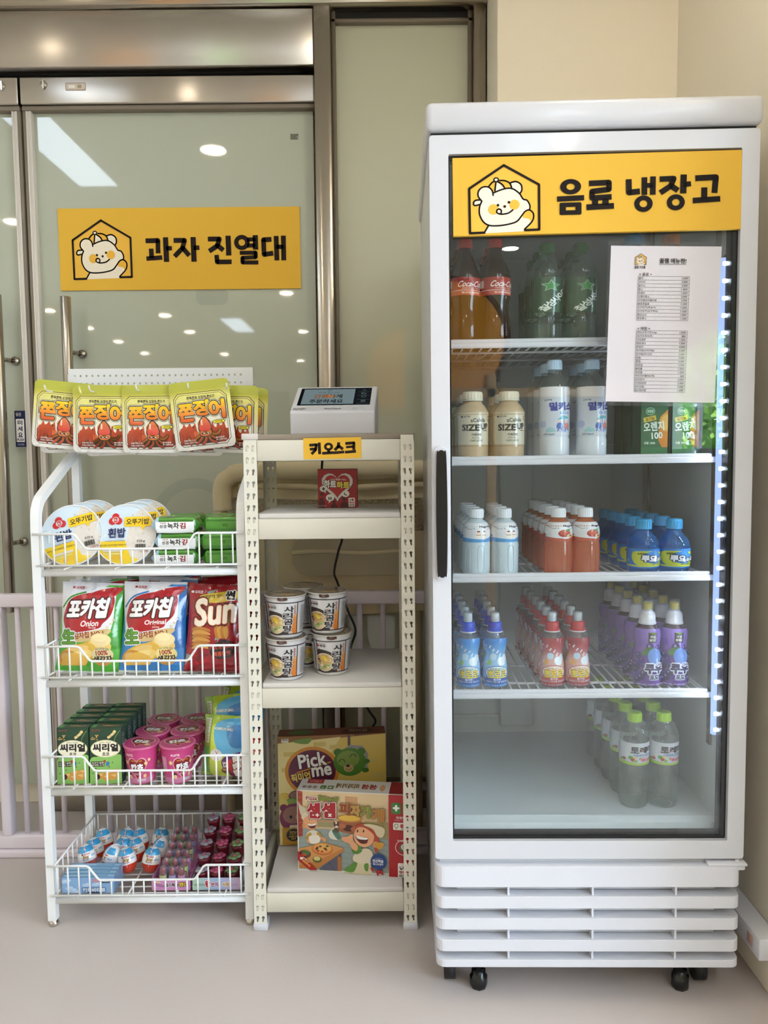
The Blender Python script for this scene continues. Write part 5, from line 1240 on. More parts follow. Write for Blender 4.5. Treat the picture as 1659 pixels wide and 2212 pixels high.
def lipstick(c):
    r = thing('lipstick_sweet', None, 'lipstick sweet')
    b = MB().lathe([(0, 0), (.0093, 0), (.0093, .030), (.0083, .031), (0, .031)], 18, col=lin(c)); a = Art(100, 140); a.rect(0, 0, 100, 140, c); a.ell(50, 62, 24, 28, '#4a3550'); a.ell(50, 64, 15, 19, '#dcb9a6'); a.poly(smooth([(24, 140), (30, 96), (50, 88), (70, 96), (76, 140)], True), '#8fa6cf'); a.into(b, wrapf([(.0093, 0), (.0093, .03)], .001, .03, 2.4), 8, 1); b.build('tube', M_card, r)
    MB().lathe([(0, .0305), (.006, .0305), (.006, .042), (.005, .047), (.002, .0505), (0, .051)], 16, col=lin('#a8122a')).build('candy', M_print, r)
    MB().lathe([(.0090, .030), (.0091, .044), (.0080, .0505), (.004, .0545), (0, .0555)], 18).build('dust_cap', M_capclear, r)
    return r
lp = [lipstick(c) for c in ('#c6cc8e', '#a99cc8', '#cf8fb4')]; seen = set()
for j in range(6):
    for c in range(3):
        k = (c + j + (j > 1)) % 3; o = lp[k] if k not in seen else dup(lp[k], (0, 0, 0)); seen.add(k)
        tag(o, '%s lipstick sweet, row %s from the front, %s in its row' % (('yellow-green', 'lilac', 'pink')[k], ('one', 'two', 'three', 'four', 'five', 'six')[j], ('egg side', 'middle', 'ring sweet side')[c]), 'lipstick sweet', 'lipstick sweets in the pink tray')
        o.location = (tk.location.x + (c - 1) * .0235, 1.824 + .027 * j, FB + .0016 + .0075 * j); o.rotation_euler = (-.05, 0, .3 * (c - 1))
b = MB()
for j in range(6): b.box(-w2 + .002, .0015 + .027 * j, .0016, w2 - .002, .0015 + .027 * (j + 1) - .0005, .0014 + .0075 * j + .0001, lin('#c77fb0'))
b.build('step', M_card, tk)
# --- ring sweets in a pastel tray
rx0, rx1 = wx(416, 1.812, .08), wx(520, 1.812, .08)
tk = thing('pastel_tray', 'pastel green and lilac card tray of flower ring sweets', 'tray', ((rx0 + rx1) / 2, 1.812, FB)); w2 = (rx1 - rx0) / 2; b = MB(); ca = lin('#a9b8c4'); dl_ = .195
for q in ((-w2, 0, 0, w2, dl_, .0015), (-w2, 0, 0, w2, .0012, .031), (-w2, 0, 0, -w2 + .001, dl_, .031), (w2 - .001, 0, 0, w2, dl_, .031), (-w2, dl_ - .001, 0, w2, dl_, .031)): b.box(*q, ca)
a = Art(500, 120); a.rect(0, 0, 500, 120, lambda x, y: mixc(S('#b4cfb2'), mixc(S('#9fb6dc'), S('#c9b0cc'), (x - 250) / 220), x / 220)); a.text('왕', 130, 26, 186, 92, '#b01838', .12, out=(('#f0d5da', 7),)); a.text('반지', 194, 44, 268, 88, '#8c2c50', .09, out=(('#e9dfe9', 5),)); a.text('사탕', 310, 44, 384, 88, '#b98a3c', .08, out=(('#efe6e0', 5),)); a.poly(smooth([(24, 60), (110, 54), (128, 78), (30, 76)], True), '#8fa795'); a.text('CANDY', 400, 60, 470, 80, '#a98ab0', .03)
a.into(b, flat(2 * w2, .031, 0), 4, 1)
for j in range(5): b.box(-w2 + .002, .0015 + .038 * j, .0016, w2 - .002, .0015 + .038 * (j + 1) - .0005, .0018 + .0165 * j, lin('#b9a2b4'))
b.build('card_tray', M_card, tk)
M_jelly = clear('red_jelly', (.55, .09, .14), body=.55, bodycol=(.33, .03, .06), f0=.05, rough=.08)
def ringsweet(c):
    r = thing('ring_sweet', None, 'ring sweet')
    MB().lathe([(0, .0), (.010, 0), (.0125, .003), (.0165, .026), (.0175, .030), (.0165, .034), (0, .036)], 18).build('cup', M_jelly, r)
    b = MB()
    for k in range(5): t = 2 * PI * k / 5; b.ball((.0095 * math.cos(t), .0095 * math.sin(t), .0375), .0078, 10, lin(c), sz=.55)
    b.ball((0, 0, .040), .005, 10, lin('#b04a6a'), sz=.7); b.build('flower_top', M_foil, r)
    MB().grid(lambda u, v: (.0178 + .0006 * math.sin(3 * v), -.008 + .016 * u, .004 + .026 * v), 2, 2, lin('#c4b6b4')).build('paper_tag', M_paper, r)
    return r
rg = [ringsweet(c) for c in ('#8d8a98', '#a8446a', '#6f8a5a')]; seen = set()
for j in range(5):
    for c in range(3):
        o = rg[c] if c not in seen else dup(rg[c], (0, 0, 0)); seen.add(c)
        tag(o, '%s flower ring sweet, row %s from the front of the pastel tray' % (('grey', 'dark pink', 'green')[c], ('one', 'two', 'three', 'four', 'five')[j]), 'ring sweet', 'flower ring sweets')
        o.location = (tk.location.x + (c - 1) * .040, 1.832 + .038 * j, FB + .0021 + .0165 * j); o.rotation_euler = (-.12, .06 * (c - 1), .9 * c + .5 * j)
# ------------------------------------------------------------------ goods on the steel shelf
# heart card game box (art in pixels of the photo crop)
a = Art(318, 312); a.rect(0, 0, 318, 312, '#a5121c'); a.rect(0, 0, 318, 6, '#6e0d14')
hc = heart(158, 130, 128); a.poly(heart(158, 134, 134), '#6d0f16'); a.poly(hc, '#ddd8d2'); a.poly(heart(158, 126, 104), '#b3151f')
a.text('마음과 마음을 나눠요~', 102, 76, 236, 92, '#e9d9d2', .02, arc=5); a.text('하트', 48, 88, 150, 152, '#f6f2ee', .09, out=(('#4d1216', 5),), rot=.05); a.text('하트', 152, 100, 258, 158, '#f0dc50', .09, out=(('#4d1216', 5),))
for cx, cy, rx, ry in ((44, 158, 30, 24), (98, 230, 34, 28), (224, 200, 32, 26)): a.ell(cx, cy, rx, ry, '#efebe6')
for p in ([(60, 178), (68, 196), (50, 184)], [(90, 254), (84, 276), (108, 256)], [(216, 222), (206, 238), (234, 224)]): a.poly(p, '#efebe6')
a.text('♣', 34, 146, 58, 170, '#2a2a2a', .03); a.rect(84, 224, 94, 248, '#2a2a2a', 4); a.rect(100, 224, 110, 248, '#2a2a2a', 4); a.line([(214, 192), (218, 206), (234, 210)], 7, '#2a2a2a')
for x, w_, h_ in ((30, 22, 110), (130, 26, 46), (214, 30, 70)): a.ell(x, 312 - h_, w_ * .55, w_ * .6, '#4f0a10'); a.poly(smooth([(x - w_, 316), (x - w_ * .9, 318 - h_ * .6), (x, 312 - h_ * .75), (x + w_ * .9, 318 - h_ * .6), (x + w_, 316)], True), '#4f0a10')
a.rect(248, 232, 300, 304, '#ece8e2', 6); a.ell(262, 250, 5, 5, '#2c1a1c'); a.ell(282, 248, 9, 9, '#b3262c'); a.line([(262, 250), (282, 248)], 3, '#2c1a1c'); a.text('행복한', 254, 262, 296, 280, '#b3262c', .06); a.text('바오밥', 254, 282, 296, 300, '#2c2422', .06)
a.ring(14, 296, 6, 6, 2, '#e9d9d2'); a.text('KOREA BOARD', 26, 290, 70, 300, '#d8a9a5', .02)
tp = Art(318, 120); tp.rect(0, 0, 318, 120, '#8f2018'); tp.text('하트하트', 90, 30, 230, 90, '#e9d9d2', .06)
hx0, hx1 = at(688, 1095, 1.935).x, at(772, 1095, 1.935).x
o = card_box('heart_game_box', hx1 - hx0, .036, .0985, a, '#7d3a2c', tp); tag(o, 'small red card game box with a white heart on the second shelf', 'game box'); o.location = ((hx0 + hx1) / 2, 1.925, STOP[1] + .0003); o.rotation_euler = (0, 0, -.03)

# cup noodles
def noodle_art():
    a = Art(640, 400); a.rect(0, 0, 640, 400, '#d6d5d6'); a.rect(0, 30, 640, 42, '#2a2326'); a.rect(0, 372, 640, 384, '#2a2326'); a.rect(180, 34, 192, 380, '#2a2326'); a.rect(470, 34, 480, 380, '#2a2326')
    a.poly([(420, 180), (470, 150), (470, 372), (380, 372), (410, 300)], grad('#dfb78a', '#d97a1c', 150, 230)); a.rect(440, 60, 452, 160, '#c9a9a2')
    a.poly(smooth([(192, 150), (240, 128), (320, 150), (390, 220), (410, 300), (380, 372), (192, 372)], True), '#352b29')
    a.ell(268, 268, 92, 100, '#d9c79c', 26); a.ell(262, 246, 82, 66, '#cfae72', 24)
    rd = random.Random(3)
    for k in range(26): x, y = rd.uniform(200, 330), rd.uniform(200, 340); a.line(smooth([(x, y), (x + rd.uniform(-24, 24), y + rd.uniform(-20, 20)), (x + rd.uniform(-30, 40), y + rd.uniform(-16, 26))], False, 3), 5, rd.choice(['#e9d9ae', '#d9bd7c', '#c79a58', '#efe3c6']))
    for x, y, r, c in ((262, 216, 26, '#e2be2e'), (282, 240, 20, '#ead04a'), (210, 240, 16, '#5a2f20'), (220, 262, 12, '#7a3a26'), (300, 300, 18, '#93b06a'), (268, 320, 18, '#7ea25a'), (318, 290, 12, '#b2c98a'), (240, 300, 15, '#e9e0cc'), (250, 340, 18, '#a9c084')): a.ell(x, y, r, r * .7, c)
    a.line(ellp(268, 268, 92, 100, 30), 5, '#efe6d8', True)
    for k, (ch, y0, y1, x0) in enumerate((('사', 70, 136, 352), ('리', 140, 202, 340), ('곰', 206, 272, 346), ('탕', 276, 344, 338))): a.text(ch, x0, y0, x0 + 86, y1, '#211b1d', .075, out=(('#d9d7d6', 5),))
    a.text('면', 388, 346, 424, 370, '#e9e0d8', .06, out=(('#55413a', 3),))
    for k, ch in enumerate('진한국물맛'): a.text(ch, 440, 62 + k * 20, 456, 80 + k * 20, '#b0685a', .04)
    a.ell(214, 80, 15, 15, '#8f1d26'); a.ell(220, 74, 9, 9, '#d6a3a0'); a.text('농심', 234, 68, 284, 96, '#25242a', .06); a.text('NONGSHIM', 234, 58, 282, 65, '#44424a', .02)
    a.rect(202, 290, 222, 350, '#cfc9c0')
    for k in range(9): a.rect(204, 294 + k * 6, 219, 297 + k * 6, '#55504a', lay=90)
    a.k = 91; a.rect(20, 60, 160, 360, '#c9c9cb')
    for k in range(20): a.rect(28, 70 + k * 14, 110 + (k * 17) % 44, 76 + k * 14, '#77757a', lay=92)
    for k in range(20): a.rect(500, 70 + k * 14, 590 + (k * 11) % 40, 76 + k * 14, '#77757a', lay=92)
    return a
def noodle():
    r = thing('noodle_cup', None, 'cup noodles'); P = [(.0335, 0), (.0352, .004), (.0425, .092), (.0425, .1)]
    b = MB().lathe([(0, .003), (.031, .003), (.0335, 0), (.0352, .004), (.0422, .091), (.0418, .0945), (.044, .096)], 40, col=lin('#dad9da')); noodle_art().into(b, wrapf(P, .005, .0915, 3.9, -.1), 26, 2, step=4e-5); b.build('paper_cup', M_card, r)
    b = MB().lathe([(.0432, .0955), (.0458, .0962), (.0462, .0978), (.0452, .0992), (.0438, .0988), (0, .0984)], 40, col=lin('#c9c2ba'))
    la = Art(200, 200); la.ell(100, 100, 95, 95, '#8a7f74', 36); la.ell(100, 100, 78, 78, '#a3978a', 30); la.text('사리곰탕', 50, 60, 150, 100, '#3a2d28', .06); la.ell(120, 135, 34, 18, '#c9a26a'); la.ring(100, 100, 97, 97, 5, '#55453c', 40); la.into(b, lambda u, v, h: ((u - .5) * .088, (v - .5) * .088, .0986 + h), clip=False, step=4e-5)
    b.prism([(-.010, -.043), (.012, -.043), (.004, -.0515), (0, -.053), (-.003, -.0515)], .0905, .0975, 'z', lin('#5a4239')); b.build('peel_lid', M_foil, r); return r
nd = noodle(); H_ = .0995; z0 = STOP[2] + .0004
ND = [(619, 1.810, 0, -.12, 'lower front noodle cup at the post end of the shelf'), (619, 1.812, 1, -.05, 'upper front noodle cup stacked at the post end of the shelf'), (717, 1.850, 0, .05, 'lower noodle cup in the middle stack'), (709, 1.852, 1, -.12, 'upper noodle cup stacked in the middle'), (662, 1.925, 0, .55, 'lower noodle cup in the rear stack'), (654, 1.925, 1, 2.1, 'upper noodle cup in the rear stack, turned to its text side')]
for k, (px_, Y, l, rz_, lab) in enumerate(ND):
    o = nd if k == 0 else dup(nd, (0, 0, 0)); tag(o, lab, 'cup noodles', 'noodle cups on the third board'); o.scale = (1.11, 1.11, 1.03); o.location = (wx(px_, Y, z0 + .05), Y, z0 + l * H_ * 1.03); o.rotation_euler = (0, 0, rz_)

# yellow picking game box: art in crop pixels
a = Art(940, 980); OX, OY = -252, -240
def T(*p): return [(x + OX, y + OY) for x, y in p]
a.rect(0, 0, 940, 980, '#d3b75a'); a.poly(T((252, 245), (1190, 190), (1190, 245), (252, 300)), '#8a5a28'); rd = random.Random(6)
a.poly(T((252, 300), (800, 260), (700, 420), (500, 1240), (252, 1240)), '#e0cf8e')
for x, y in ((300, 380), (700, 330), (1000, 460), (280, 520), (1080, 600), (560, 300)): a.rect(x + OX, y + OY, x + OX + 110, y + OY + 40, '#cdb56a', 8)
c = (545 + OX, 560 + OY); a.ell(c[0], c[1], 236, 222, '#c9852a', 40); a.ell(c[0], c[1], 206, 192, '#5a1a3a', 40)
a.line(T((415, 570), (705, 485)), 12, '#c9852a'); a.text('Pick', 425 + OX, 395 + OY, 670 + OX, 525 + OY, '#ece8e4', .05, rot=-.13, out=(('#3b0f26', 6),)); a.text('me', 540 + OX, 520 + OY, 715 + OX, 610 + OY, '#ece8e4', .06, rot=-.1, out=(('#3b0f26', 6),)); a.text('픽미업', 362 + OX, 570 + OY, 528 + OX, 650 + OY, '#e6cf52', .05, rot=-.15)
def blob(x, y, rx, ry, c, eye=True, ear=True):
    x += OX; y += OY
    if ear:
        for s_ in (-1, 1): a.ell(x + s_ * rx * .72, y - ry * .72, rx * .26, ry * .26, mixc(lin(c), (0, 0, 0), .15))
    a.ell(x, y, rx, ry, c, 32); a.ell(x - rx * .1, y - ry * .2, rx * .7, ry * .6, mixc(lin(c), (1, .9, .3), .14), 28)
a.rect(860 + OX, 215 + OY, 884 + OX, 345 + OY, '#50483e'); a.poly(T((830, 365), (880, 335), (990, 350), (1035, 420), (1030, 560), (990, 600), (1010, 430), (960, 375)), '#8d8f92')
blob(875, 490, 142, 128, '#4a7a2c')
for cx, cy in ((1020, 490), (1010, 570)): a.ell(cx + OX, cy + OY, 30, 22, '#3f6a26')
a.line(ellp(806 + OX, 490 + OY, 26, 26, 10, PI, 2 * PI), 6, '#1f2a16'); a.line(ellp(905 + OX, 448 + OY, 26, 26, 10, PI, 2 * PI), 6, '#1f2a16'); a.ell(864 + OX, 545 + OY, 44, 36, '#b99f6e'); a.ell(858 + OX, 524 + OY, 17, 12, '#1f1410'); a.line(ellp(864 + OX, 545 + OY, 22, 18, 8, .3, PI - .3), 4, '#3a2a1a')
for x, y, rx, ry, c_ in ((300, 800, 60, 55, '#c8a83a'), (400, 780, 64, 50, '#6b2a4a'), (370, 840, 66, 46, '#5a8a34'), (290, 850, 40, 60, '#cdbd62')): blob(x, y, rx, ry, c_, ear=False)
blob(385, 975, 130, 130, '#7a2d55'); a.ell(425 + OX, 970 + OY, 32, 30, '#b9926a'); a.ell(415 + OX, 970 + OY, 7, 10, '#5a2a3a'); a.ell(438 + OX, 966 + OY, 7, 10, '#5a2a3a'); a.ell(352 + OX, 966 + OY, 13, 15, '#17100f'); a.ell(433 + OX, 918 + OY, 12, 14, '#17100f')
a.rect(276 + OX, 1060 + OY, 1190 + OX, 1240 + OY, '#b98a2c'); a.rect(340 + OX, 1040 + OY, 480 + OX, 1120 + OY, '#cfc4ac', 10); a.ell(370 + OX, 1130 + OY, 70, 66, '#a88a3a', 32); a.ell(370 + OX, 1130 + OY, 60, 56, '#1f1d1a', 32); a.text('TOY', 336 + OX, 1096 + OY, 402 + OX, 1130 + OY, '#c9a94a', .05); a.text('AWARD 2018', 332 + OX, 1136 + OY, 408 + OX, 1152 + OY, '#c9a94a', .03); a.text('2018', 350 + OX, 1156 + OY, 392 + OX, 1172 + OY, '#c9a94a', .03)
a.rect(284 + OX, 256 + OY, 346 + OX, 292 + OY, '#ded8ca', 6); a.text('행복한', 290 + OX, 258 + OY, 340 + OX, 274 + OY, '#2a2522', .05); a.poly(smooth(T((380, 280), (470, 262), (550, 262), (510, 310), (420, 300)), True), '#6a8a3a')
a.poly(T((900, 240), (930, 205), (1120, 195), (1130, 215), (1080, 240), (930, 250)), '#3a221c'); a.text('픽미업', 985 + OX, 203 + OY, 1115 + OX, 232 + OY, '#b9a06a', .04)
tp = Art(940, 160); tp.rect(0, 0, 940, 160, '#7d3a1e'); tp.ell(200, 80, 120, 50, '#5a7a30'); tp.ell(700, 80, 140, 46, '#3a221c'); tp.text('픽미업', 620, 50, 780, 110, '#b9a06a', .05)
o = card_box('picking_game_box', .288, .062, .290, a, '#b9983a', tp); tag(o, 'large yellow game box with a green bear under the lowest long shelf gap', 'game box'); o['label'] = 'large yellow picking game box with a green bear behind the pizza game'
o.matrix_world = Matrix.Translation((-.142, 1.962, STOP[3] + .0048)) @ Matrix.Rotation(-.06, 4, 'X') @ Matrix.Rotation(-.012, 4, 'Y') @ Matrix.Rotation(.06, 4, 'Z')

# pizza game box: art in pixels of the crop at (640,1670), 6.636 per pixel
a = Art(1900, 1260); OX, OY = 0, -195
def T(*p): return [(x + OX, y + OY) for x, y in p]
E_ = lambda x, y, rx, ry, c, n=20, rot=0: a.ell(x + OX, y + OY, rx, ry, c, n, rot)
Pl = lambda pts, c: a.poly(smooth(T(*pts), True, 4), c)
a.rect(0, 0, 1900, 1260, '#dcdcd8'); a.rect(20, 12, 1360, 1225, '#cdb184'); a.rect(20, 12, 1360, 230, '#d9c097')
a.poly(T((720, 260), (910, 265), (905, 560), (730, 560)), '#c79a6e'); a.rect(60, 420, 560, 560, '#9a9268'); a.rect(20, 455, 560, 475, '#c58a72'); a.rect(1000, 440, 1360, 700, '#9c8e5c')
a.poly(T((20, 780), (430, 780), (700, 800), (1365, 900), (1365, 1420), (20, 1420)), '#8f9a94')
for k in range(7): a.line(T((60 + k * 200, 1400), (240 + k * 110, 790)), 6, '#79857f'); a.line(T((20, 860 + k * 80), (1360, 900 + k * 90)), 6, '#79857f')
a.poly(T((10, 200), (85, 215), (80, 910), (10, 920)), '#9a3a28')
for k in range(9): a.rect(20, 30 + k * 78, 82, 36 + k * 78, '#b86a52')
E_(800, 720, 240, 110, '#9a5a38', 28); E_(790, 600, 190, 62, '#b57a3a', 28); E_(785, 595, 165, 46, '#dcb44a', 28); E_(770, 750, 90, 50, '#4a221a'); E_(680, 720, 50, 40, '#b06a42'); E_(860, 760, 60, 40, '#a85e3a')
# dog helper
Pl([(500, 800), (560, 760), (620, 820), (640, 900), (600, 940), (500, 920), (470, 860)], '#d8d4ca'); Pl([(520, 800), (600, 790), (650, 900), (600, 930)], '#4a7a6a'); E_(580, 710, 42, 56, '#d9d3c8'); E_(560, 700, 18, 44, '#6a4030'); E_(612, 690, 16, 40, '#5a352a'); E_(586, 706, 14, 12, '#1d1715'); Pl([(540, 790), (580, 750), (630, 790), (600, 830)], '#5a5038')
# boy cook
Pl([(20, 360), (60, 420), (260, 560), (90, 600), (40, 520)], '#c9bd9e'); E_(170, 590, 110, 70, '#d4c8a8', 20, -.3); E_(200, 690, 108, 112, '#dc9f70', 28); E_(98, 735, 24, 30, '#cf8f62'); E_(190, 620, 9, 22, '#26180f'); E_(250, 605, 9, 20, '#26180f'); E_(252, 668, 14, 14, '#e2a57c'); Pl([(162, 705), (220, 716), (282, 690), (272, 760), (225, 778), (180, 762)], '#5a1f1c'); Pl([(165, 706), (220, 716), (280, 692), (268, 728), (180, 738)], '#ece8e2')
a.rect(205, 590, 262, 640, '#cf8f62'); Pl([(150, 850), (230, 800), (320, 830), (350, 900), (330, 980), (180, 1010), (130, 930)], '#d9d0ba'); Pl([(130, 900), (200, 840), (220, 930), (140, 960)], '#b08a3a'); Pl([(300, 830), (360, 860), (340, 920), (300, 900)], '#b08a3a'); Pl([(140, 950), (240, 980), (330, 1000), (300, 1030), (160, 1000)], '#d6986a'); Pl([(340, 900), (430, 920), (420, 980), (380, 960)], '#d6986a'); Pl([(180, 900), (320, 880), (330, 990), (200, 1010)], '#e3ddce')
# table, pizza and bowls
a.poly(T((20, 1100), (420, 990), (690, 1060), (690, 1110), (300, 1400), (20, 1410)), '#b9783a'); a.poly(T((20, 1100), (420, 990), (690, 1060), (280, 1290), (20, 1360)), '#cb8f4e'); a.poly(T((330, 1400), (600, 1190), (660, 1150), (650, 1420), (330, 1420)), '#56566a'); a.line(T((470, 1290), (560, 1420)), 5, '#2e2e3c'); a.rect(600, 1000, 655, 1225, '#a9672f')
E_(375, 1090, 160, 96, '#b5612e', 30); E_(375, 1080, 150, 86, '#cf8640', 30); E_(380, 1072, 122, 66, '#d9aa58', 28)
for x, y, c_ in ((310, 1120, '#a8342a'), (370, 1128, '#b03a2c'), (345, 1050, '#7a2a20'), (430, 1100, '#b5402e'), (300, 1070, '#8a3024'), (415, 1080, '#3a3a20'), (450, 1040, '#4a4a24'), (290, 1090, '#3a3a20')): E_(x, y, 22, 15, c_)
E_(110, 1180, 90, 64, '#5a2f1e', 24); E_(125, 1160, 60, 40, '#3f6a34'); E_(95, 1190, 40, 26, '#b3522e'); E_(295, 1255, 70, 52, '#4e5a2a', 24); E_(292, 1240, 52, 34, '#cdbf7a')
# girl cook
Pl([(700, 1420), (780, 1320), (880, 1280), (1060, 1260), (1100, 1440), (720, 1440)], '#cfc2a0'); Pl([(700, 1400), (800, 1310), (900, 1250), (840, 1420)], '#5a8a3a'); Pl([(840, 1170), (980, 1050), (1110, 1080), (1130, 1260), (1060, 1300), (860, 1260)], '#d6cab0'); Pl([(820, 1010), (920, 990), (970, 1080), (900, 1140), (820, 1110)], '#4f8032'); Pl([(670, 890), (760, 870), (830, 830), (840, 930), (905, 1010), (890, 1090), (820, 1060), (780, 980), (690, 950)], '#dc9f74')
Pl([(1010, 690), (1150, 690), (1210, 800), (1220, 1000), (1170, 1110), (1120, 900)], '#a8442a'); E_(1000, 860, 150, 165, '#dfa278', 30); Pl([(860, 720), (990, 660), (1150, 740), (1190, 880), (1120, 800), (1000, 720)], '#a8442a'); Pl([(990, 680), (1120, 665), (1300, 720), (1280, 850), (1200, 850), (1130, 740)], '#cfc3a2'); E_(1170, 975, 44, 50, '#cf8a62'); E_(905, 780, 10, 24, '#26180f', 14, .3); E_(995, 775, 10, 24, '#26180f', 14, .3); E_(915, 815, 16, 16, '#e4ab84'); Pl([(880, 860), (960, 870), (1055, 880), (1040, 960), (960, 970), (900, 920)], '#5a1a1a'); Pl([(890, 850), (960, 868), (1050, 880), (1040, 905), (960, 908), (900, 892)], '#ece8e2'); Pl([(1150, 950), (1290, 950), (1260, 1030), (1200, 1040)], '#c9942e'); Pl([(1000, 1290), (1060, 1280), (1050, 1390), (1010, 1380)], '#5a8a3a')
# titles
a.text('Pizza', 140 + OX, 272 + OY, 308 + OX, 332 + OY, '#8f2a24', .06, out=(('#ece6dc', 9),), rot=-.04); a.text('Bake-off', 332 + OX, 262 + OY, 626 + OX, 332 + OY, '#5a7a2c', .06, out=(('#3a2a16', 8), ('#c9b45a', 3)), rot=.05)
for x0, x1, y0 in ((152, 352, 366), (372, 584, 352)): a.text('셈', x0 + OX, y0 + OY, x1 + OX, y0 + 250 + OY, '#a31d26', .10, out=(('#3b1214', 16), ('#ece6e0', 10)))
a.rect(258, 322, 360, 405, '#a31d26', 16); a.rect(448, 314, 546, 404, '#a31d26', 16); a.text('+', 280, 335, 338, 392, '#f2eeea', .08); a.text('×', 470, 328, 524, 385, '#f2eeea', .08)
for ch, x0, x1, y0, y1, c_ in (('피', 640, 800, 360, 530, '#8a3a26'), ('자', 810, 950, 380, 550, '#b58a4a'), ('가', 955, 1110, 385, 570, '#6a8a34'), ('게', 1120, 1300, 420, 620, '#a8702e')): a.text(ch, x0 + OX, y0 + OY, x1 + OX, y1 + OY, c_, .08, out=(('#3a2412', 14), ('#c9a050', 7)), rot=.05)
# seal, corner ribbon
a.poly([(1215 + OX + (128 if k % 2 else 114) * math.cos(k * PI / 24), 1236 + OY + (132 if k % 2 else 118) * math.sin(k * PI / 24)) for k in range(48)], '#1d3c7a'); a.poly(T((1080, 1330), (1150, 1350), (1120, 1400)), '#a3262a'); a.poly(T((1160, 1370), (1260, 1360), (1290, 1440), (1220, 1420), (1200, 1470)), '#a3262a')
a.text('연산학습', 1125 + OX, 1198 + OY, 1285 + OX, 1252 + OY, '#e9e9ee', .06); a.text('베스트셀러', 1130 + OX, 1258 + OY, 1280 + OX, 1292 + OY, '#d9dbe6', .05); a.text('행복한바오밥', 1160 + OX, 1178 + OY, 1256 + OX, 1190 + OY, '#a9b6d6', .02)
a.poly(T((5, 1130), (5, 1270), (180, 1420), (300, 1420)), '#a5171f'); a.text('놀이영상 QR', 70 + OX, 1250 + OY, 190 + OX, 1275 + OY, '#efd9d2', .03, rot=.72); a.rect(40, 1030, 82, 1066, '#efe9e4', 6); a.text('게임방법 영상', 60 + OX, 1300 + OY, 210 + OX, 1335 + OY, '#f0c94a', .05, rot=.72)
# red sleeve
a.rect(1368, 0, 1900, 1260, '#a5141c'); a.rect(1408, 118, 1550, 290, '#3f7a34', 18); a.text('+', 1430, 150, 1528, 250, '#f4f2ee', .09); a.rect(1572, 118, 1714, 290, '#3f7a34', 18); a.rect(1600, 195, 1690, 215, '#f4f2ee')
a.text('덧셈과 뺄셈', 1480, 325, 1700, 365, '#efdcd8', .04); a.text('Addition & Subtraction', 1450, 375, 1720, 392, '#dba9a5', .01); a.rect(1432, 420, 1720, 535, '#e6dfd8', 20); E_(1480, 665, 32, 32, '#4a7a44'); E_(1480, 665, 22, 22, '#e6e2d8'); E_(1566, 665, 32, 32, '#b5484a'); E_(1640, 665, 30, 30, '#6a8ab0')
a.text('5+', 1466, 505, 1496, 525, '#4a4440', .03); a.text('2-4', 1550, 505, 1586, 525, '#4a4440', .03); a.ring(1590, 800, 130, 120, 10, '#dfc9c4'); E_(1590, 1000, 72, 66, '#5a6a4a'); E_(1590, 985, 46, 46, '#d9d4cc'); a.text('1', 1575, 760, 1605, 820, '#a5242a', .06); a.text('숫자연산 1단계', 1490, 690, 1700, 716, '#e9cfc9', .03, arc=-14)
a.rect(1498, 1040, 1760, 1262, '#e9e4de', 20); E_(1545, 1325, 14, 14, '#2c1a1c'); E_(1600, 1300, 30, 30, '#a5362c'); E_(1530, 1300, 10, 10, '#2c1a1c'); a.line(T((1545, 1325), (1600, 1300)), 8, '#2c1a1c'); a.text('행복한', 1515, 1158, 1660, 1205, '#b3262c', .06); a.text('바오밥', 1515, 1212, 1660, 1256, '#2c2422', .07)
tp = Art(1900, 400); tp.rect(0, 0, 1900, 400, '#d2d0cc'); tp.rect(1368, 0, 1900, 400, '#8f131a'); tp.rect(100, 0, 350, 150, '#a3242a'); tp.text('수학놀이', 140, 40, 310, 110, '#d98a84', .03); tp.rect(330, 210, 420, 330, '#3f6a34', 10); tp.rect(440, 210, 530, 330, '#3f6a34', 10); tp.text('-  +', 350, 240, 510, 300, '#e9e9e0', .05)
for k in range(3): tp.ell(90 + k * 80, 280, 34, 46, '#8a7a72')
tp.text('셈셈', 1180, 120, 950, 290, '#8f1d24', .08, out=(('#e9e2da', 8),)); tp.text('피자가게', 910, 120, 560, 290, '#7a5a26', .08, out=(('#d9c48a', 6),)); tp.ell(1260, 230, 40, 110, '#cf9a6a')
xl, xr = at(638, 1880, 1.835).x, .064
a.W = 1720; tp.W = 1720
o = card_box('pizza_game_box', .29, .066, .209, a, '#c9c6c2', tp); tag(o, 'white and red pizza cooking game box leaning at the front of the bottom board', 'game box')
o.location = (-.0800, 1.818, STOP[3] + .0004); o.rotation_euler = (-.0, 0, -.115)
# ------------------------------------------------------------------ drinks in the fridge
def cap_part(r, col, r0, z0, z1, m=None, ribs=True, name='cap', top=None):
    top = top or r0 * .96; b = MB()
    n = 40; v, f = [], []
    prof = [(r0 * 1.03, z0), (r0 * 1.03, z0 + .0025), (r0, z0 + .003), (r0, z0 + (z1 - z0) * .82), (top, z1 - .0008), (top * .9, z1), (0, z1)]
    b.lathe(prof, n, col=lin(col))
    if ribs:
        for k in range(20):
            a = 2 * PI * k / 20; b.add([((r0 + dr) * math.cos(a + da), (r0 + dr) * math.sin(a + da), z) for dr, da in ((0, -.05), (.0006, 0), (0, .05)) for z in (z0 + .0035, z0 + (z1 - z0) * .78)], [(0, 2, 3, 1), (2, 4, 5, 3)], lin(col))
    return b.build(name, m or M_paint, r)
def label_part(r, art, prof, z0, z1, span, a0=0, m=None, nu=24, nv=6, base=.0004, name='label'):
    b = MB(); art.into(b, wrapf(prof, z0, z1, span, a0), nu, nv, base=base, step=4e-5); return b.build(name, m or M_print, r)
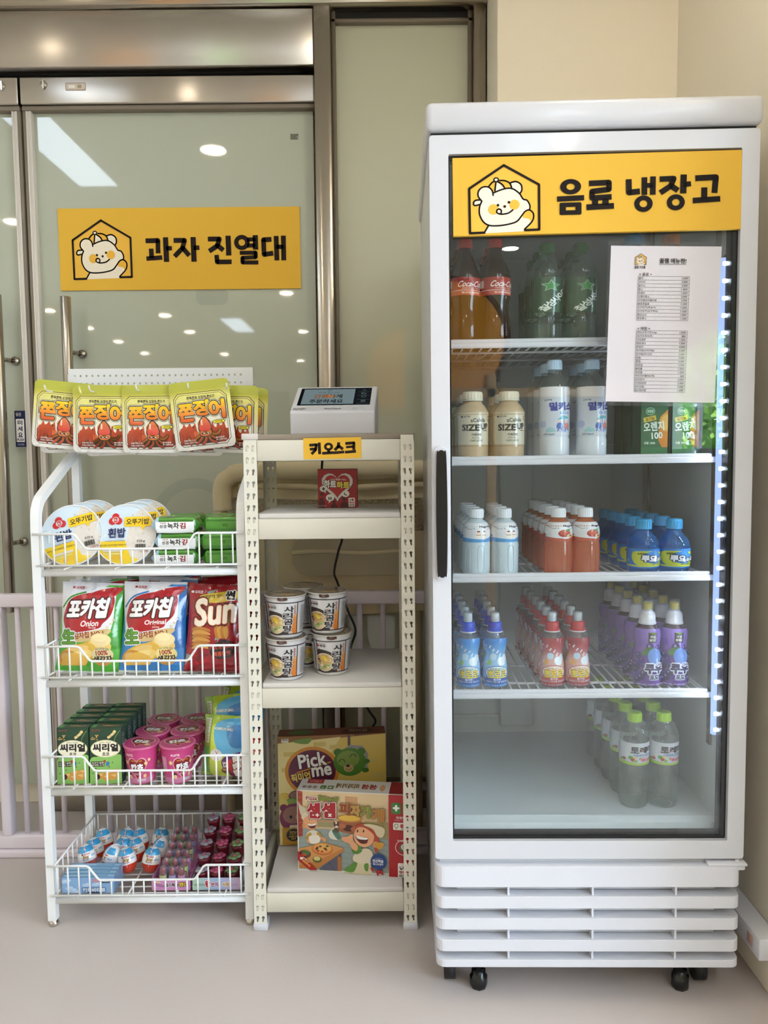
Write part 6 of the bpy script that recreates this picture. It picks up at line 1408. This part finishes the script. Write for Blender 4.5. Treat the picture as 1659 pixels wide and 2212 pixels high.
def row(proto, key, cat, group, cols, z, rows, Y0, pitch, used, yaw=0, lean=.0):
    """cols: (pixel x of the front one, wording of the column)"""
    for (px_, cn) in cols:
        for j in range(rows):
            o = proto if proto.name not in used else dup(proto, (0, 0, 0)); used.add(proto.name)
            lab = ('%s, %s from the front %s' % (key, ORD[j], cn)) if rows > 1 else '%s %s' % (key, cn)
            tag(o, lab, cat, group); X = wx(px_, Y0, z + .08)
            o.location = (X + lean * j, Y0 + pitch * j, z); o.rotation_euler = (0, 0, yaw + .07 * math.sin(3 * j + px_))
used = set()
ZS = [z + .0035 for z in SHELF_Z]; ZB = .3726
liq_milk = mat('cloudy_white_drink', '#b7c6cd', .18, coat=.3); liq_latte = mat('latte_drink', '#b79f7c', .2, coat=.3)
liq_peach = clear('peach_drink_bottle', (.9, .45, .25), body=.5, bodycol=(.9, .32, .16), f0=.05, rough=.05)
liq_soda = clear('blue_soda_bottle', (.2, .6, .95), body=.32, bodycol=(.05, .36, .8), f0=.05, rough=.02)
liq_cola = clear('cola_bottle', (.30, .13, .06), body=.45, bodycol=(.05, .018, .008), f0=.05, rough=.02)
liq_cider = clear('green_tint_bottle', (.86, .95, .9), body=.12, bodycol=(.35, .45, .4), f0=.05, rough=.03)
liq_yog = mat('milky_bottle', '#cfd6dc', .15, coat=.4)
liq_ion = clear('cloudy_water_bottle', (.86, .9, .88), body=.2, bodycol=(.55, .6, .58), f0=.05, rough=.03)

# lime-capped ion drink (bottom deck)
P = [(0, .004), (.02, 0), (.029, .002), (.0318, .012), (.0318, .045), (.0308, .05), (.0318, .055), (.0318, .155), (.0305, .166), (.022, .184), (.0145, .19), (.0135, .2), (0, .2)]
t = thing('ion_drink_bottle', None, 'drink bottle'); MB().lathe(P, 36).build('bottle_body', liq_ion, t)
a = Art(600, 240); a.rect(0, 0, 600, 240, '#c8ced6'); a.rect(0, 216, 600, 240, '#9fc23c'); a.poly(smooth([(-20, 235), (150, 205), (300, 222), (450, 205), (620, 235), (620, 260), (-20, 260)], True), '#9fc23c')
lay = a.text('토', 210, 40, 292, 110, '#25232a', .1); a.text('레', 292, 40, 370, 110, '#25232a', .1); a.text('타', 372, 40, 448, 110, '#25232a', .1); a.text('저칼로리·이온보충', 236, 118, 440, 144, '#3f74b8', .05); a.rect(298, 84, 330, 92, '#a33a4a')
for x, y, r, c in ((214, 160, 24, '#4f9a44'), (232, 182, 20, '#a5322f'), (246, 156, 14, '#d9b52e'), (258, 194, 18, '#79a83c'), (300, 166, 14, '#b58a3c'), (330, 182, 24, '#d58fa4'), (330, 182, 14, '#c2536e'), (372, 186, 20, '#c97a8a'), (404, 180, 18, '#c06a3a'), (442, 176, 16, '#3f6a3f'), (420, 200, 12, '#6a9acb'), (150, 180, 20, '#a5322f'), (470, 190, 18, '#79a83c'), (120, 190, 16, '#4f9a44')): a.ell(x, y, r, r * .85, c)
for k in range(9): a.rect(30, 40 + k * 14, 96 - (k * 7) % 20, 45 + k * 14, '#7d9ab8', lay=60)
label_part(t, a, P, .098, .147, 4.4, .15); cap_part(t, '#9cc62a', .0152, .187, .207)
row(t, 'lime-capped ion drink', 'drink bottle', 'ion drink bottles', ((1369, 'beside the empty floor'), (1432, 'by the light strip')), ZB, 5, 1.63, .067, used, .0)

# slim children's juice with sport caps
def kid(name, c_top, c_mid, cap, logo, flavour):
    P = [(0, .002), (.022, 0), (.0262, .003), (.0265, .03), (.0258, .05), (.0222, .066), (.0212, .074), (.0238, .084), (.0260, .096), (.0255, .106), (.021, .116), (.0145, .1215), (.0125, .127), (0, .127)]
    t = thing(name, None, 'drink bottle'); MB().lathe([(r * .985, z) for r, z in P], 36).build('bottle_body', liq_ion, t)
    a = Art(540, 400); a.rect(0, 0, 540, 400, lambda x, y: mixc(S(c_top), S(c_mid), (y - 40) / 130)); a.rect(0, 368, 540, 400, c_top)
    a.poly(smooth([(-20, 375), (80, 340), (270, 330), (450, 340), (560, 380), (560, 300), (-20, 300)], True), c_mid)
    a.rect(96, 30, 150, 110, '#cfd4d8', 6); a.rect(104, 40, 138, 44, '#5a6268')
    for x, y, r, c in ((240, 150, 34, '#b7d3e6'), (320, 190, 44, '#d6dde3'), (200, 200, 26, '#8fb86a' if logo else '#d9a050'), (380, 160, 30, '#cfdbe6')): a.ell(x, y, r, r * .8, c)
    for k in range(14): a.ell(170 + (k * 67) % 230, 60 + (k * 41) % 150, 7, 7, '#e9eef2', 8)
    a.ell(275, 286, 108, 62, '#2e5aa6' if logo else '#b5443a', 30); a.ell(275, 284, 101, 55, '#dfe7ee' if logo else '#efe4dc', 30); a.text('귀여운내친구', 212, 240, 338, 262, '#c98a3a' if not logo else '#4f8a4a', .06); a.text('뽀로로', 192, 262, 358, 324, '#ead230', .055, out=(('#2a4a78' if logo else '#8a3a1e', 4),))
    a.poly([(150, 326), (400, 326), (385, 368), (275, 376), (165, 368)], '#3a62a8' if logo else '#b5483e'); a.text(flavour, 244, 328, 306, 344, '#e9eef4', .05); a.text('어린이 기호식품 품질인증', 180, 349, 372, 362, '#cdd9ea', .02); a.text('230 mL  무색소 무보존료', 150, 380, 370, 392, '#c9d6e4', .01)
    label_part(t, a, P, .003, .1085, 5.2, .0, nu=26, nv=22, name='shrink_label')
    b = MB().lathe([(.0168, .121), (.0175, .122), (.0175, .1235), (.015, .124), (.015, .140), (.0145, .1415), (.010, .142), (0, .142)], 30, col=lin(cap)); b.lathe([(.017, .1195), (.0177, .120), (.0177, .122), (.016, .1225)], 30, col=lin('#dfe3e8')); b.build('cap', M_paint, t)
    MB().lathe([(.0092, .142), (.0092, .157), (.0085, .160), (0, .1605)], 20, col=lin('#dfe2e6')).build('spout', M_paint, t); MB().lathe([(.0112, .1415), (.0112, .160), (.0104, .1635), (0, .164)], 20).build('dust_cap', M_capclear, t); return t
kb = kid('milk_flavour_drink', '#2b7ec6', '#8fbfe2', '#1748c2', True, '밀크맛'); kr = kid('strawberry_drink', '#8e1220', '#d3a49c', '#b3161e', False, '딸기맛')
row(kb, 'blue-capped milk drink', 'drink bottle', 'blue children drinks', ((1011, 'nearest the handle'), (1069, 'next to the red caps')), ZS[3], 5, 1.632, .064, used, -.05)
row(kr, 'red-capped strawberry drink', 'drink bottle', 'red children drinks', ((1192, 'on the handle side'), (1247, 'on the light strip side')), ZS[3], 6, 1.632, .060, used, .0)
# purple grape drink
P = [(0, .002), (.024, 0), (.0292, .003), (.0298, .04), (.0295, .068), (.0272, .08), (.0258, .09), (.0272, .1), (.0285, .112), (.0275, .122), (.0215, .131), (.0165, .136), (.0145, .142), (0, .142)]
t = thing('grape_drink', None, 'drink bottle'); MB().lathe([(r * .985, z) for r, z in P], 36).build('bottle_body', mat('grape_juice', '#3b2030', .2, coat=.4), t)
a = Art(600, 420); a.rect(0, 0, 600, 420, grad('#8d6fc4', '#6a3fa0', 0, 400)); a.rect(250, 24, 330, 100, '#1f1c1c'); a.text('미닛', 268, 44, 312, 66, '#e6e2dc', .05); a.text('메이드', 262, 70, 320, 92, '#e6e2dc', .05); a.poly([(250, 24), (330, 24), (290, 38)], '#7a9a3a')
rd = random.Random(12)
for k in range(34): x, y = 330 + rd.gauss(40, 50), 230 + rd.gauss(40, 70); r_ = rd.uniform(20, 32); a.ell(x, y, r_, r_ * 1.1, rd.choice(['#3a2470', '#4b2f8a', '#2c1a58'])); a.ell(x - 8, y - 9, r_ * .35, r_ * .35, '#8f7fd0', 10)
for k in range(16): x, y = 190 + rd.gauss(0, 34), 300 + rd.gauss(0, 50); r_ = rd.uniform(18, 28); a.ell(x, y, r_, r_, rd.choice(['#3a2470', '#4b2f8a', '#2c1a58'])); a.ell(x - 6, y - 7, r_ * .3, r_ * .3, '#8f7fd0', 10)
a.poly(smooth([(200, 170), (250, 130), (300, 140), (280, 180), (220, 190)], True), '#3f6a34'); a.ell(300, 196, 54, 58, '#6a95d8', 26); a.ell(300, 196, 48, 52, '#5c86cc', 26)
a.text('쿠우', 226, 250, 366, 326, '#2c2150', .12, out=(('#d9dcf0', 10),)); a.text('Qoo', 308, 246, 360, 268, '#2c2150', .06, out=(('#d9dcf0', 5),)); a.text('포도', 262, 334, 330, 366, '#2c2150', .09, out=(('#d9dcf0', 7),)); a.text('1000 ml당 비타민C 함유 어린이 음료', 170, 398, 430, 410, '#c9bfe6', .02)
label_part(t, a, P, .003, .1265, 5.2, .05, nu=26, nv=22, name='shrink_label')
b = MB().lathe([(.0178, .134), (.0188, .135), (.0188, .138), (.0175, .139), (.0172, .152), (.0158, .158), (.0115, .162), (.0112, .166), (0, .166)], 30, col=lin('#dfe2ea')); b.build('cap', M_paint, t); MB().lathe([(.0102, .166), (.0102, .179), (.0095, .181), (0, .1812)], 20, col=lin('#d9bd2e')).build('spout', M_paint, t); MB().lathe([(.0122, .163), (.0122, .183), (.0112, .186), (0, .1865)], 20).build('dust_cap', M_capclear, t)
row(t, 'purple grape drink', 'drink bottle', 'purple grape drinks', ((1397, 'in the middle of the shelf'), (1455, 'by the light strip')), ZS[3], 5, 1.632, .066, used, .1)

# drinks with jelly: white and peach
def jelly_bottle(name, m, c1, peach):
    P = [(0, .003), (.022, 0), (.0278, .002), (.0295, .008), (.0295, .07), (.0285, .0745), (.0295, .078), (.0295, .096), (.027, .106), (.0215, .114), (.0145, .119), (.0135, .127), (0, .127)]
    t = thing(name, None, 'drink bottle'); MB().lathe(P, 32).build('bottle_body', m, t)
    b = MB()
    for k in range(6):
        an = 2 * PI * k / 6 + .3; q = []
        for (u, z) in smooth([(-.006, .016), (0, .011), (.006, .016), (.0065, .04), (.006, .062), (0, .067), (-.006, .062), (-.0065, .04)], True, 3): q.append((.0298 * math.sin(an + u / .0295), -.0298 * math.cos(an + u / .0295), z))
        b.tube(q, .0006, 5, closed=True)
    b.build('grip_panel', m, t)
    a = Art(560, 280); a.rect(0, 0, 560, 280, '#d8dade'); a.poly([(0, 130), (120, 210), (330, 240), (560, 130), (560, 280), (0, 280)], c1); a.poly([(0, 100), (140, 190), (0, 260)], c1); a.line(smooth([(130, 60), (170, 70), (200, 90), (230, 84)]), 4, '#2c2a2c'); a.ell(246, 82, 5, 5, '#2c2a2c')
    a.text('Mogu Mogu', 290, 40, 450, 78, '#1f1d22', .07, rot=.05); a.text('juice drink', 360, 86, 430, 98, '#3a3840', .02)
    if peach:
        a.ell(300, 160, 56, 54, '#a83f36', 24); a.ell(292, 150, 36, 34, '#bf5c48', 18); a.poly(smooth([(310, 106), (350, 96), (350, 124), (320, 126)], True), '#4f8a3c'); a.ell(352, 196, 38, 28, '#d9bd8a', 18, -.4); a.ell(356, 196, 16, 12, '#8a5a3a', 12)
    else:
        for x, s_ in ((280, 1), (330, .86)): a.rect(x - 20 * s_, 130, x + 20 * s_, 220, '#e6dccb', 10); a.rect(x - 12 * s_, 112, x + 12 * s_, 132, '#8a2a26', 4); a.rect(x - 20 * s_, 168, x + 20 * s_, 176, '#a8503c')
    a.ell(440, 190, 30, 26, '#b9bf3a'); a.ell(440, 190, 20, 17, '#3f4a2a')
    for k in range(6): a.rect(20, 160 + k * 15, 90 - (k * 9) % 24, 165 + k * 15, '#3a4a66' if not peach else '#6a2a24', lay=60)
    label_part(t, a, P, .0735, .1135, 4.8, .1, nu=24, nv=8); cap_part(t, '#d9dde2', .0152, .123, .1425); return t
jw = jelly_bottle('white_jelly_drink', liq_milk, '#4a93cc', False); jp = jelly_bottle('peach_jelly_drink', liq_peach, '#b5563f', True)
row(jw, 'white-capped yoghurt jelly drink', 'drink bottle', 'white jelly drinks', ((1029, 'nearest the handle'), (1089, 'next to the gap')), ZS[2], 4, 1.602, .064, used, 0)
row(jp, 'white-capped peach jelly drink', 'drink bottle', 'peach jelly drinks', ((1206, 'on the handle side'), (1264, 'on the light strip side')), ZS[2], 5, 1.602, .064, used, 0)
# little round blue sodas
P = [(0, .003), (.022, 0), (.029, .003), (.0325, .014), (.0338, .03), (.0338, .056), (.032, .066), (.026, .078), (.018, .086), (.0148, .09), (.0142, .1), (0, .1)]
t = thing('blue_soda_bottle', None, 'drink bottle'); MB().lathe(P, 36).build('bottle_body', liq_soda, t)
a = Art(500, 190); a.rect(0, 0, 500, 190, '#2b79c8'); a.poly(smooth([(90, 40), (180, 20), (300, 30), (380, 60), (360, 150), (250, 178), (110, 150)], True), '#bccb3a'); a.rect(0, 164, 500, 180, '#c3d03c'); a.ell(250, 84, 90, 62, '#3a86cc'); rd = random.Random(3)
for k in range(14): a.ell(40 + rd.random() * 420, 30 + rd.random() * 110, 9, 9, '#c3c93a', 10)
a.text('뿌요', 158, 62, 268, 132, '#d9e2ee', .11, out=(('#1f2a48', 8),), rot=.05); a.text('소다', 272, 82, 342, 128, '#d9e2ee', .09, out=(('#1f2a48', 7),)); a.text('톡톡튀는', 130, 36, 196, 56, '#2a3320', .05, rot=-.15); a.text('소다맛', 232, 140, 300, 160, '#2a4a8a', .05)
label_part(t, a, P, .0165, .056, 4.3, .2); cap_part(t, '#2f9ad0', .0162, .096, .117)
row(t, 'round blue soda bottle', 'drink bottle', 'round blue sodas', ((1390, 'next to the peach drinks'), (1456, 'by the light strip')), ZS[2], 5, 1.606, .0695, used, .1)

# latte and milky soda on the second shelf
P = [(0, .003), (.024, 0), (.0305, .002), (.0322, .008), (.0322, .09), (.0335, .094), (.0335, .098), (.032, .102), (.026, .112), (.0195, .119), (.019, .128), (0, .128)]
t = thing('latte_bottle', None, 'drink bottle'); MB().lathe(P, 36).build('bottle_body', liq_latte, t)
a = Art(520, 330); a.rect(0, 0, 520, 330, '#c8c0aa'); a.poly([(0, 330), (0, 270), (80, 270), (120, 330)], '#b09a78'); a.rect(0, 310, 520, 330, '#a58d6a'); a.ell(150, 40, 12, 9, '#3a3530'); a.text('빙그레', 168, 30, 214, 48, '#3a3530', .03); a.text('aCafela', 218, 54, 330, 92, '#2f2a26', .04, rot=-.05); a.text('S!ZE', 150, 112, 286, 178, '#26231f', .09); a.text('UP', 292, 104, 366, 164, '#26231f', .09, rot=-.06); a.rect(316, 172, 360, 178, '#26231f'); a.text('카페라떼', 224, 200, 296, 226, '#3a352e', .05); a.text('CAFE LATTE', 214, 262, 306, 280, '#55503f', .03)
a.text('350 mL', 226, 236, 292, 250, '#7a735f', .02); a.ell(372, 54, 20, 22, '#8a5a3a'); a.ell(372, 54, 13, 15, '#d9d0ba')
label_part(t, a, P, .028, .0985, 4.6, .0); b = cap_part(t, '#cfc9b4', .0208, .123, .1425)
row(t, 'latte bottle', 'drink bottle', 'latte bottles', ((1021, 'nearest the handle'), (1099, 'next to the white sodas')), ZS[1], 3, 1.603, .074, used, .12)
P = [(0, .003), (.022, 0), (.029, .002), (.0315, .01), (.0315, .042), (.030, .048), (.0315, .054), (.0315, .13), (.0325, .138), (.031, .15), (.0245, .166), (.0165, .175), (.0135, .18), (.0132, .19), (0, .19)]
t = thing('milky_soda_bottle', None, 'drink bottle'); MB().lathe([p for p in P if p[1] < .151], 36).build('bottle_body', liq_yog, t)
MB().lathe([p for p in P if p[1] > .149], 30).build('clear_neck', M_pet, t)
a = Art(560, 380); a.rect(0, 0, 560, 380, '#c9d0dc')
for x, y, r, c in ((130, 260, 36, '#a9b6d6'), (200, 330, 40, '#9cc8cf'), (300, 300, 52, '#b2bddf'), (410, 330, 44, '#a4cfd2'), (440, 200, 34, '#b9c3df'), (480, 290, 30, '#9fb2da')): a.ell(x, y, r, r, c)
a.text('밀키스', 188, 44, 392, 130, '#2e3f96', .12, rot=-.04); a.text('LOTTE', 150, 18, 210, 34, '#2c3350', .05); a.rect(270, 142, 352, 162, '#5f8fc4', 3); a.text('부드러운 탄산', 276, 145, 346, 159, '#e6ecf4', .03)
a.poly(smooth([(252, 216), (300, 178), (352, 200), (300, 210)], True), '#5fb0b8'); a.line([(302, 205), (304, 262)], 4, '#4a6aa0')
for x, c in ((268, '#4a6ab0'), (330, '#c97a6a')): a.ell(x, 236, 14, 14, '#e2bfae'); a.poly(smooth([(x - 16, 252), (x + 16, 252), (x + 22, 300), (x - 22, 300)], True), c); a.line([(x - 8, 300), (x - 16, 330)], 6, '#3a4a78'); a.line([(x + 8, 300), (x + 20, 322)], 6, '#3a4a78')
a.text('250 kcal', 140, 350, 230, 364, '#4a5a80', .02)
label_part(t, a, P, .048, .128, 4.8, .15); cap_part(t, '#b9d3ea', .0152, .186, .2065)
row(t, 'milky white soda bottle', 'drink bottle', 'milky sodas', ((1197, 'next to the lattes'), (1277, 'next to the price sheet')), ZS[1], 3, 1.603, .068, used, .1)
# orange juice cartons
def carton_art():
    a = Art(280, 900); a.rect(0, 0, 280, 900, '#23573a'); a.poly([(280, 380), (200, 460), (180, 700), (280, 900)], '#c97a2a'); a.ell(262, 520, 74, 100, '#d9923a', 24); a.ell(262, 520, 58, 82, '#e0ab58', 22)
    a.ell(96, 400, 48, 40, '#2f7a58'); a.ring(96, 400, 48, 40, 4, '#bcd3c4'); a.text('자연은', 62, 384, 130, 416, '#e3ece4', .05); a.poly([(20, 470), (150, 440), (160, 490), (30, 520)], '#c9b83a'); a.text('유기농', 44, 462, 140, 500, '#8a3a1a', .06, rot=-.2); a.text('오렌지', 24, 510, 240, 610, '#e9efe9', .05, rot=-.1); a.text('100', 110, 620, 226, 690, '#e9efe9', .05, rot=-.08); a.rect(0, 780, 280, 900, '#2d6a44'); a.text('과즙 100%', 30, 720, 150, 748, '#cfe0d0', .03)
    return a
o = card_box('juice_carton', .056, .056, .178, carton_art(), '#1f5036', None, None, M_print)
g = 0
for px_, cn in ((1414, 'under the middle of the price sheet'), (1482, 'by the light strip')):
    for j in range(3):
        q = o if g == 0 else dup(o, (0, 0, 0)); g += 1; tag(q, 'green orange juice carton, %s from the front, %s' % (ORD[j], cn), 'juice carton', 'orange juice cartons'); q.location = (wx(px_, 1.60, ZS[1] + .08), 1.60 + .066 * j, ZS[1])
# cola, cider and the two tall bottles on the top shelf
P = [(0, .004), (.02, 0), (.029, .003), (.0325, .014), (.0325, .04), (.029, .066), (.030, .084), (.033, .1), (.033, .132), (.0315, .142), (.024, .166), (.0165, .184), (.0138, .19), (.0134, .2), (0, .2)]
t = thing('cola_bottle', None, 'drink bottle'); MB().lathe(P, 36).build('bottle_body', liq_cola, t)
a = Art(520, 190); a.rect(0, 0, 520, 190, '#a32a22'); a.rect(0, 140, 520, 190, '#b54a3a'); a.rect(0, 136, 520, 142, '#d9c3b8'); a.text('Coca-Cola', 176, 40, 380, 104, '#e6d9d2', .02, shear=.3); a.text('ORIGINAL TASTE', 204, 112, 350, 126, '#dcc3ba', .02); a.text('최고의 짜릿함', 200, 154, 340, 174, '#e3cfc6', .03); a.rect(50, 30, 120, 110, '#c9b4aa', 4)
label_part(t, a, P, .0975, .1335, 4.6, .2); cap_part(t, '#b5281e', .0152, .196, .215)
row(t, 'cola bottle', 'drink bottle', 'cola bottles', ((1004, 'nearest the handle'), (1069, 'next to the clear sodas')), ZS[0], 3, 1.605, .069, used, .1)
P = [(0, .004), (.02, 0), (.029, .003), (.0325, .014), (.0325, .05), (.0305, .056), (.0325, .064), (.0325, .13), (.033, .14), (.0315, .152), (.0245, .168), (.0165, .178), (.0138, .184), (.0134, .19), (0, .19)]
t = thing('clear_soda_bottle', None, 'drink bottle'); MB().lathe(P, 36).build('bottle_body', liq_cider, t)
a = Art(440, 440); a.rect(0, 0, 440, 440, '#2d5038')
star = lambda cx, cy, R, r: [(cx + (R if k % 2 == 0 else r) * math.sin(k * PI / 5), cy - (R if k % 2 == 0 else r) * math.cos(k * PI / 5)) for k in range(10)]
a.poly(star(210, 110, 74, 34), '#3f8a4a'); a.line(star(210, 110, 74, 34), 6, '#9fbfa4', True)
for k, ch in enumerate('칠성사이다'): a.text(ch, 120 + k * 46, 350 - k * 58, 200 + k * 46, 426 - k * 58, '#e6ece6', .045, rot=-.75)
label_part(t, a, P, .062, .132, 3.8, .15); cap_part(t, '#2f6a3c', .0152, .186, .205)
row(t, 'green star soda bottle', 'drink bottle', 'clear star sodas', ((1180, 'on the handle side'), (1253, 'on the price sheet side')), ZS[0], 3, 1.605, .069, used, .1)
for px_, capc, bc, lab in ((1366, '#2b86b4', '#3a5a72', 'tall bottle with blue cap behind the price sheet'), (1447, '#b5622a', '#7a4a22', 'tall bottle with orange cap behind the price sheet')):
    P2 = [(0, .004), (.02, 0), (.03, .003), (.0335, .014), (.0335, .15), (.030, .165), (.02, .19), (.0145, .198), (.014, .205), (0, .205)]
    t = thing('sports_drink_bottle', None, 'drink bottle'); MB().lathe(P2, 32).build('bottle_body', liq_ion, t); a = Art(400, 200); a.rect(0, 0, 400, 200, bc); a.rect(0, 60, 400, 90, '#c9cdd0'); label_part(t, a, P2, .05, .14, 5.5); cap_part(t, capc, .0172, .2, .222); tag(t, lab, 'drink bottle'); t.location = (wx(px_, 1.61, ZS[0] + .1), 1.61, ZS[0])
